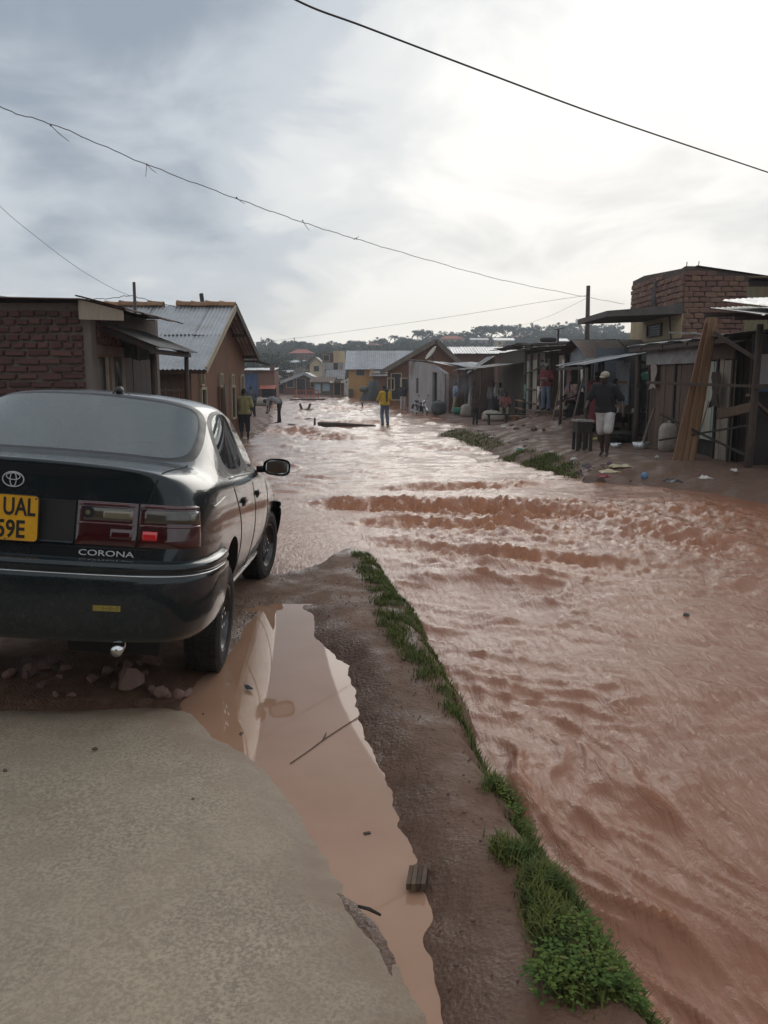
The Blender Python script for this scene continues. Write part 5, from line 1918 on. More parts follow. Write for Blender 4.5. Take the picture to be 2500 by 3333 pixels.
# ================================================================== the parked saloon car
def car_materials():
    t = NT('car_paint')
    n = t.noise(t.coord('Object'), 5.0, 6, 0.65)
    d = t.noise(t.coord('Object'), 60.0, 3, 0.6)
    spz = t.n('ShaderNodeSeparateXYZ')
    t.l(t.coord('Object'), spz.inputs[0])
    spat = t.noise(t.coord('Object'), 38.0, 5, 0.7)
    low = t.math('MULTIPLY', t.rng(spz.outputs[2], .75, .22), t.rng(spat, .46, .62))
    dirt = t.math('ADD', t.math('MULTIPLY', t.rng(n, 0.45, 0.75), 0.30), t.math('MULTIPLY', low, .35))
    t.set(Base_Color=t.mix(dirt, (0.006, 0.013, 0.016), (0.035, 0.034, 0.032)), Metallic=0.0,
          Roughness=t.rng(n, 0.3, 0.8, 0.12, 0.34), Coat_Weight=.6, Coat_Roughness=t.rng(n, 0.35, 0.8, 0.02, 0.14))
    t.b.inputs['Specular IOR Level'].default_value = .22
    t.bump(d, 0.02, 0.001)
    MATS['paint'] = t.m
    t = NT('car_glass')
    gl = t.n('ShaderNodeBsdfGlossy')
    gl.inputs['Roughness'].default_value = 0.02
    gl.inputs['Color'].default_value = (0.95, 1, 1, 1)
    tr = t.n('ShaderNodeBsdfTransparent')
    tr.inputs['Color'].default_value = (0.66, 0.74, 0.74, 1)
    fr = t.n('ShaderNodeFresnel')
    fr.inputs['IOR'].default_value = 2.15
    df = t.n('ShaderNodeBsdfDiffuse')
    df.inputs['Color'].default_value = (0.32, 0.34, 0.34, 1)
    mx = t.n('ShaderNodeMixShader')
    t.l(fr.outputs[0], mx.inputs[0])
    t.l(tr.outputs[0], mx.inputs[1])
    t.l(gl.outputs[0], mx.inputs[2])
    mx2 = t.n('ShaderNodeMixShader')
    dust = t.noise(t.coord('Object'), 90.0, 4, 0.7)
    t.l(t.rng(dust, 0.4, 0.8, 0.0, 0.06), mx2.inputs[0])
    t.l(mx.outputs[0], mx2.inputs[1])
    t.l(df.outputs[0], mx2.inputs[2])
    t.l(mx2.outputs[0], t.o.inputs[0])
    MATS['glass'] = t.m
    plain('rubber_trim', (0.012, 0.012, 0.013), 0.45)
    surf('tyre_rubber', (0.012, 0.0115, 0.011), (0.02, 0.017, 0.015), 0.75, 14, 0.3, 0.004, c3=(0.05, 0.03, 0.02), spots=0.5)
    plain('badge', (.62, .63, .64), .45, .35)
    plain('chrome', (0.72, 0.73, 0.74), 0.12, 1.0)
    surf('wheel_metal', (0.10, 0.10, 0.10), (0.05, 0.046, 0.042), 0.35, 20, 0.1, 0.002, metal=0.8)
    surf('car_interior', (0.055, 0.055, 0.058), (0.035, 0.035, 0.037), 0.85, 30, 0.2, 0.003)
    plain('under_black', (0.008, 0.008, 0.008), 0.8)
    plain('lens_red', (0.040, 0.0015, 0.004), 0.10, coat=1.0)
    plain('lens_pink', (0.07, 0.008, 0.014), 0.12, coat=1.0)
    plain('lens_bright', (0.55, 0.015, 0.02), 0.12, coat=1.0)
    plain('lens_smoke', (0.05, 0.044, 0.032), 0.10, coat=1.0)
    plain('lens_clear', (0.16, 0.14, 0.09), 0.12, coat=1.0)
    surf('plate_yellow', (0.72, 0.36, 0.012), (0.60, 0.29, 0.012), 0.45, 12, 0.05, 0.002)
    plain('plate_ink', (0.012, 0.012, 0.012), 0.5)
    plain('plate_red', (0.5, 0.03, 0.02), 0.5)
    surf('sticker_yellow', (0.30, 0.24, 0.04), (0.22, 0.17, 0.04), 0.6, 30, 0.05, 0.002)


def build_car():
    car_materials()
    car = thing('parked_car', 'dark green wet saloon car with yellow rear plate parked nose down at the water', 'car', (-1.748, 4.56, 0.200))
    car.rotation_mode = 'XYZ'
    Mr = Matrix.Rotation(R(2.4), 3, 'Z') @ Matrix.Rotation(R(-4.4), 3, 'X') @ Matrix.Rotation(R(4.5), 3, 'Y')
    car.rotation_euler = Mr.to_euler('XYZ')
    lower = {1: (.66, .22), 2: (.775, .25), 3: (.825, .38), 4: (.853, .56), 5: (.848, .74), 6: (.805, .905)}

    def ring(y, up, ws=1.0, ys=None, zs=None):
        r = {0: (0, y, .24)}
        for k in range(1, 7):
            x, z = lower[k]
            r[k] = (x * ws, (ys or {}).get(k, y), (zs or {}).get(k, z))
        for k in range(7, 11):
            r[k] = up[k - 7] if len(up[k - 7]) == 3 else (up[k - 7][0], y, up[k - 7][1])
        for k, q in (zs or {}).items():
            if isinstance(q, tuple):
                r[k] = q
        return [r[k] for k in range(11)]
    rings = [
        [(0, -1.0, .25), (.55, -.95, .24), (.68, -.965, .28), (.735, -.985, .40), (.765, -.985, .56), (.77, -.965, .74), (.735, -.945, .92), (.69, -.93, .980), (.56, -.975, 1.012), (.33, -1.005, 1.028), (0, -1.015, 1.034)],
        ring(-.80, [(.735, .985), (.61, 1.022), (.36, 1.036), (0, 1.042)], .975, zs={6: .92}),
        ring(-.52, [(.75, .985), (.65, 1.022), (.40, 1.040), (0, 1.046)], 1.0, zs={6: .925}),
        ring(-.38, [(.755, -.38, .985), (.695, -.40, 1.018), (.44, -.45, 1.045), (0, -.47, 1.052)], 1.0, zs={6: (.805, -.36, .925)}),
        ring(0.0, [(.765, .10, .955), (.612, .235, 1.300), (.515, .185, 1.365), (0, .16, 1.395)], 1.0, zs={6: (.81, .06, .92)}),
        ring(.55, [(.768, .55, .95), (.622, .66, 1.335), (.53, .60, 1.405), (0, .56, 1.430)], 1.0, zs={6: (.812, .55, .915)}),
        ring(1.05, [(.768, 1.05, .945), (.615, 1.0, 1.335), (.52, .98, 1.405), (0, .95, 1.434)], 1.0, zs={6: (.81, 1.05, .91)}),
        ring(1.85, [(.75, 1.88, .93), (.585, 1.42, 1.305), (.495, 1.38, 1.365), (0, 1.32, 1.40)], 1.0, zs={6: (.80, 1.9, .895)}),
        ring(2.2, [(.725, 2.12, .915), (.665, 2.08, .93), (.42, 2.2, .945), (0, 2.25, .95)], .985, zs={6: .875}),
        ring(2.9, [(.705, .845), (.58, .865), (.36, .88), (0, .89)], .965, zs={6: .80, 5: .70}),
        ring(3.25, [(.64, .745), (.53, .765), (.33, .78), (0, .785)], .90, zs={6: .70, 5: .63, 4: .52}),
    ]
    bm = bmesh.new()
    RV = [[bm.verts.new(p) for p in r] for r in rings]
    mats = {'paint': 0, 'trim': 1, 'rear_glass': 2, 'side_glass': 3, 'wind_glass': 4, 'under': 5}
    fac = {}
    for i in range(len(RV) - 1):
        for k in range(10):
            f = bm.faces.new((RV[i][k], RV[i + 1][k], RV[i + 1][k + 1], RV[i][k + 1]))
            f.material_index = mats['under'] if k == 0 else 0
            fac[(i, k)] = f

    def cap(rv, ext, flip):
        cols = []
        rows = []
        xs = (0.0, .33, .56)
        for k in range(1, 7):
            xr, yr, zr = rv[k].co
            yc = yr + ext
            row = []
            for j, x in enumerate(xs):
                if k == 1 and j == 0:
                    row.append(rv[0])
                    continue
                fx = x * xr / rv[7].co.x
                row.append(bm.verts.new((fx, yc + (yr - yc) * (fx / xr) ** 2.2, zr)))
            row.append(rv[k])
            rows.append(row)
        rows.append([rv[10], rv[9], rv[8], rv[7]])
        rows[0][0].co.y = rv[1].co.y + ext
        for a in range(len(rows) - 1):
            for b in range(3):
                q = (rows[a][b], rows[a][b + 1], rows[a + 1][b + 1], rows[a + 1][b])
                bm.faces.new(q if not flip else q[::-1])
    cap(RV[0], -.055, False)
    cap(RV[-1], .12, True)

    def inset(keys, mat, th, depth=-.004):
        fs = [fac[k] for k in keys]
        res = bmesh.ops.inset_region(bm, faces=fs, thickness=th, depth=0.0, use_boundary=True, use_even_offset=True)
        for f in res['faces']:
            f.material_index = mats['trim']
        for f in fs:
            f.material_index = mats[mat]
    # windows: mirror edge must stay on the centre line
    inset([(4, 7), (5, 7)], 'side_glass', .017)
    inset([(6, 7)], 'side_glass', .017)
    fs_r = [fac[(3, 8)], fac[(3, 9)]]
    fs_w = [fac[(7, 8)], fac[(7, 9)]]
    for fs, nm in ((fs_r, 'rear_glass'), (fs_w, 'wind_glass')):
        res = bmesh.ops.inset_region(bm, faces=fs, thickness=.026, depth=0, use_boundary=False, use_even_offset=True)
        for f in res['faces']:
            f.material_index = mats['trim']
        for f in fs:
            f.material_index = mats[nm]
    cl = bm.edges.layers.float.new('crease_edge')

    def crease(a, b, w):
        e_ = bm.edges.get((a, b))
        if e_:
            e_[cl] = w
    for e_ in bm.edges:
        ms = [f.material_index for f in e_.link_faces]
        if len(ms) == 2 and ms[0] != ms[1] and any(m_ in (2, 3, 4) for m_ in ms):
            e_[cl] = .78
    for k in range(7, 10):
        crease(RV[0][k], RV[0][k + 1], .92)
    for i in range(1, 8):
        crease(RV[i][6], RV[i + 1][6], .35)
        crease(RV[i][2], RV[i + 1][2], .5)
    for i in range(3, 8):
        crease(RV[i][7], RV[i + 1][7], .3)
    bmesh.ops.recalc_face_normals(bm, faces=bm.faces)
    me = bpy.data.meshes.new('car_cage')
    bm.to_mesh(me)
    bm.free()
    for nm in ('paint', 'rubber_trim', 'glass', 'glass', 'glass', 'under_black'):
        me.materials.append(MATS[nm])
    o = bpy.data.objects.new('car_cage', me)
    COL.objects.link(o)
    m = o.modifiers.new('m', 'MIRROR')
    m.use_clip = True
    m.merge_threshold = 0.004
    m = o.modifiers.new('s', 'SUBSURF')
    m.levels = m.render_levels = 3
    whole = evaluated(o, 'smooth')
    # wheel arches
    cuts = []
    o2 = bpy.data.objects.new('car_smooth', whole)
    COL.objects.link(o2)
    for (y, z, r) in ((0, .25, .375), (2.58, .25, .365)):
        c = MB()
        for sx in (-1, 1):
            n = 40
            a = [(sx * .52, y + r * math.cos(2 * math.pi * i / n), z + r * math.sin(2 * math.pi * i / n)) for i in range(n)]
            c.extr(a, (sx * .6, 0, 0))
        co = c.build('cut', MATS['under_black'])
        co.data.materials.clear()
        for mm in whole.materials:
            co.data.materials.append(mm)
        co.data.polygons.foreach_set('material_index', [5] * len(co.data.polygons))
        b = o2.modifiers.new('b', 'BOOLEAN')
        b.operation = 'DIFFERENCE'
        b.object = co
        b.solver = 'EXACT'
        cuts.append(co)
    final = evaluated(o2, 'final')
    bvh = BVHTree.FromPolygons([v.co for v in whole.vertices], [p.vertices for p in whole.polygons])
    # split by region into parts
    names = {0: 'body', 1: 'window_trim', 2: 'rear_window', 3: 'side_window', 4: 'windscreen', 5: 'underbody'}
    cos = [v.co.copy() for v in final.vertices]
    bp = {}
    for idx, nm in names.items():
        sides = (1, -1) if idx == 3 else (0,)
        for sd in sides:
            mb = MB()
            mp = {}
            for p in final.polygons:
                if p.material_index != idx or (sd and p.center.x * sd < 0):
                    continue
                q = []
                for vi in p.vertices:
                    if vi not in mp:
                        mp[vi] = len(mb.v)
                        mb.v.append(tuple(cos[vi]))
                    q.append(mp[vi])
                mb.f.append(tuple(q))
            if not mb.f:
                continue
            me = bpy.data.meshes.new(nm)
            me.from_pydata(mb.v, [], mb.f)
            me.polygons.foreach_set('use_smooth', [True] * len(me.polygons))
            me.materials.append(whole.materials[idx])
            ob = link(bpy.data.objects.new(nm, me), car)
            bp[nm] = ob
    for q in cuts + [o2, o]:
        bpy.data.objects.remove(q)

    # ---- projecting details on to the shell
    def hit(orig, dirn, off=0.004):
        loc, nor, idx, dist = bvh.ray_cast(Vector(orig), Vector(dirn).normalized())
        if loc is None:
            return None
        if nor.dot(Vector(dirn)) > 0:
            nor = -nor
        return loc + nor * off
    back = lambda x, z, off=.004: hit((x, -3, z), (0, 1, 0), off)
    side = lambda y, z, off=.004, s=1: hit((s * 3, y, z), (-s, 0, 0), off)
    topd = lambda x, y, off=.004: hit((x, y, 3), (0, 0, -1), off)

    def corner(s, z, off=.006, sx=1):
        """s=0..1 from the rear centre round the corner to the flank"""
        a = s * R(100)
        c = Vector((sx * (.30 + .0 * s), -.45, z))
        d = Vector((sx * math.sin(a), -math.cos(a), 0))
        if s < .45:
            x = s / .45 * .56
            return hit((sx * x, -3, z), (0, 1, 0), off)
        a = (s - .45) / .55 * R(82)
        c = Vector((sx * .56, -.55, z))
        d = Vector((sx * math.sin(a), -math.cos(a), 0))
        return hit(c + d * 2, -d, off)

    def patch(name, mat, s0, s1, z0f, z1f, off, sx, parent, ns=14, nz=5, th=.0):
        P = []
        for j in range(nz + 1):
            row = []
            for i in range(ns + 1):
                s = s0 + (s1 - s0) * i / ns
                z = z0f(s) + (z1f(s) - z0f(s)) * j / nz
                bul = off * (1 if 0 < j < nz and 0 < i < ns else .3)
                row.append(corner(s, z, bul, sx) or Vector((sx * .8, -.8, z)))
            P.append(row)
        mb = MB().grid(P)
        return mb.build(name, MATS[mat], parent, smooth=True, local=True)
    S = lambda x: x / .56 * .45
    for sx in (1, -1):
        # lens strip: inner part on the lid, outer part round the corner
        zt = lambda s: .862 - max(0, s - .62) ** 2 * .55
        zb = lambda s: .668 + max(0, s - .7) * .03
        sin_t = lambda s: s
        for nm, s0, s1 in (('tail_light', S(.285), S(.545)), ('tail_light', S(.553), .715)):
            base = patch(nm, 'lens_red', s0, s1, zb, zt, .010, sx, car, 16, 10)
            e0 = s0 + (.018 if s0 < .3 else .012)
            patch('lens_band', 'lens_smoke', e0, s1 - .012, lambda s: .772, lambda s: min(.842, zt(s) - .02), .0165, sx, base)
            patch('lens_rim', 'lens_pink', s0 + .004, s1 - .006, lambda s: zt(s) - .020, lambda s: zt(s) - .004, .0175, sx, base)
            patch('lens_rim', 'lens_pink', s0 + .004, s1 - .006, lambda s: .758, lambda s: .771, .0175, sx, base)
            if s0 < .4:
                c = back(sx * .335, .812, .017)
                bulb = MB().tube([c + Vector((0, .004, 0)), c - Vector((0, .004, 0))], .026, 20).build('lamp_surround', MATS['under_black'], base, local=True)
                MB().tube([c - Vector((0, .003, 0)), c - Vector((0, .008, 0))], .011, 14).build('bulb', MATS['lens_clear'], base, local=True)
                patch('lens_clear', 'lens_clear', S(.39), S(.53), lambda s: .782, lambda s: .832, .018, sx, base)
                patch('lens_bright', 'lens_red', S(.43), S(.53), lambda s: .69, lambda s: .75, .0175, sx, base)
            else:
                patch('reflector', 'lens_bright', S(.57), S(.645), lambda s: .695, lambda s: .745, .0175, sx, base)
                patch('lens_clear', 'lens_clear',   .640, .662, lambda s: .785, lambda s: .828, .018, sx, base)
    # panel gaps
    def gap(pts, r=.0035, name='panel_gap', mat='under_black'):
        pts = [p for p in pts if p is not None]
        if len(pts) > 1:
            return MB().tube(pts, r, 6).build(name, MATS[mat], car, smooth=True, local=True)
    for sx in (1, -1):
        top = [topd(sx * (.645 - .02 * t), -.43 - .47 * t, .0) for t in [i / 10 for i in range(11)]]
        rear = [back(sx * (.625 - .10 * t), 1.0 - .36 * t, .0) for t in [i / 12 for i in range(1, 13)]]
        gap(top + rear, .0045)
        gap([side(.10 + .26 * math.sin(t * 2.2) ** 1.0 * 1.0, .93 - .62 * t, 0, sx) for t in [i / 14 for i in range(15)]])
        gap([side(1.06 + .02 * math.sin(t * 3), .93 - .64 * t, 0, sx) for t in [i / 12 for i in range(13)]])
        gap([side(2.03 - .06 * t, .90 - .62 * t, 0, sx) for t in [i / 12 for i in range(13)]])
        # belt strip and sill line
        gap([side(.14 + 1.70 * t, .945 - .012 * t, .002, sx) for t in [i / 14 for i in range(15)]], .007, 'belt_strip', 'chrome')
        gap([side(.42 + 1.72 * t, .262, .004, sx) for t in [i / 12 for i in range(13)]], .012, 'sill_strip', 'paint')
        gap([side(-.62 + .38 * t, .835 + .03 * t, .001, sx) for t in [i / 8 for i in range(9)]], .004, 'body_crease', 'paint')
        for y in (.46, 1.24):
            c = side(y, .79, .0, sx)
            h = MB().obox(c, (.006, 0, 0), (0, .062, 0), (0, 0, .026)).build('door_handle', MATS['under_black'], car, local=True)
            MB().obox(c + Vector((sx * .014, 0, .006)), (.006, 0, 0), (0, .055, 0), (0, 0, .010)).build('grip', MATS['paint'], h, local=True)
    for z in (.955,):
        gap([back(-.6 + 1.2 * i / 20, .655, .0) for i in range(21)], .004)
    # lid recess between the lights with its lower lip
    P = [[back(-.275 + .55 * i / 16, .675 + .185 * j / 6, .002) for i in range(17)] for j in range(7)]
    MB().grid(P).build('plate_recess', MATS['rubber_trim'], car, smooth=True, local=True)
    gap([back(-.275 + .55 * i / 16, .672, .004) for i in range(17)], .008, 'recess_lip', 'paint')
    # ---- rear and front bumper
    def bumper(path, prof, name):
        pts = curve_smooth([(x, y, 0) for x, y in path], 6)
        P = []
        for i, p in enumerate(pts):
            d = (pts[min(i + 1, len(pts) - 1)] - pts[max(0, i - 1)]).normalized()
            nrm = Vector((d.y, -d.x, 0))
            P.append([p + nrm * o_ + Vector((0, 0, z)) for o_, z in prof])
        b = MB().grid(P)
        me_o = b.build(name, MATS['paint'], car, smooth=True, local=True)
        return me_o, P
    half = [(.868, -.43), (.868, -.62), (.845, -.82), (.765, -.99), (.60, -1.075), (.32, -1.115), (0, -1.125)]
    path = [(x, y) for x, y in half] + [(-x, y) for x, y in half[-2::-1]]
    path = path[::-1]
    prof = [(-.09, .612), (-.03, .612), (.0, .608), (.013, .598), (.016, .580), (.010, .566), (.004, .560), (.010, .553), (.017, .545), (.020, .52), (.018, .44), (.006, .34), (-.012, .28), (-.035, .245), (-.08, .235)]
    bo, P = bumper(path, prof, 'rear_bumper')
    MB().tube([r[7] + (r[7] - r[6]) * .1 for r in P[2:-2]], .0035, 6).build('bumper_line', MATS['chrome'], bo, smooth=True, local=True)
    fpath = [(.86, 3.0), (.84, 3.2), (.74, 3.38), (.5, 3.47), (0, 3.50), (-.5, 3.47), (-.74, 3.38), (-.84, 3.2), (-.86, 3.0)]
    bumper(fpath, prof, 'front_bumper')
    for sx in (1, -1):
        MB().ell((sx * .62, 3.30, .64), (.16, .07, .065), 16, 10).build('headlight', MATS['lens_clear'], car, smooth=True, local=True)
    MB().box(-.38, .38, 3.36, 3.40, .60, .70).build('grille', MATS['rubber_trim'], car, local=True)
    # ---- badges and plate
    yb = back(0, .93, 0).y
    em = MB()

    def torus(mb, c, rx, rz, r, n=28):
        pts = [(c[0] + rx * math.cos(2 * math.pi * i / n), c[1], c[2] + rz * math.sin(2 * math.pi * i / n)) for i in range(n + 1)]
        mb.tube(pts, r, 6, cap=False)
    torus(em, (0, yb - .006, .935), .046, .033, .0026)
    torus(em, (0, yb - .007, .935), .0135, .031, .0021)
    torus(em, (0, yb - .007, .948), .030, .0145, .0021)
    em.build('emblem', MATS['badge'], car, smooth=True, local=True)

    def lettering(name, txt, size, x0, z0, mat, parent, sxs=1.0, ext=.001, off=.006, yfix=None, shear=0.0, bold=0.0):
        me = text_mesh(txt, size, ext, bold, 'LEFT')
        for v in me.vertices:
            x, z, e_ = v.co.x * sxs + x0 + v.co.y * shear, v.co.y + z0, v.co.z
            y = (yfix if yfix is not None else back(x, z, 0).y) - off - e_
            v.co = (x, y, z)
        me.materials.clear()
        me.materials.append(MATS[mat])
        return link(bpy.data.objects.new(name, me), parent)
    lettering('model_lettering', 'CORONA', .036, .300, .622, 'badge', car, 1.52, .0015, .003)
    py = yb - .045
    pl = MB()
    c = .018
    x0, x1, z0, z1 = -.155, .130, .668, .872
    poly = []
    for (cx, cz, a0) in ((x1 - c, z1 - c, 0), (x0 + c, z1 - c, 90), (x0 + c, z0 + c, 180), (x1 - c, z0 + c, 270)):
        poly += [(cx + c * math.cos(R(a0 + k * 30)), py, cz + c * math.sin(R(a0 + k * 30))) for k in range(4)]
    pl.extr(poly, (0, .006, 0))
    plate = pl.build('number_plate', MATS['plate_yellow'], car, local=True)
    fr = MB()
    fr.tube([Vector(p) + Vector((0, -.001, 0)) for p in poly + poly[:1]], .0022, 6, cap=False).build('plate_edge', MATS['plate_ink'], plate, smooth=True, local=True)
    lettering('plate_text', 'UAL', .108, -.025, .783, 'plate_ink', plate, .70, .0008, .0015, py, bold=.0022)
    lettering('plate_text', '59E', .108, -.052, .684, 'plate_ink', plate, .78, .0008, .0015, py, bold=.0022)
    fl = MB()
    for i, nm in enumerate(('plate_ink', 'plate_yellow', 'plate_red', 'plate_ink', 'plate_red')):
        MB().box(-.112, -.040, py - .0022, py - .001, .832 - i * .008, .839 - i * .008).build('flag_stripe', MATS[nm], plate, local=True)
    for x, z in ((-.01, .677), (.118, .858)):
        MB().tube([(x, py - .004, z), (x, py, z)], .004, 8).build('screw', MATS['chrome'], plate, local=True)
    st = MB()
    P = [[Vector((.405 + .115 * i / 6, -1.1 - .0, .395 + .026 * j / 2)) for i in range(7)] for j in range(3)]
    bv = BVHTree.FromPolygons([v.co for v in bo.data.vertices], [p.vertices for p in bo.data.polygons])

    def onb(x, z, off):
        l_, n_, _, _ = bv.ray_cast(Vector((x, -3, z)), Vector((0, 1, 0)))
        return l_ + Vector((0, -off, 0)) if l_ else Vector((x, -1.1, z))
    stk = MB().grid([[onb(p.x, p.z, .0015) for p in r] for r in P]).build('bumper_sticker', MATS['sticker_yellow'], car, local=True)
    try:
        me = text_mesh('モータース', .021, 0, 0, 'LEFT')
        xm = max((v.co.x for v in me.vertices), default=0)
        if xm > .03:
            for v in me.vertices:
                v.co = onb(.442 + v.co.x * .070 / xm, .400 + v.co.y, .0025)
            me.materials.clear()
            me.materials.append(MATS['plate_ink'])
            link(bpy.data.objects.new('sticker_text', me), stk)
    except Exception:
        pass
    # ---- wheels
    def wheel(x, y, z, s, steer):
        w = bpy.data.objects.new('wheel', None)
        w.empty_display_size = .1
        link(w, car)
        w.location = (x, y, z)
        w.rotation_euler = (0, 0, steer)
        ty = MB()
        prof_t = [(-.085, .19), (-.098, .22), (-.098, .265), (-.085, .292), (-.06, .300), (0, .302), (.06, .300), (.085, .292), (.098, .265), (.098, .22), (.085, .19)]
        n = 44
        P = [[Vector((a, r * math.cos(2 * math.pi * i / n), r * math.sin(2 * math.pi * i / n))) for a, r in prof_t] for i in range(n + 1)]
        ty.grid(P)
        for i in range(n):      # tread blocks
            a = 2 * math.pi * (i + .5) / n
            rad = Vector((0, math.cos(a), math.sin(a)))
            tan = Vector((0, -math.sin(a), math.cos(a)))
            for xx, sh in ((-.062, .4), (-.02, -.4), (.024, .4), (.066, -.4)):
                ty.obox(Vector((xx, 0, 0)) + rad * .302 + tan * sh * .012, (.017, 0, 0), tan * .0155, rad * .005)
        ty.build('tyre', MATS['tyre_rubber'], w, smooth=False, local=True)
        ri = MB()
        prof_r = [(.085, .195), (.092, .188), (.080, .178), (.05, .168), (.045, .12), (.062, .085), (.066, .04), (.050, .03), (.050, .0)]
        n = 36
        ri.grid([[Vector((s * a, r * math.cos(2 * math.pi * i / n), r * math.sin(2 * math.pi * i / n))) for a, r in prof_r] for i in range(n + 1)])
        ri.grid([[Vector((s * a, r * math.cos(2 * math.pi * i / n), r * math.sin(2 * math.pi * i / n))) for a, r in ((.045, .17), (-.09, .19))] for i in range(n + 1)])
        rim = ri.build('rim', MATS['wheel_metal'], w, smooth=True, local=True)
        for i in range(5):
            a = 2 * math.pi * i / 5 + .3
            MB().tube([(s * .055, .055 * math.cos(a), .055 * math.sin(a)), (s * .078, .055 * math.cos(a), .055 * math.sin(a))], .011, 8).build('wheel_nut', MATS['chrome'], rim, smooth=False, local=True)
        for i in range(10):
            a = 2 * math.pi * i / 10
            MB().tube([(s * .0495, .142 * math.cos(a), .142 * math.sin(a)), (s * .042, .142 * math.cos(a), .142 * math.sin(a))], .016, 8).build('vent_hole', MATS['under_black'], rim, local=True)
    wheel(.74, 0, .150, 1, 0)
    wheel(-.74, 0, .05, -1, 0)
    wheel(.73, 2.58, .248, 1, R(-10))
    wheel(-.73, 2.58, .150, -1, R(-10))
    # ---- door mirrors
    for sx in (1, -1):
        mi = MB()
        n = 20
        prof_m = []
        for i in range(9):
            t = i / 8
            prof_m.append(((1 - (1 - t) ** 2.4) ** .45, .095 * (1 - t) ** .8))
        P = []
        for k in range(n + 1):
            a = 2 * math.pi * k / n
            ca, sa = math.cos(a), math.sin(a)
            ex = abs(ca) ** .7 * (1 if ca > 0 else -1)
            ez = abs(sa) ** .7 * (1 if sa > 0 else -1)
            P.append([Vector((sx * (.925 + .105 * ex * (1 - .95 * t ** 2.2)), 1.66 + .012 * ex + .105 * t, .975 + (.066 + .006 * ex) * ez * (1 - .95 * t ** 2.2))) for t in [j / 7 for j in range(8)]])
        mi.grid(P)
        mi.beam((sx * .77, 1.76, .945), (sx * .87, 1.74, .955), .06, .05)
        mo = mi.build('door_mirror', MATS['rubber_trim'], car, smooth=True, local=True)
        g = []
        for k in range(24):
            a = 2 * math.pi * k / 24
            ca, sa = math.cos(a), math.sin(a)
            g.append((sx * (.928 + .086 * abs(ca) ** .6 * (1 if ca > 0 else -1)), 1.664 + .010 * ca, .975 + .052 * abs(sa) ** .6 * (1 if sa > 0 else -1)))
        MB().extr(g, (0, .008, 0)).build('mirror_glass', MATS['mirror'] if 'mirror' in MATS else plain('mirror_face', (.25, .29, .30), .06, 1.0), mo, local=True)
    # ---- aerial on the roof, exhaust, wiper-stub on the lid
    c = topd(.085, .30, 0)
    an = MB()
    an.ell(c + Vector((0, 0, .012)), (.022, .05, .03), 12, 8)
    ao = an.build('aerial', MATS['rubber_trim'], car, smooth=True, local=True)
    MB().tube([c + Vector((0, 0, .03)), c + Vector((-.022, .03, .12)), c + Vector((-.042, .05, .185))], [.011, .008, .005], 8).build('mast', MATS['under_black'], ao, smooth=True, local=True)
    MB().tube([c + Vector((-.01, -.05, .012)), c + Vector((-.024, -.12, -.03))], [.005, .003], 8).build('mast_stub', MATS['under_black'], ao, smooth=True, local=True)
    ex = MB()
    ex.tube([(.48, -.6, .215), (.49, -.95, .215), (.50, -1.06, .205)], .026, 14)
    ex.build('exhaust_pipe', MATS['chrome'], car, smooth=True, local=True)
    MB().tube([(.2, -.72, .19), (.62, -.72, .19)], .085, 14).build('silencer', MATS['under_black'], car, smooth=True, local=True)
    MB().tube([(-.7, 0, .055), (.7, 0, .145)], .04, 10).build('axle', MATS['under_black'], car, smooth=True, local=True)
    MB().tube([(-.7, 2.58, .155), (.7, 2.58, .245)], .035, 10).build('axle', MATS['under_black'], car, smooth=True, local=True)
    # ---- cabin
    for nm, b in (('parcel_shelf', (-.60, .60, -.36, .12, .93, .955)), ('cabin_floor', (-.70, .70, .1, 2.3, .28, .31)), ('dashboard', (-.66, .66, 1.75, 2.1, .62, .88))):
        MB().box(*b).build(nm, MATS['car_interior'], car, local=True)
    for x in (-.30, .30):
        MB().beam((x, .14, .50), (x, -.02, .99), .54, .14, (0, 1, 0)).build('rear_seat', MATS['car_interior'], car, local=True)
        MB().ell((x, .02, 1.045), (.12, .04, .07), 12, 8).build('rear_headrest', MATS['car_interior'], car, smooth=True, local=True)
        MB().beam((x * 1.15, 1.05, .45), (x * 1.15, .86, 1.0), .44, .13, (0, 1, 0)).build('front_seat', MATS['car_interior'], car, local=True)
        MB().ell((x * 1.15, .84, 1.10), (.12, .045, .085), 12, 8).build('front_headrest', MATS['car_interior'], car, smooth=True, local=True)
    MB().tube([(.34 + .18 * math.cos(2 * math.pi * i / 24), 1.58 + .05 * math.sin(2 * math.pi * i / 24), .84 + .17 * math.sin(2 * math.pi * i / 24)) for i in range(25)], .014, 8).build('steering_wheel', MATS['under_black'], car, smooth=True, local=True)
    # front door mudguard flap behind the front wheel
    return car


CAR = build_car()
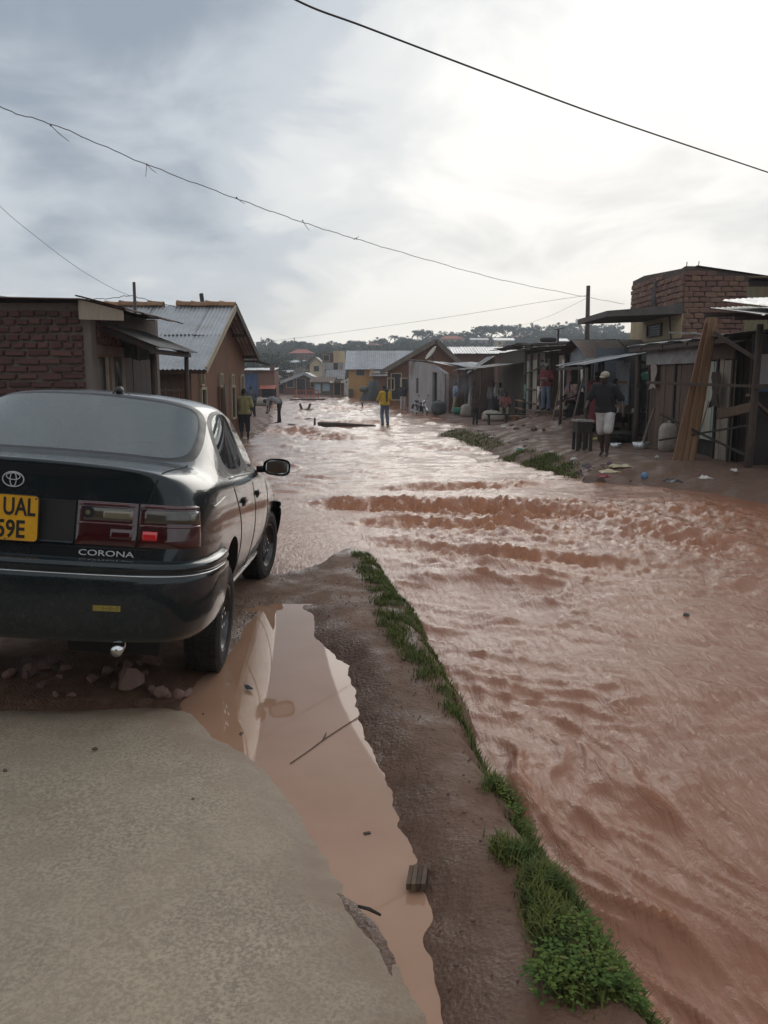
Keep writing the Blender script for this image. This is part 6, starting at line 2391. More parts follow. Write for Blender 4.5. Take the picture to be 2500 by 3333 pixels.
# ================================================================== people
def skin_mats():
    surf('skin', (.060, .034, .024), (.045, .026, .019), .55, 9, .1, .004)
    plain('hair_black', (.010, .009, .009), .8)
    plain('eye_white', (.5, .48, .45), .3)
    for nm, c in (('cloth_black', (.014, .014, .016)), ('cloth_white', (.52, .50, .48)), ('cloth_straw', (.30, .28, .13)), ('cloth_navy', (.018, .022, .035)), ('cloth_grey', (.23, .23, .24)), ('cloth_yellow', (.56, .38, .03)), ('cloth_jeans', (.13, .17, .23)), ('cloth_sky', (.22, .28, .42)), ('cloth_khaki', (.33, .29, .20)), ('cloth_red', (.17, .025, .03)), ('cloth_pink', (.30, .12, .11)), ('cloth_brown', (.07, .045, .035)), ('cloth_green', (.12, .24, .17)), ('cloth_cap', (.42, .38, .29)), ('cloth_slate', (.06, .065, .075))):
        surf(nm, c, tuple(x * .72 for x in c), .9, 7, .45, .015)
    t = NT('cloth_print')
    v = t.voro(t.coord('Object'), 14, out=1)
    t.set(Base_Color=t.mix(.86, v, (.13, .07, .055)), Roughness=.9)
    MATS['cloth_print'] = t.m


skin_mats()
STAND = dict(pelvis=(0, 0, .96), chest=(0, .0, 1.27), neck=(0, -.01, 1.46), head=(0, .02, 1.605), face=(0, 1, 0),
             hipL=(-.095, 0, .92), kneeL=(-.105, .03, .50), ankL=(-.11, -.02, .09), toeL=(-.125, .15, .03),
             hipR=(.095, 0, .92), kneeR=(.105, .03, .50), ankR=(.11, -.02, .09), toeR=(.125, .15, .03),
             shL=(-.185, -.01, 1.41), elL=(-.245, -.03, 1.13), wrL=(-.245, .06, .89),
             shR=(.185, -.01, 1.41), elR=(.245, -.03, 1.13), wrR=(.245, .06, .89))


def capsule(m, p, q, r0, r1, n=10):
    p, q = Vector(p), Vector(q)
    d = (q - p)
    L = d.length
    if L < 1e-5:
        m.ell(p, (r0, r0, r0), n, 7)
        return
    d.normalize()
    pts, rr = [], []
    for a in (90, 60, 30):
        pts.append(p - d * r0 * math.sin(R(a)))
        rr.append(max(.001, r0 * math.cos(R(a))))
    for k in range(5):
        pts.append(p + (q - p) * k / 4)
        rr.append(r0 + (r1 - r0) * k / 4)
    for a in (30, 60, 90):
        pts.append(q + d * r1 * math.sin(R(a)))
        rr.append(max(.001, r1 * math.cos(R(a))))
    m.tube(pts, rr, n)


def remesh(m, name, vox, mat, it=4):
    me = m.mesh(name)
    o = bpy.data.objects.new(name, me)
    COL.objects.link(o)
    r = o.modifiers.new('r', 'REMESH')
    r.mode = 'VOXEL'
    r.voxel_size = vox
    s = o.modifiers.new('s', 'SMOOTH')
    s.factor = .5
    s.iterations = it
    out = evaluated(o, name)
    bpy.data.objects.remove(o)
    out.name = name
    out.materials.clear()
    out.materials.append(mat)
    out.polygons.foreach_set('use_smooth', [True] * len(out.polygons))
    return out


def person(label, x, y, z, rz, h=1.70, pose=None, top='cloth_grey', sleeve=.6, bottom='cloth_navy', leg=1.0, shoes=None, cap=None, vox=.012, group=None, skirt=None, fat=1.0, loose=1.0, cat='person', hood=None):
    J = {k: Vector(v) for k, v in STAND.items()}
    for k, v in (pose or {}).items():
        J[k] = Vector(v)
    t = thing('person', label, cat, (x, y, z), group)
    t.rotation_euler = (0, 0, R(rz))
    s = h / 1.72
    t.scale = (s, s, s)
    sd = (J['hipR'] - J['hipL']).normalized()
    fwd = J['face'].normalized()
    # ---- body, one surface
    m = MB()
    capsule(m, J['hipL'], J['hipR'], .10 * fat, .10 * fat)
    shd = (J['shR'] - J['shL']).normalized()
    for k in (-1, 1):
        capsule(m, J['pelvis'] + sd * .05 * k, J['chest'] + shd * .065 * k, .095 * fat, .105 * fat)
        capsule(m, J['chest'] + shd * .065 * k, J['neck'] + shd * .06 * k - (J['neck'] - J['chest']) * .35, .105 * fat, .075)
    capsule(m, J['shL'], J['shR'], .062, .062)
    capsule(m, J['neck'] - (J['head'] - J['neck']) * .2, J['head'], .056, .052)
    hd = J['head']
    upv = (J['head'] - J['neck']).normalized()
    sdh = fwd.cross(upv).normalized()
    fw = upv.cross(sdh).normalized()
    Mh = Matrix((sdh, fw, upv)).transposed()
    m.ell(hd + upv * .03, (.076, .094, .098), 14, 10, Mh)
    m.ell(hd - upv * .045 + fw * .022, (.058, .066, .066), 12, 8, Mh)
    m.ell(hd + fw * .098 - upv * .012, (.013, .016, .022), 8, 6, Mh)
    m.ell(hd + fw * .078 - upv * .060, (.026, .016, .012), 8, 6, Mh)
    for k in (-1, 1):
        m.ell(hd + sdh * .077 * k - upv * .005, (.012, .020, .030), 8, 6, Mh)
    for S in 'LR':
        capsule(m, J['sh' + S], J['el' + S], .050 * fat, .039)
        capsule(m, J['el' + S], J['wr' + S], .039, .027)
        d = (J['wr' + S] - J['el' + S]).normalized()
        k = -1 if S == 'L' else 1
        side = (fwd - d * fwd.dot(d))
        side = side.normalized() if side.length > .1 else sd
        nrm = d.cross(side).normalized()
        pc = J['wr' + S] + d * .052
        Mp = Matrix((side, nrm, d)).transposed()
        m.ell(pc, (.040, .017, .054), 10, 8, Mp)
        for i, (o_, L) in enumerate(((-.030, .058), (-.010, .072), (.010, .078), (.030, .070))):
            b = pc + side * o_ + d * .036
            mid = b + d * L * .55 + side * o_ * .16
            tip = b + d * L * .92 + side * o_ * .26 - nrm * .020 * k
            capsule(m, b, mid, .0098, .0092, 8)
            capsule(m, mid, tip, .0092, .0078, 8)
        b = pc + side * .030 - d * .012
        capsule(m, b, b + side * .034 + d * .030, .0115, .010, 8)
        capsule(m, b + side * .034 + d * .030, b + side * .040 + d * .058, .010, .008, 8)
        capsule(m, J['hip' + S], J['knee' + S], .082 * fat, .054)
        capsule(m, J['knee' + S], J['knee' + S] + (J['ank' + S] - J['knee' + S]) * .35, .054, .055)
        capsule(m, J['knee' + S] + (J['ank' + S] - J['knee' + S]) * .35, J['ank' + S], .055, .036)
        capsule(m, J['ank' + S] + Vector((0, 0, -.035)) - (J['toe' + S] - J['ank' + S]) * .15, J['toe' + S], .038, .028)
    bo = link(bpy.data.objects.new('body', remesh(m, 'body', vox, MATS['skin'])), t)
    # ---- hair and eyes
    hm = MB()
    hm.ell(hd + upv * .042 - fw * .012, (.081, .094, .094), 14, 10, Mh)
    hm.v = [q for q in hm.v]
    hr = hm.mesh('hair', MATS['hair_black'], smooth=True)
    link(bpy.data.objects.new('hair', hr), t)
    for k in (-1, 1):
        MB().ell(hd + fw * .089 + sdh * .030 * k + upv * .014, (.012, .008, .008), 8, 6, Mh).build('eye', MATS['eye_white'], t, True, local=True)
    if cap:
        c = MB()
        c.ell(hd + upv * .062 - fw * .004, (.088, .104, .075), 14, 10, Mh)
        c.ell(hd + upv * .052 + fw * .10, (.062, .065, .009), 12, 6, Mh)
        c.build('cap', MATS[cap], t, True, local=True)
    # ---- top
    if top:
        m = MB()
        e = .017 * loose
        capsule(m, J['hipL'] + Vector((0, 0, .03)), J['hipR'] + Vector((0, 0, .03)), .108 * fat + e, .108 * fat + e)
        for k in (-1, 1):
            capsule(m, J['pelvis'] + sd * .055 * k, J['chest'] + shd * .07 * k, .10 * fat + e, .11 * fat + e)
            capsule(m, J['chest'] + shd * .07 * k, J['neck'] + shd * .07 * k - (J['neck'] - J['chest']) * .32, .11 * fat + e, .072 + e)
        capsule(m, J['shL'], J['shR'], .064 + e, .064 + e)
        for S in 'LR':
            a, b, c = J['sh' + S], J['el' + S], J['wr' + S]
            if sleeve <= 1:
                capsule(m, a, a + (b - a) * sleeve, .056 * fat + e, .054 + e)
            else:
                capsule(m, a, b, .055 * fat + e, .043 + e)
                capsule(m, b, b + (c - b) * (sleeve - 1), .043 + e, .035 + e * .7)
        link(bpy.data.objects.new('top', remesh(m, 'top', max(.014, vox), MATS[top], 5)), t)
    # ---- trousers, shorts or skirt
    if skirt:
        p0 = J['pelvis'] + Vector((0, 0, .05))
        zb = skirt[1]
        kc = (J['kneeL'] + J['kneeR']) / 2
        ac = (J['ankL'] + J['ankR']) / 2
        P = []
        for i in range(8):
            f_ = i / 7
            c = p0 * (1 - f_) ** 2 + kc * 2 * f_ * (1 - f_) + ac * f_ ** 2
            c.z = p0.z + (zb - p0.z) * f_
            rr = .145 + .10 * f_
            P.append([c + Vector((math.cos(a) * rr * (1 + .06 * math.sin(a * 5 + i)), math.sin(a) * rr * .85 * (1 + .06 * math.cos(a * 4)), 0)) for a in [2 * math.pi * j / 24 for j in range(25)]])
        MB().grid(P).build('skirt', MATS[skirt[0]], t, True, local=True)
    elif bottom:
        m = MB()
        e = .014 * loose
        capsule(m, J['hipL'], J['hipR'], .102 * fat + e, .102 * fat + e)
        capsule(m, J['pelvis'] + Vector((0, 0, -.02)), J['pelvis'] + Vector((0, 0, .04)), .112 * fat, .108 * fat)
        for S in 'LR':
            a, b, c = J['hip' + S], J['knee' + S], J['ank' + S]
            if leg <= .5:
                capsule(m, a, a + (b - a) * (leg * 2), .088 * fat + e, .070 + e * 1.6)
            else:
                capsule(m, a, b, .086 * fat + e, .062 + e)
                capsule(m, b, b + (c - b) * ((leg - .5) * 2), .062 + e, .050 + e)
        link(bpy.data.objects.new('trousers' if leg > .6 else 'shorts', remesh(m, 'trousers', max(.014, vox), MATS[bottom], 5)), t)
    if shoes:
        for S in 'LR':
            m = MB()
            capsule(m, J['ank' + S] + Vector((0, 0, .03)), J['ank' + S] + Vector((0, 0, -.04)), .05, .05)
            capsule(m, J['ank' + S] + Vector((0, 0, -.04)) - (J['toe' + S] - J['ank' + S]) * .2, J['toe' + S], .048, .040)
            link(bpy.data.objects.new('shoe', remesh(m, 'shoe', .014, MATS[shoes])), t)
    if hood:
        m = MB()
        b = (J['chest'] + J['neck']) / 2 - fw * .13
        m.ell(b + Vector((0, 0, .10)), (.10, .05, .09), 12, 8)
        m.ell(b + Vector((0, 0, -.18)), (.055, .035, .24), 12, 8)
        m.build('back_panel', MATS[hood], t, True, local=True)
    return t


def put(u, v, y, dz=0.0):
    p = at(u, v, y)
    return p.x, y, gz(p.x, y) + dz


def people():
    # man in white shorts on the right bank
    x, y, z = put(1966, 1475, 16.5)
    person('barefoot person in dark top, white shorts and pale cap stepping along the bank', x, y, z, 155, 1.66,
           dict(chest=(.03, .03, 1.27), neck=(.035, .05, 1.46), head=(.03, .09, 1.60), shL=(-.15, .05, 1.40), shR=(.215, .02, 1.42), kneeL=(-.10, .22, .53), ankL=(-.08, .16, .10), toeL=(-.10, .32, .04), kneeR=(.08, -.04, .50), ankR=(.08, -.22, .11), toeR=(.09, -.06, .03), elL=(-.30, -.04, 1.17), wrL=(-.36, .12, .95), elR=(.34, .02, 1.17), wrR=(.36, .22, 1.0), face=(.35, 1, -.15)),
           'cloth_black', .95, 'cloth_white', .46, cap='cap_pale' if 'cap_pale' in MATS else 'cloth_cap', vox=.009, loose=1.5)
    # left bank
    y = 28.0
    x = xat(797, 1420, y)
    person('person in straw coloured shirt and dark knee trousers wading past the brown wall', x, y, -.48, 6, 1.74,
           dict(elL=(-.34, .08, 1.22), wrL=(-.50, .20, 1.13), elR=(.27, -.02, 1.14), wrR=(.30, .10, .92), kneeL=(-.10, .05, .5), ankL=(-.10, -.06, .1), ankR=(.11, .04, .09), toeR=(.12, .2, .03)),
           'cloth_straw', .85, 'cloth_navy', .68, vox=.010, loose=1.7)
    y = 43.0
    x = xat(822, 1340, y)
    person('person in dark grey jacket bending forward behind the straw shirt', x, y, -.42, 25, 1.66,
           dict(chest=(0, .10, 1.24), neck=(0, .20, 1.40), head=(0, .27, 1.53), shL=(-.18, .16, 1.36), shR=(.18, .16, 1.36), elL=(-.26, .20, 1.10), elR=(.26, .20, 1.10), wrL=(-.24, .34, .92), wrR=(.30, .30, .88)), 'cloth_slate', 1.8, 'cloth_black', 1.0)
    y = 37.5
    x = xat(908, 1375, y)
    person('person in grey shirt and black trousers bent double over the water', x, y, -.40, 78, 1.72,
           dict(pelvis=(0, -.06, .94), chest=(0, .28, 1.09), neck=(0, .46, 1.08), head=(0, .60, 1.00), face=(0, .45, -1), hipL=(-.095, -.04, .90), hipR=(.095, -.04, .90), kneeL=(-.10, -.05, .48), kneeR=(.11, .03, .50), shL=(-.17, .41, 1.07), shR=(.17, .41, 1.07), elL=(-.19, .46, .80), elR=(.19, .46, .80), wrL=(-.13, .50, .56), wrR=(.13, .52, .54)),
           'cloth_grey', .9, 'cloth_black', 1.0, vox=.010)
    y = 37.2
    x = xat(1253, 1372, y)
    person('person in bright yellow jacket and pale jeans wading in the flood', x, y, -.50, 22, 1.78,
           dict(elL=(-.28, .10, 1.14), wrL=(-.20, .30, 1.02), elR=(.27, .0, 1.14), wrR=(.24, .18, 1.02), kneeL=(-.12, .06, .5), ankL=(-.12, -.04, .1), ankR=(.13, -.02, .09), head=(0, .06, 1.60), face=(-.3, 1, -.2)),
           'cloth_yellow', 1.75, 'cloth_jeans', .95, shoes='cloth_black', vox=.010, loose=1.5, hood='cloth_slate')
    # by the grey shack
    y = 46.5
    x = xat(1481, 1340, y)
    person('person in sky blue shirt and khaki trousers standing with hands on hips', x, y, gz(x, y), 100, 1.72,
           dict(hipL=(-.1, 0, .92), kneeL=(-.17, .10, .50), ankL=(-.24, .22, .09), toeL=(-.26, .40, .03), kneeR=(.12, -.03, .5), ankR=(.13, -.08, .09), toeR=(.15, .09, .03), elL=(-.36, -.06, 1.19), wrL=(-.20, .06, 1.03), elR=(.36, -.06, 1.19), wrR=(.20, .06, 1.03)),
           'cloth_sky', .95, 'cloth_khaki', 1.0, shoes='cloth_brown', vox=.012, loose=1.5)
    y = 53.5
    x = xat(1312, 1310, y)
    person('person in white trousers and dark top beside the grey shack corner', x, y, -.45, 190, 1.72, {}, 'cloth_slate', .9, 'cloth_white', 1.0, shoes='cloth_black', vox=.013, loose=1.4)
    y = 36.0
    x = xat(1547, 1368, y)
    person('small dark child in brown clothes standing at the edge of the mud', x, y, gz(x, y), 200, 1.30, dict(elL=(-.27, .05, 1.15), wrL=(-.12, .16, 1.06), elR=(.27, .05, 1.15), wrR=(.12, .16, 1.06)), 'cloth_brown', 1.8, 'cloth_black', 1.0, vox=.012)
    y = 73.0
    x = xat(1257, 1290, y)
    person('person all in black standing by the brown house behind the yellow jacket', x, y, gz(x, y), 170, 1.68, {}, 'cloth_black', 1.9, 'cloth_black', 1.0, vox=.014)
    # people under the mat shack awning
    y = 40.5
    x = xat(1604, 1320, y)
    person('person in grey smock standing under the sagging awning', x, y, gz(x, y), 170, 1.70, dict(elL=(-.27, .05, 1.15), wrL=(-.10, .20, 1.08)), 'cloth_grey', 1.8, None, skirt=('cloth_slate', .30), vox=.013)
    y = 41.0
    x = xat(1627, 1320, y)
    person('person in white shirt standing under the sagging awning by the post', x, y, gz(x, y), 150, 1.66, {}, 'cloth_white', .9, 'cloth_slate', 1.0, vox=.013)
    sit = dict(pelvis=(0, -.05, .52), chest=(0, .0, .84), neck=(0, .02, 1.02), head=(0, .05, 1.16), hipL=(-.1, -.03, .50), hipR=(.1, -.03, .50), kneeL=(-.15, .40, .50), kneeR=(.15, .40, .50), ankL=(-.15, .42, .09), ankR=(.15, .42, .09), toeL=(-.16, .58, .03), toeR=(.16, .58, .03),
               shL=(-.185, .01, .97), shR=(.185, .01, .97), elL=(-.26, .08, .70), elR=(.26, .08, .70), wrL=(-.14, .30, .60), wrR=(.14, .30, .60))
    y = 38.4
    x = xat(1646, 1320, y)
    person('person in pink shirt seated on a crate under the sagging awning', x, y, gz(x, y), 165, 1.70, sit, 'cloth_pink', .9, 'cloth_khaki', 1.0, vox=.013)
    crate = thing('crate', 'small slatted crate used as a seat under the sagging awning', 'crate', (x, y + .05, gz(x, y)))
    for k in range(4):
        MB().box(x - .2, x + .2, y - .13, y + .22, crate.location.z + .02 + k * .105, crate.location.z + .10 + k * .105).build('slat', MATS['plank_brown'], crate)
    # red shirt in the doorway
    y = 30.9
    x = 6.0
    person('person in red shirt, grey cap and jeans reading papers on the shack step', x, y, .44, 150, 1.70,
           dict(elL=(-.27, .02, 1.15), wrL=(-.10, .24, 1.14), elR=(.27, .02, 1.15), wrR=(.10, .24, 1.14), face=(0, 1, -.35)), 'cloth_red', .95, 'cloth_jeans', 1.0, shoes='cloth_black', cap='cloth_grey', vox=.011, loose=1.5)
    o = MB().obox((0, 0, 0), (.12, 0, .0), (0, .09, .02), (0, 0, .006)).build('paper', MATS['cloth_white'])
    a = R(150)
    o.location = (x - math.sin(a) * .33, y + math.cos(a) * .33, .44 + 1.14)
    o.rotation_euler = (.3, 0, a)
    tag(o, 'white paper held by the red shirt person on the step', 'paper')
    # patterned seated woman and red clothes behind the posts
    y = 26.2
    x = 5.9
    person('person in patterned wrap seated at the front of the grey blue shed', x, y, gz(x, y), 120, 1.68, sit, 'cloth_print', .8, None, skirt=('cloth_print', .25), vox=.012)
    st = thing('stool', 'low wooden stool under the patterned wrap sitter', 'stool', (x, y, gz(x, y)))
    MB().box(x - .16, x + .22, y - .16, y + .16, st.location.z + .36, st.location.z + .40).build('seat', MATS['dark_wood'], st)
    for dx in (-.12, .18):
        for dy in (-.12, .12):
            MB().box(x + dx - .02, x + dx + .02, y + dy - .02, y + dy + .02, st.location.z, st.location.z + .36).build('leg', MATS['dark_wood'], st)
    y = 23.2
    x = xat(1942, 1300, y)
    person('person in long red dress standing under the silver awning', x, y, gz(x, y), 140, 1.64, dict(elL=(-.27, .05, 1.15), wrL=(-.10, .22, 1.10)), 'cloth_red', 1.3, None, skirt=('cloth_red', .25), vox=.011)
    y = 23.8
    x = xat(2022, 1300, y)
    person('person in black with a white headscarf behind the stall counter', x, y, gz(x, y), 190, 1.66, {}, 'cloth_black', 1.8, None, skirt=('cloth_black', .2), cap='cloth_white', vox=.012)


people()


# ================================================================== motorcycle by the grey shack
def motorcycle():
    y = 48.2
    x = xat(1366, 1330, y)
    z = gz(x, y)
    t = thing('motorcycle', 'dark red motorcycle parked against the stained grey plaster wall', 'motorcycle', (x, y, z))
    t.rotation_euler = (R(-6), 0, R(205))

    def wheel(yy):
        w = link(bpy.data.objects.new('wheel', None), t)
        w.location = (0, yy, .30)
        n = 28
        MB().tube([(0, .275 * math.cos(2 * math.pi * i / n), .275 * math.sin(2 * math.pi * i / n)) for i in range(n + 1)], .038, 8, cap=False).build('tyre', MATS['tyre_rubber'] if 'tyre_rubber' in MATS else MATS['dark_wood'], w, True, local=True)
        MB().tube([(0, .238 * math.cos(2 * math.pi * i / n), .238 * math.sin(2 * math.pi * i / n)) for i in range(n + 1)], .014, 6, cap=False).build('rim', plain('bike_chrome', (.6, .6, .6), .25, 1.0), w, True, local=True)
        s = MB()
        for i in range(14):
            a = 2 * math.pi * i / 14
            s.tube([((-1) ** i * .03, .03 * math.cos(a + .5), .03 * math.sin(a + .5)), (0, .235 * math.cos(a), .235 * math.sin(a))], .004, 4)
        s.tube([(-.05, 0, 0), (.05, 0, 0)], .04, 10)
        s.build('spokes', MATS['bike_chrome'], w, local=True)
    wheel(.62)
    wheel(-.62)
    b = lambda nm, m, mt, sm=True: m.build(nm, MATS[mt] if isinstance(mt, str) else mt, t, sm, local=True)
    red = plain('bike_red', (.10, .012, .012), .25, coat=.8)
    b('fuel_tank', MB().ell((0, .12, .80), (.13, .26, .12), 14, 10), red)
    b('seat', MB().ell((0, -.32, .80), (.12, .38, .065), 14, 8), 'cloth_black')
    b('engine', MB().box(-.12, .12, -.12, .22, .30, .62), 'wheel_metal' if 'wheel_metal' in MATS else 'iron_worn', False)
    b('frame', MB().tube([(0, .42, .88), (0, .28, .40), (0, -.1, .30), (0, -.62, .30)], .022, 8).tube([(0, .40, .80), (0, -.6, .72)], .02, 8), 'dark_wood')
    for s in (-1, 1):
        b('fork', MB().tube([(s * .08, .62, .30), (s * .09, .40, .98)], .022, 8), 'bike_chrome')
        b('shock', MB().tube([(s * .10, -.62, .32), (s * .10, -.42, .74)], .025, 8), 'bike_chrome')
        b('mirror', MB().tube([(s * .25, .36, 1.03), (s * .30, .34, 1.20)], .007, 6).ell((s * .31, .34, 1.23), (.05, .012, .035), 10, 6), 'dark_wood')
    b('handlebar', MB().tube([(-.36, .24, 1.04), (-.16, .36, 1.02), (0, .40, .98), (.16, .36, 1.02), (.36, .24, 1.04)], .015, 8), 'bike_chrome')
    b('headlight', MB().ell((0, .50, .90), (.09, .07, .09), 14, 8), 'bike_chrome')
    b('front_mudguard', MB().grid([[(xx, .62 + .325 * math.cos(a), .30 + .325 * math.sin(a)) for xx in (-.06, 0, .06)] for a in [R(20 + 12 * i) for i in range(11)]]), 'bike_chrome')
    b('rear_mudguard', MB().grid([[(xx, -.62 + .335 * math.cos(a), .30 + .335 * math.sin(a)) for xx in (-.07, 0, .07)] for a in [R(60 + 12 * i) for i in range(11)]]), 'dark_wood')
    b('exhaust_pipe', MB().tube([(.13, .2, .45), (.15, .1, .25), (.16, -.7, .28)], [.02, .03, .04], 8), 'bike_chrome')


motorcycle()
# ================================================================== wires and poles
def plane_pt(u, v, A, B):
    d = ray(u, v)
    A, B = Vector((A[0], A[1])), Vector((B[0], B[1]))
    n = Vector((-(B - A).y, (B - A).x))
    t = n.dot(A) / (n.x * d.x + n.y * d.y)
    return Vector((d.x * t, d.y * t, CZ + d.z * t))


def wire(px, A, B, r, name, label, cat='wire', knots=(), ext=(True, True), mat='wire_dark', wob=0.0):
    pts = [plane_pt(u, v, A, B) for u, v in px]
    if ext[0]:
        pts = [pts[0] * 2 - pts[1] + Vector((0, 0, .2))] + pts
    if ext[1]:
        pts = pts + [pts[-1] * 2 - pts[-2]]
    c = curve_smooth(pts, 14)
    if wob:
        c = [p + Vector((0, 0, wob * (math.sin(i * .9) + .6 * math.sin(i * 2.3 + 1)))) for i, p in enumerate(c)]
    t = thing(name, label, cat, pts[len(pts) // 2])
    MB().tube(c, r, 6).build('strand', MATS[mat], t, smooth=True)
    for (u, v, tails) in knots:
        p = plane_pt(u, v, A, B)
        MB().ell(p, (r * 2.2, r * 2.2, r * 2.2), 8, 6).build('knot', MATS[mat], t)
        for (du, dv) in tails:
            q = plane_pt(u + du, v + dv, A, B)
            MB().tube([p, (p + q) / 2 + Vector((0, 0, -r * 2)), q], [r * .9, r * .8, r * .6], 5).build('wire_end', MATS[mat], t)


plain('wire_dark', (.035, .028, .032), .6)
plain('wire_grey', (.16, .15, .15), .6)
wire([(960, -2), (1200, 92), (1600, 244), (2000, 392), (2500, 561)], (-2.6, 8.5), (8.2, 17.5), .0115, 'cable', 'thick dark overhead cable crossing the upper sky')
wire([(0, 348), (190, 412), (480, 536), (780, 650), (990, 725), (1160, 778), (1400, 848), (1650, 915), (1900, 965), (2033, 990)], (-4.4, 9.5), (8.15, 27.4), .0055, 'cable', 'knotted grey wire strung to the corner building', knots=((165, 408, ((60, 52),)), (478, 535, ((32, 28), (-4, 40))), (770, 643, ((28, 20),)), (985, 718, ((22, 32),)), (1160, 775, ((8, -6), (-10, 4)))), mat='wire_grey', wob=.006, ext=(True, False))
wire([(0, 671), (120, 772), (250, 870), (360, 935), (424, 963)], (-7.5, 14.6), (-5.1, 17.6), .004, 'cable', 'thin wire dropping to the timber pole by the lean-to', mat='wire_grey', ext=(True, False))
wire([(0, 964), (120, 972), (250, 974), (360, 971), (424, 963), (500, 982), (590, 1003)], (-8.6, 17.3), (-5.1, 17.6), .007, 'cable', 'wavy wire slung low over the brick house roof', mat='wire_grey', wob=.008, ext=(True, False))
wire([(805, 1117), (1000, 1096), (1300, 1055), (1550, 1018), (1750, 985), (1908, 962)], (-10, 60), (8.2, 33.2), .007, 'cable', 'faint wire running over the street to the tall pole', mat='wire_grey', ext=(True, False))
wire([(1915, 968), (1850, 1000), (1780, 1032), (1690, 1062)], (8.15, 33), (9.5, 58), .006, 'cable', 'faint wire falling from the tall pole to the hill side', mat='wire_grey', ext=(False, False))
o = thing('utility_pole', 'tall slim timber pole behind the shacks with wires', 'pole', (8.15, 33.0, gz(8.15, 33)))
p, q = at(1911, 1110, 33.0), at(1915, 930, 33.0)
MB().tube([(p.x - .03, 33, gz(8, 33) - .2), p, q], [.10, .09, .075], 9).build('shaft', MATS['pole_wood'], o, smooth=True)
o = thing('utility_pole', 'thin pole with a small crosspiece above the mat shack roof', 'pole', (xat(1818, 1100, 45), 45, gz(9, 45)))
p = at(1818, 1070, 45)
MB().tube([(p.x, 45, gz(9, 45)), p], .05, 7).build('shaft', MATS['dark_wood'], o)
MB().beam(p + Vector((-.2, 0, -.05)), p + Vector((.35, 0, .05)), .04, .04).build('crosspiece', MATS['dark_wood'], o)
for (u, v, y, lab) in ((899, 1195, 97, 'dark pole left of the small brick gabled house'), (947, 1208, 108, 'short pole behind the small brick gabled house')):
    p = at(u, v, y)
    o = thing('utility_pole', lab, 'pole', (p.x, y, gz(p.x, y)))
    MB().tube([(p.x, y, gz(p.x, y) - .2), p], [.10, .08], 7).build('shaft', MATS['dark_wood'], o)


# ================================================================== grass and weeds
def grass_mat(name, c):
    t = NT(name)
    n = t.noise(t.geo(), 9, 3)
    n2 = t.noise(t.geo(), 60, 2)
    col = t.mix(t.rng(n, .35, .65), c, (c[0] * 1.7, c[1] * 1.25, c[2] * 1.1))
    col = t.mix(t.rng(n2, .5, .8, 0, .6), col, tuple(x * .5 for x in c))
    n3 = t.noise(t.geo(), 25, 3)
    col = t.mix(t.rng(n3, .6, .72, 0, .7), col, (.20, .17, .06))
    t.set(Base_Color=col, Roughness=.8)
    t.b.inputs['Specular IOR Level'].default_value = .15
    MATS[name] = t.m


grass_mat('grass', (.078, .112, .034))
grass_mat('weed_leaf', (.060, .110, .024))


def blades(name, pts, lens, mat, width=.004, lean=.5, seed=1):
    """pts Nx3 roots, lens N; three segment curved blades"""
    rs = np.random.RandomState(seed)
    n = len(pts)
    az = rs.rand(n) * 2 * np.pi
    ln = rs.uniform(.15, lean, n) * lens
    d = np.stack([np.cos(az) * ln, np.sin(az) * ln, np.zeros(n)], 1)
    sd = np.stack([-np.sin(az), np.cos(az), np.zeros(n)], 1) * (width * rs.uniform(.6, 1.3, n))[:, None]
    V = []
    for t, w in ((0, 1.0), (.4, .9), (.75, .6), (1.0, .06)):
        c = pts + d * t ** 1.9
        c[:, 2] += lens * (t - .28 * t * t)
        V += [c - sd * w, c + sd * w]
    V = np.stack(V, 1).reshape(-1, 3)
    b = np.arange(n)[:, None] * 8
    Fq = np.concatenate([b + np.array([[2 * k, 2 * k + 1, 2 * k + 3, 2 * k + 2]]) for k in range(3)], 0)
    me = np_mesh(name, V, Fq, mat, smooth=False)
    return link(bpy.data.objects.new(name, me))


def on_pixels(polys, n, seed, z=0.0, clump=3.0, thr=-.1, jit=.022):
    """points scattered in photo polygons laid on the ground"""
    rs = np.random.RandomState(seed)
    out = []
    W = []
    for poly, wgt in polys:
        w = [gp(u, v, z) for u, v in poly]
        xs, ys = [p.x for p in w], [p.y for p in w]
        m = int(n * wgt)
        x = rs.uniform(min(xs), max(xs), m * 6)
        y = rs.uniform(min(ys), max(ys), m * 6)
        sd = sdpoly(x, y, [(p.x, p.y) for p in w])
        nz = fbm(x * clump, y * clump, 3, seed + 5)
        ok = (sd > -.01) & (nz > thr - sd * .5)
        x, y = x[ok][:m], y[ok][:m]
        x = x + rs.normal(0, jit, len(x))
        y = y + rs.normal(0, jit, len(y))
        zz = ground_h(x, y)
        k = zz > wlevel(x, y) - .05
        x, y, zz = x[k], y[k], zz[k]
        out.append(np.stack([x, y, zz - .004], 1))
    return np.concatenate(out, 0)


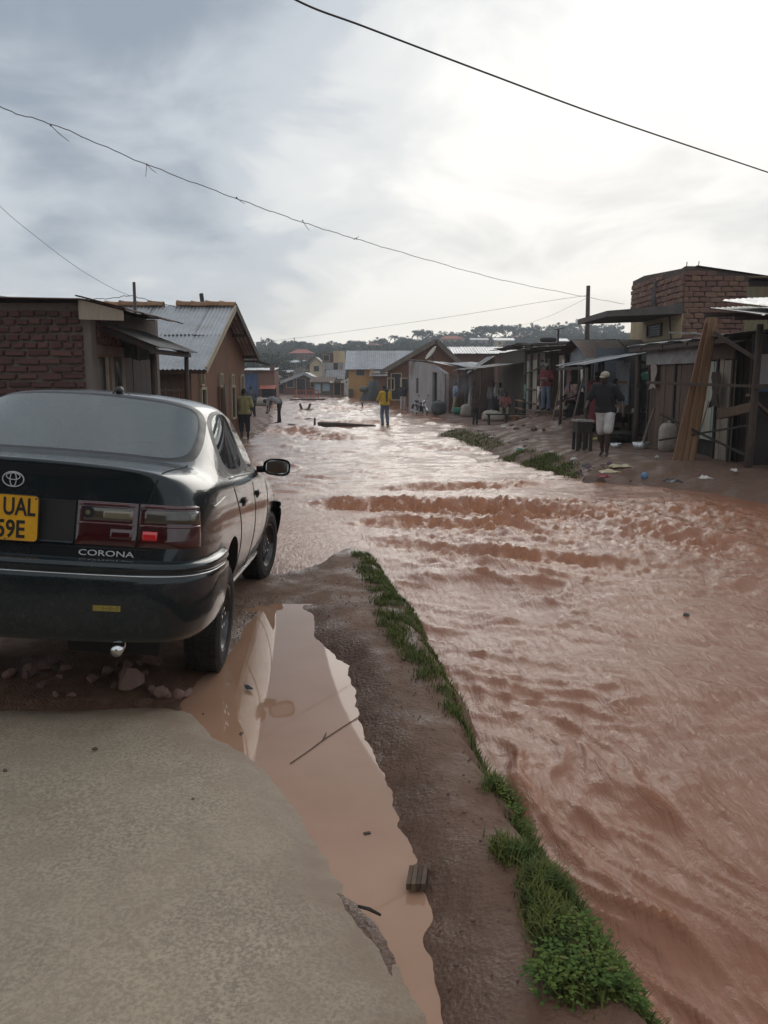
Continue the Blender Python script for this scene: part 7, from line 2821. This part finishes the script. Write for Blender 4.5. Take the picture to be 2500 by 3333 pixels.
def vegetation():
    strip = [(1150, 1772), (1235, 1782), (1320, 1895), (1380, 2000), (1430, 2085), (1510, 2245), (1560, 2370), (1500, 2340), (1370, 2270), (1290, 2150), (1240, 2080), (1215, 1960), (1180, 1860)]
    pA = on_pixels([(strip, 1.0)], 11000, 2, -.02, 6, .06)
    rs = np.random.RandomState(3)
    tag(blades('bank_grass', pA, rs.uniform(.018, .085, len(pA)) * rs.uniform(.5, 1, len(pA)), MATS['grass'], .0024, .8, 4), kind='stuff', label='short green grass along the edge of the mud spit')
    mid = [([(1450, 2335), (1560, 2345), (1580, 2420), (1540, 2440)], .12), ([(1580, 2470), (1650, 2560), (1690, 2620), (1630, 2600), (1590, 2540)], .10), ([(1590, 2600), (1720, 2610), (1800, 2740), (1770, 2800), (1640, 2680)], .45),
           ([(1590, 2750), (1700, 2780), (1830, 2800), (1890, 2900), (1900, 3000), (1760, 2950), (1650, 2860)], .9), ([(1700, 2930), (1900, 2900), (2000, 3050), (2080, 3180), (2160, 3340), (1850, 3340), (1760, 3160)], 1.6)]
    pB = on_pixels(mid, 4300, 6, .0, 4, .02)
    tag(blades('bank_grass', pB, rs.uniform(.02, .105, len(pB)) * rs.uniform(.45, 1, len(pB)), MATS['grass'], .0026, .85, 7), kind='stuff', label='tufts of longer green grass at the near end of the spit')
    # broad leaved weeds
    wd = on_pixels([([(1790, 3160), (1960, 3060), (2060, 3190), (2170, 3345), (1830, 3345)], 1.0), ([(1740, 3240), (1800, 3230), (1830, 3345), (1750, 3330)], .2), ([(1610, 2620), (1700, 2625), (1740, 2700), (1660, 2700)], .18)], 420, 9, .0, 8, -.3)
    V, Fq = [], []
    for p in wd:
        hgt = rs.uniform(.01, .075)
        for k in range(3):
            a = rs.rand() * 6.28
            L, W = rs.uniform(.007, .015), rs.uniform(.004, .008)
            up = rs.uniform(.1, .6)
            c = p + np.array([np.cos(a) * .012, np.sin(a) * .012, hgt])
            d = np.array([np.cos(a), np.sin(a), up])
            s = np.array([-np.sin(a), np.cos(a), 0])
            b = len(V)
            V += [c - d * L * .1, c + d * L * .5 + s * W, c + d * L * 1.3 + np.array([0, 0, -.004]), c + d * L * .5 - s * W]
            Fq.append((b, b + 1, b + 2, b + 3))
    me = np_mesh('weeds', np.array(V), np.array(Fq), MATS['weed_leaf'], False)
    tag(link(bpy.data.objects.new('weeds', me)), kind='stuff', label='small broad leaved weeds among the near grass')
    # right bank grass
    pR = np.concatenate([on_pixels([([(1432, 1408), (1500, 1408), (1590, 1436), (1640, 1466), (1600, 1468), (1560, 1456), (1500, 1438), (1436, 1422)], .6)], 3500, 12, -.36, 1.0, -.5, .06),
                         on_pixels([([(1640, 1462), (1700, 1474), (1800, 1503), (1890, 1545), (1870, 1562), (1800, 1540), (1700, 1514), (1620, 1480)], 1.0)], 3500, 15, -.2, 1.0, -.15, .06)])
    tag(blades('bank_grass', pR, rs.uniform(.05, .16, len(pR)), MATS['grass'], .008, .9, 13), kind='stuff', label='ragged grass on the lip of the right bank')
    x = xat(1003, 1336, 54)
    pT = np.stack([x + rs.normal(0, .2, 260), 54 + rs.normal(0, .3, 260), np.full(260, -.47)], 1)
    tag(blades('grass_tuft', pT, rs.uniform(.06, .2, 260), MATS['grass'], .02, .7, 14), 'low grass tuft by the pair of stakes in the flood', 'grass tuft')


vegetation()


# ================================================================== stones, scraps and litter
def litter():
    rn = random.Random(77)
    # rubble behind the rear wheel
    st = [(498, 2160, .080, 'rounded reddish stone behind the rear wheel'), (424, 2238, .105, 'largest broken reddish stone under the rear bumper'), (530, 2262, .056, 'square brick coloured stone at the apron edge'), (412, 2176, .05, 'grey stone lying on top of the broken reddish one'), (582, 2284, .042, 'dark red stone beside the square brick coloured one'), (607, 2243, .045, 'flat pale stone near the tyre'), (555, 2288, .030, 'small grey pebble by the dark red stone'),
          (235, 2266, .030, 'small red clod left of the rubble under the car'), (180, 2262, .025, 'smaller red clod far left under the car bumper'), (300, 2215, .05, 'dark stone under the middle of the bumper'), (350, 2190, .055, 'dark rounded stone under the silencer'), (690, 2202, .030, 'reddish chip between tyre and puddle'), (100, 2190, .06, 'dim stone deep under the left of the car'), (30, 2200, .05, 'dim flat stone deep under the plate')]
    for i, (u, v, r, lab) in enumerate(st):
        p = gp(u, v, .03)
        rock('stone', Vector((p.x, p.y, max(gz(p.x, p.y), .055 if p.y < 4.05 else -1) + r * .45)), (r, r * .85, r * .75), MATS['stone_red'], lab, 'stone', None, 200 + i)
    for i, (u, v, r, lab) in enumerate(((308, 2442, .018, 'dark clod alone on the middle of the apron'), (65, 2312, .017, 'dark clod on the apron under the plate'), (662, 2326, .013, 'red chip on the apron corner by the puddle'), (15, 2512, .016, 'dark clod at the left of the apron'), (355, 2370, .006, 'tiny dark chip on the apron'), (628, 2602, .010, 'small dark chip on the open apron'), (785, 2392, .016, 'dark chip on the lip of the puddle'))):
        p = gp(u, v, .07)
        rock('clod', Vector((p.x, p.y, .070 + r * .3)), (r, r * .7, r * .55), MATS['mud_lump'], lab, 'clod', None, 300 + i)
    # things in the puddle
    p = gp(810, 2240, 0)
    o = rock('scrap', p + Vector((0, 0, .004)), (.045, .016, .018), plain('scrap_grey', (.10, .11, .12), .4), 'small grey scrap floating in the puddle', 'scrap', None, 401)
    p = gp(1358, 2868, .0)
    t = thing('wood_block', 'short split wood block lying half in the puddle', 'wood', p)
    a = R(8)
    for k in range(4):
        c = p + Vector((-.024 + k * .016, .0, .014))
        MB().obox(c, (.0074, .001, 0), (math.sin(a) * .05, .052 + .004 * (k % 2), 0), (0, 0, .011 + .002 * (k % 2))).build('splinter', MATS['plank_brown'], t)
    p = gp(1203, 2975, .03)
    tag(MB().tube([p + Vector((-.035, .02, .012)), p + Vector((0, .0, .016)), p + Vector((.034, -.022, .012))], [.005, .006, .004], 7).build('stick', MATS['dark_wood'], None, True, loc=p), 'short dark stick on the apron beside the puddle', 'stick')
    px = [(1165, 2335), (1110, 2370), (1050, 2410), (1010, 2440), (945, 2485)]
    tw = [gp(u, v, -.008) for u, v in px]
    t = thing('twig', 'long thin twig lying across the puddle', 'twig', tw[2])
    MB().tube(curve_smooth(tw, 5), .0022, 6).build('stem', MATS['plank_brown'], t, smooth=True)
    MB().tube([gp(1050, 2410, -.008), gp(1062, 2385, -.004)], .0025, 5).build('fork', MATS['plank_brown'], t)
    p = gp(1195, 2712, -.01)
    tag(MB().obox(p, (.012, .004, 0), (-.002, .006, 0), (0, 0, .003)).build('leaf', MATS['pole_wood'], None, loc=p), 'small dead leaf on the lower puddle', 'leaf')
    p = gp(1682, 3205, .03)
    tag(MB().obox(p + Vector((0, 0, .006)), (.012, .003, 0), (-.002, .008, 0), (0, 0, .004)).build('brick_chip', plain('orange_chip', (.42, .19, .08), .8), None, loc=p), 'orange chip on the mud near the weeds', 'chip')
    # pebbles worked into the mud
    rs = np.random.RandomState(8)
    n = 380
    x = rs.uniform(-1.0, 1.2, n * 3)
    y = rs.uniform(1.7, 7.5, n * 3)
    ok = (sdpoly(x, y, NEAR) > .12) & (sdpoly(x, y, PUDDLE) < -.03) & (sdpoly(x, y, APRON) < -.05)
    x, y = x[ok][:n], y[ok][:n]
    z = ground_h(x, y)
    ico = bmesh.new()
    bmesh.ops.create_icosphere(ico, subdivisions=1, radius=1)
    iv = np.array([v.co[:] for v in ico.verts])
    fi = np.array([[v.index for v in f.verts] for f in ico.faces])
    ico.free()
    V, Fq = [], []
    for i in range(len(x)):
        r = rs.uniform(.0022, .0065)
        V.append(iv * (r * rs.uniform(.6, 1.3, 3)) * (1 + .25 * rs.rand(len(iv), 1)) + np.array([x[i], y[i], z[i] + r * .2]))
        Fq.append(fi + i * len(iv))
    me = np_mesh('gravel', np.concatenate(V), np.concatenate(Fq), MATS['stone_red'], False)
    tag(link(bpy.data.objects.new('gravel', me)), kind='stuff', label='fine gravel worked into the mud of the spit')
    # litter on the right bank
    cols = {'red': (.28, .04, .05), 'blue': (.10, .22, .36), 'white': (.60, .58, .54), 'cream': (.50, .42, .26), 'green': (.03, .28, .18), 'dark': (.03, .03, .032), 'yellow': (.50, .42, .08)}
    for k, c in cols.items():
        plain('litter_' + k, c, .5)

    def scrap(u, v, w, k, label, h=.05, seed=0):
        r_ = random.Random(seed)
        p = gp(u, v, .02)
        for _ in range(4):
            p = gp(u, v, max(gz(p.x, p.y), -.2))
        P = []
        for i in range(6):
            P.append([(p.x + w * (i / 5 - .5) + r_.uniform(-.1, .1) * w, p.y + w * .8 * (j / 5 - .5) + r_.uniform(-.1, .1) * w, p.z + .015 + h * r_.random() * (1 if 0 < i < 5 and 0 < j < 5 else .3)) for j in range(6)])
        m = MB().grid(P)
        q = len(m.v)
        m.v += [(a, b, c - .006) for a, b, c in m.v]
        m.f += [tuple(q + i for i in reversed(f)) for f in m.f]
        tag(m.build('litter', MATS['litter_' + k], None, False, loc=p), label, 'litter')
    spec = [(1967, 1556, .20, 'red', 'crumpled red plastic scrap at the waterline'), (2115, 1518, .12, 'red', 'small red scrap on the path by the planks'), (2020, 1522, .35, 'cream', 'torn cream cardboard on the bank rubbish'), (1985, 1540, .30, 'cream', 'folded cream card lying low on the bank rubbish'), (1690, 1465, .16, 'green', 'green bottle scrap in the bank grass'),
            (1868, 1498, .15, 'white', 'white paper scrap mid way along the muddy bank'), (1730, 1442, .14, 'white', 'white scrap on the crest of the muddy bank'), (2390, 1536, .10, 'white', 'white scrap on the path below the market stall'), (2138, 1492, .07, 'white', 'tiny white scrap beside the plank bundle'), (2295, 1560, .18, 'white', 'white scrap at the edge of the flooded path'), (1935, 1431, .18, 'yellow', 'yellow plastic scrap by the bare feet'),
            (1600, 1425, .16, 'white', 'white scrap among the far bank grass'), (1640, 1392, .2, 'white', 'pale scrap on the slope of the dirt mound'), (2190, 1572, .25, 'dark', 'dark plastic scrap in the water at the bank'), (1560, 1405, .2, 'dark', 'dark scrap at the far end of the bank grass')]
    for i, (u, v, w, k, lab) in enumerate(spec):
        scrap(u, v, w, k, lab, .06, 500 + i)
    p = gp(2097, 1562, -.12)
    tag(MB().ell(p + Vector((0, 0, .07)), (.06, .06, .07), 16, 10).build('ball', MATS['litter_blue'], None, True, loc=p), 'light blue plastic ball at the edge of the flood', 'ball')
    p = gp(1918, 1530, .05)
    rock('dirt_heap', Vector((p.x, p.y, gz(p.x, p.y) + .05)), (.42, .34, .26), MATS['mud_lump'], 'dark dirt heap in the rubbish at the bank edge', 'dirt heap', None, 601)
    # anonymous bits
    V, Fq = [], []
    for i in range(420):
        u = rs.uniform(1450, 2060)
        v = np.interp(u, [1450, 1620, 1800, 1900, 2060], [1412, 1450, 1505, 1525, 1545]) + rs.normal(0, 14)
        p = gp(u, v, .02)
        for _ in range(2):
            p = gp(u, v, max(-.2, gz(p.x, p.y)))
        zz = gz(p.x, p.y)
        if zz < -.16:
            continue
        r = rs.uniform(.012, .05)
        V.append(iv * (r * rs.uniform(.4, 1.3, 3)) * (1 + .3 * rs.rand(len(iv), 1)) + np.array([p.x, p.y, zz + r * .2]))
        Fq.append(fi + (len(V) - 1) * len(iv))
    t = NT('rubbish_bits')
    vr = t.voro(t.geo(), 7, out=1)
    t.set(Base_Color=t.mix(.94, vr, (.12, .08, .06)), Roughness=.8)
    me = np_mesh('rubbish', np.concatenate(V), np.concatenate(Fq), t.m, False)
    tag(link(bpy.data.objects.new('rubbish', me)), kind='stuff', label='mixed small rubbish and stones along the right bank')


litter()


# ================================================================== goods and furniture along the right bank
def bank_goods():
    # dark stool-table by the bare legs
    p = gp(1902, 1462, .12)
    t = thing('table', 'small dark table with a wet top beside the white shorts', 'table', (p.x, p.y, gz(p.x, p.y)))
    z = t.location.z
    w = .19
    MB().box(p.x - w, p.x + w, p.y - .02, p.y + .5, z + .60, z + .64).build('top', plain('wet_metal', (.28, .29, .30), .18, .7), t)
    MB().box(p.x - w + .03, p.x + w - .03, p.y, p.y + .46, z + .36, z + .598).build('tray', MATS['dark_wood'], t)
    for dx in (-w + .05, 0, w - .05):
        for dy in (.03, .42):
            MB().box(p.x + dx - .03, p.x + dx + .03, p.y + dy - .03, p.y + dy + .03, z - .03, z + .36).build('leg', MATS['dark_wood'], t)
    # sacks
    def sack(u, v, y, w, h, mat, label, group=None):
        x = xat(u, v, y)
        zz = gz(x, y)
        m = MB().ell((0, 0, 0), (1, 1, 1), 16, 11)
        pw = lambda q, e: abs(q) ** e * (1 if q > 0 else -1)
        m.v = [(x + w * pw(a, .65) * (1.0 - .12 * c), y + w * .8 * pw(b, .65), zz + h * (.48 + .52 * pw(c, .6))) for a, b, c in m.v]
        rn = random.Random(int(u))
        m.v = [(a + rn.uniform(-.03, .03) * w * 2, b + rn.uniform(-.03, .03) * w * 2, max(zz - .02, c + rn.uniform(-.03, .03) * h)) for a, b, c in m.v]
        s = thing('sack', label, 'sack', (x, y, zz), group)
        m.build('bag', MATS[mat], s, True)
        MB().tube([(x, y, zz + h * .95), (x + .03, y, zz + h * 1.06)], [w * .16, w * .20], 8).build('tied_neck', MATS[mat], s, True)
    sack(1428, 1335, 46.2, .42, .75, 'tarp_dark', 'dark bulging sack against the grey shack doorway')
    sack(1525, 1350, 41.5, .40, .62, 'sack_cloth', 'pale filled sack below the hanging cloths')
    sack(1600, 1352, 37.2, .42, .45, 'sack_cloth', 'wide pale sack lying at the mud edge')
    sack(1618, 1365, 36.6, .35, .35, 'sack_cloth', 'low pale sack in front of the wide one')
    sack(2172, 1465, 18.0, .20, .62, 'sack_cloth', 'brown woven sack standing at the plank shack door')
    sack(850, 1312, 60.0, .8, .55, 'sack_cloth', 'heap of white sacking on the left bank')
    # jerrycan, cloths
    y = 43.0
    x = xat(1496, 1330, y)
    t = thing('jerrycan', 'green plastic can lying under the awning edge', 'jerrycan', (x, y, gz(x, y)))
    zz = t.location.z
    MB().tube([(x - .32, y, zz + .22), (x - .28, y, zz + .22), (x + .28, y, zz + .22), (x + .33, y, zz + .22)], [.12, .19, .19, .11], 14).build('body', MATS['tarp_green'], t, True)
    MB().tube([(x + .33, y, zz + .22), (x + .40, y, zz + .22)], .05, 10).build('spout', MATS['dark_wood'], t, True)
    for (u, v0, v1, y, mat, lab) in ((1523, 1255, 1335, 43.8, 'cloth_green', 'pale green cloth hanging from the awning'), (1533, 1258, 1330, 43.4, 'white_cloth', 'white cloth hanging beside the green one'), (1617, 1245, 1290, 40.0, 'white_cloth', 'short white cloth hanging from the awning pole')):
        xx = xat(u, v0, y)
        z1, z0 = zat(v0, y), zat(v1, y)
        P = [[(xx + .10 * (j / 6 - .5) * 2 + .02 * math.sin(i), y + .05 * math.sin(j * 2 + i * .3), z1 + (z0 - z1) * i / 8) for j in range(7)] for i in range(9)]
        m = MB().grid(P)
        q = len(m.v)
        m.v += [(a, b + .008, c) for a, b, c in m.v]
        m.f += [tuple(q + i for i in reversed(f)) for f in m.f]
        tag(m.build('hanging_cloth', MATS[mat], None, True, loc=(xx, y, z1)), lab, 'cloth')
    # dark bag by the red shirt
    x, y = xat(1772, 1290, 31.2), 31.2
    z = zat(1292, y)
    t = thing('bag', 'dark blue bag with white top hanging left of the red shirt', 'bag', (x, y, z))
    MB().ell((x, y, z), (.20, .14, .30), 12, 9).build('pouch', MATS['cloth_navy'], t, True)
    MB().ell((x, y, z + .24), (.15, .11, .08), 12, 7).build('opening', MATS['white_cloth'], t, True)
    MB().tube([(x, y, z + .28), (x + .1, y, z + .7), (x + .2, y + .3, z + .9)], .012, 6).build('strap', MATS['dark_wood'], t)
    # bench and dark pots at the mud edge
    x, y = xat(1640, 1365, 33.5), 33.5
    z = gz(x, y)
    t = thing('bench', 'low dark bench with pots at the mud edge', 'bench', (x, y, z))
    MB().box(x - .7, x + .9, y - .15, y + .2, z + .38, z + .43).build('seat', MATS['dark_wood'], t)
    for dx in (-.6, 0.1, .8):
        MB().box(x + dx - .04, x + dx + .04, y - .1, y + .15, z - .05, z + .38).build('leg', MATS['dark_wood'], t)
    x, y = xat(1708, 1362, 31.5), 31.5
    z = gz(x, y)
    t = thing('plank', 'pale plank on blocks below the panel shack', 'plank', (x, y, z))
    MB().box(x - .55, x + .5, y - .12, y + .12, z + .14, z + .18).build('board', MATS['plank_fresh'], t)
    for dx in (-.4, .35):
        MB().box(x + dx - .08, x + dx + .08, y - .1, y + .1, z - .05, z + .138).build('block', MATS['brick_brown'], t)
    # tarpaulin heap by the ochre house
    y = 76.0
    x = xat(1200, 1290, y)
    t = thing('tarpaulin_heap', 'grey green tarpaulin thrown over a cart beside the ochre house', 'tarpaulin', (x, y, -.5))
    m = MB()
    rn = random.Random(5)
    n = 18
    P = []
    for i in range(10):
        f_ = i / 9
        zz = zat(1238, y) * (1 - f_) + (-.55) * f_
        rr = .30 + .50 * f_ ** .7
        cx = x + .45 * (1 - f_)
        P.append([(cx + math.cos(a) * rr * (1 + .18 * math.sin(3 * a + i * .6)), y + math.sin(a) * rr * .8, zz + rn.uniform(-.05, .05)) for a in [2 * math.pi * k / n for k in range(n + 1)]])
    m.grid(P)
    m.build('cover', MATS['tarp_dark'], t, True)
    MB().ell((x - .45, y - .35, zat(1266, y)), (.42, .35, .30), 12, 8).build('flap', surf('tarp_olive', (.11, .13, .11), (.08, .09, .08), .6, 4, .4, .02), t, True)
    # smoke from a cooking fire under the awning
    t = NT('smoke')
    t.t.nodes.remove(t.b)
    v = t.n('ShaderNodeVolumePrincipled')
    v.inputs['Color'].default_value = (.72, .80, .92, 1)
    nz = t.noise(t.coord('Object'), 1.1, 5, .6, .6)
    gr = t.n('ShaderNodeTexGradient', gradient_type='SPHERICAL')
    t.l(t.mapping(t.coord('Object'), (.95, .95, .95)), gr.inputs[0])
    den = t.math('MULTIPLY', t.math('MULTIPLY', t.rng(nz, .42, .75), gr.outputs[0]), .9)
    t.l(den, v.inputs['Density'])
    t.l(v.outputs[0], t.o.inputs['Volume'])
    c = at(1512, 1242, 42.5)
    o = MB().ell((0, 0, 0), (1, 1, 1), 20, 12).build('smoke', t.m)
    o.location = c
    o.scale = (1.0, .8, .8)
    tag(o, kind='stuff', label='thin blue cooking smoke drifting from under the awning')


bank_goods()


# ================================================================== clutter of the stalls and roofs
def clutter():
    rn = random.Random(91)
    soot = plain('soot_metal', (.02, .019, .018), .5, .3)

    def pot(x, y, z, r, label, group):
        t = thing('cooking_pot', label, 'pot', (x, y, z), group)
        P = [[(x + math.cos(a) * q, y + math.sin(a) * q, z + h) for a in [2 * math.pi * k / 14 for k in range(15)]] for q, h in ((.02, 0), (r * .75, .01), (r, r * .55), (r * .92, r * 1.1), (r * 1.02, r * 1.15), (r * .88, r * 1.12), (.02, r * .9))]
        MB().grid(P).build('bowl', soot, t, True)
        for s in (-1, 1):
            MB().tube([(x + s * r * .95, y - .03, z + r * .9), (x + s * r * 1.2, y, z + r * .95), (x + s * r * .95, y + .03, z + r * .9)], .008, 5).build('handle', soot, t)
    for i in range(9):
        x = 5.55 + rn.uniform(0, .8)
        y = 20.4 + i * .42 + rn.uniform(-.1, .1)
        pot(x, y, gz(x, y), rn.uniform(.13, .22), 'sooty black cooking pot standing on the ground at the dark cluttered stall', 'sooty pots at the cluttered stall')
    # firewood under the counter
    for i in range(12):
        y = 21.1 + rn.uniform(0, 2.2)
        z = gz(6.4, 22) + .05 + .08 * (i % 3)
        p = Vector((6.35 + rn.uniform(-.12, .12), y, z))
        o = MB().tube([p + Vector((-.3, rn.uniform(-.06, .06), 0)), p + Vector((.3, rn.uniform(-.06, .06), .02))], [.035, .045], 7).build('firewood', MATS['pole_wood'], None, True, loc=p)
        tag(o, 'stick of firewood stacked under the counter of the cluttered stall', 'firewood', 'firewood under the stall counter')
    # rags and bags hanging from poles
    hang = [(5.45, 24.6, 1.80, .55, 'cloth_print', 'patterned rag hanging at the far end of the silver awning'), (5.4, 22.4, 1.86, .42, 'cloth_slate', 'dark rag hanging midway under the silver awning'), (6.36, 19.7, 1.95, .50, 'sack_cloth', 'pale sacking hung on the brown plank wall'), (6.33, 15.9, 1.75, .60, 'cloth_brown', 'brown cloth hung beside the mint planks'), (6.16, 33.2, 1.30, .7, 'white_cloth', 'white cloth draped over the panel shack rail'), (6.14, 36.2, 1.35, .6, 'cloth_green', 'pale green cloth draped over the panel shack rail'), (4.3, 39.6, 1.8, .6, 'cloth_brown', 'brown cloth hanging from the sagging awning pole'), (6.28, 26.4, 1.95, .7, 'white_cloth', 'white cloth hanging in front of the grey blue shed'), (6.28, 28.3, 1.95, .8, 'cloth_red', 'dark red cloth hanging in the grey blue shed front')]
    for (x, y, z, L, mat, lab) in hang:
        P = [[(x - .04 + .03 * math.sin(j * 1.7 + i), y + .05 * (j - 3) * (1 + .06 * i), z - L * i / 7 - .03 * abs(j - 3) * (i / 7)) for j in range(7)] for i in range(8)]
        m = MB().grid(P)
        k = len(m.v)
        m.v += [(a + .008, b, c) for a, b, c in m.v]
        m.f += [tuple(k + q for q in reversed(f)) for f in m.f]
        tag(m.build('hanging_cloth', MATS[mat], None, True, loc=(x, y, z)), lab, 'cloth')
    # worn tyres and blocks that hold the roofs down
    for i, (x, y, z) in enumerate(((6.5, 33.4, 3.03), (6.6, 40.5, 3.12), (6.9, 44.0, 3.12))):
        t = MB().tube([(x + .26 * math.cos(a), y + .26 * math.sin(a), z + .08) for a in [2 * math.pi * k / 20 for k in range(21)]], .085, 8, cap=False)
        tag(t.build('old_tyre', MATS['dark_wood'], None, True, loc=(x, y, z)), ('old tyre weighing down the panel shack roof', 'old tyre on the near half of the reed mat shack roof', 'old tyre on the far half of the reed mat shack roof')[i], 'tyre')
    # scrap boards leaning at the shacks
    lean = [(6.15, 19.0, .9, 'plank_brown', 'short board leaning on the brown plank wall'), (6.2, 16.0, 1.1, 'plank_pale', 'pale board leaning below the mint planks'), (6.1, 28.9, 1.6, 'plank_brown', 'long board leaning on the grey blue shed corner'), (6.05, 32.4, 1.5, 'plank_fresh', 'fresh board leaning between the two timber shacks'), (5.9, 24.9, 1.3, 'iron_rusty', 'rusty sheet strip leaning by the silver awning')]
    for x, y, L, mat, lab in lean:
        z = gz(x, y)
        p0, p1 = Vector((x - .25, y, z)), Vector((x + .05, y + .15, z + L))
        tag(MB().beam(p0, p1, .16, .025, up=(-1, 0, .2)).build('board', MATS[mat], None, loc=p0), lab, 'board')
    # rubble on the mound and path
    for i in range(16):
        x, y = 5.2 + rn.uniform(-.9, 1.0), 26 + rn.uniform(-2.6, 4.6)
        r = rn.uniform(.06, .16)
        rock('rubble', Vector((x, y, gz(x, y) + r * .2)), (r, r * .8, r * .6), MATS['stone_red' if i % 3 else 'concrete_old'], 'lump of rubble lying on the dirt mound before the shacks', 'rubble', 'rubble on the dirt mound', 700 + i)
    for i in range(14):
        u = rn.uniform(20, 640)
        p = gp(u, rn.uniform(2150, 2262), .03)
        r = rn.uniform(.02, .05)
        rock('rubble', Vector((p.x, p.y, gz(p.x, p.y) + r * .3)), (r, r * .8, r * .65), MATS['stone_red'], 'small lump of rubble in the shade under the parked car', 'rubble', 'rubble under the parked car', 760 + i)


clutter()
# ================================================================== damp air
def haze():
    m = MB().box(-420, 420, -60, 720, -3.0, 52)
    t = NT('damp_air')
    t.t.nodes.remove(t.b)
    v = t.n('ShaderNodeVolumePrincipled')
    v.inputs['Color'].default_value = (.86, .92, 1.0, 1)
    v.inputs['Density'].default_value = .0008
    v.inputs['Anisotropy'].default_value = .25
    t.l(v.outputs[0], t.o.inputs['Volume'])
    tag(m.build('haze', t.m), kind='stuff', label='thin pale damp air over the whole street')


haze()
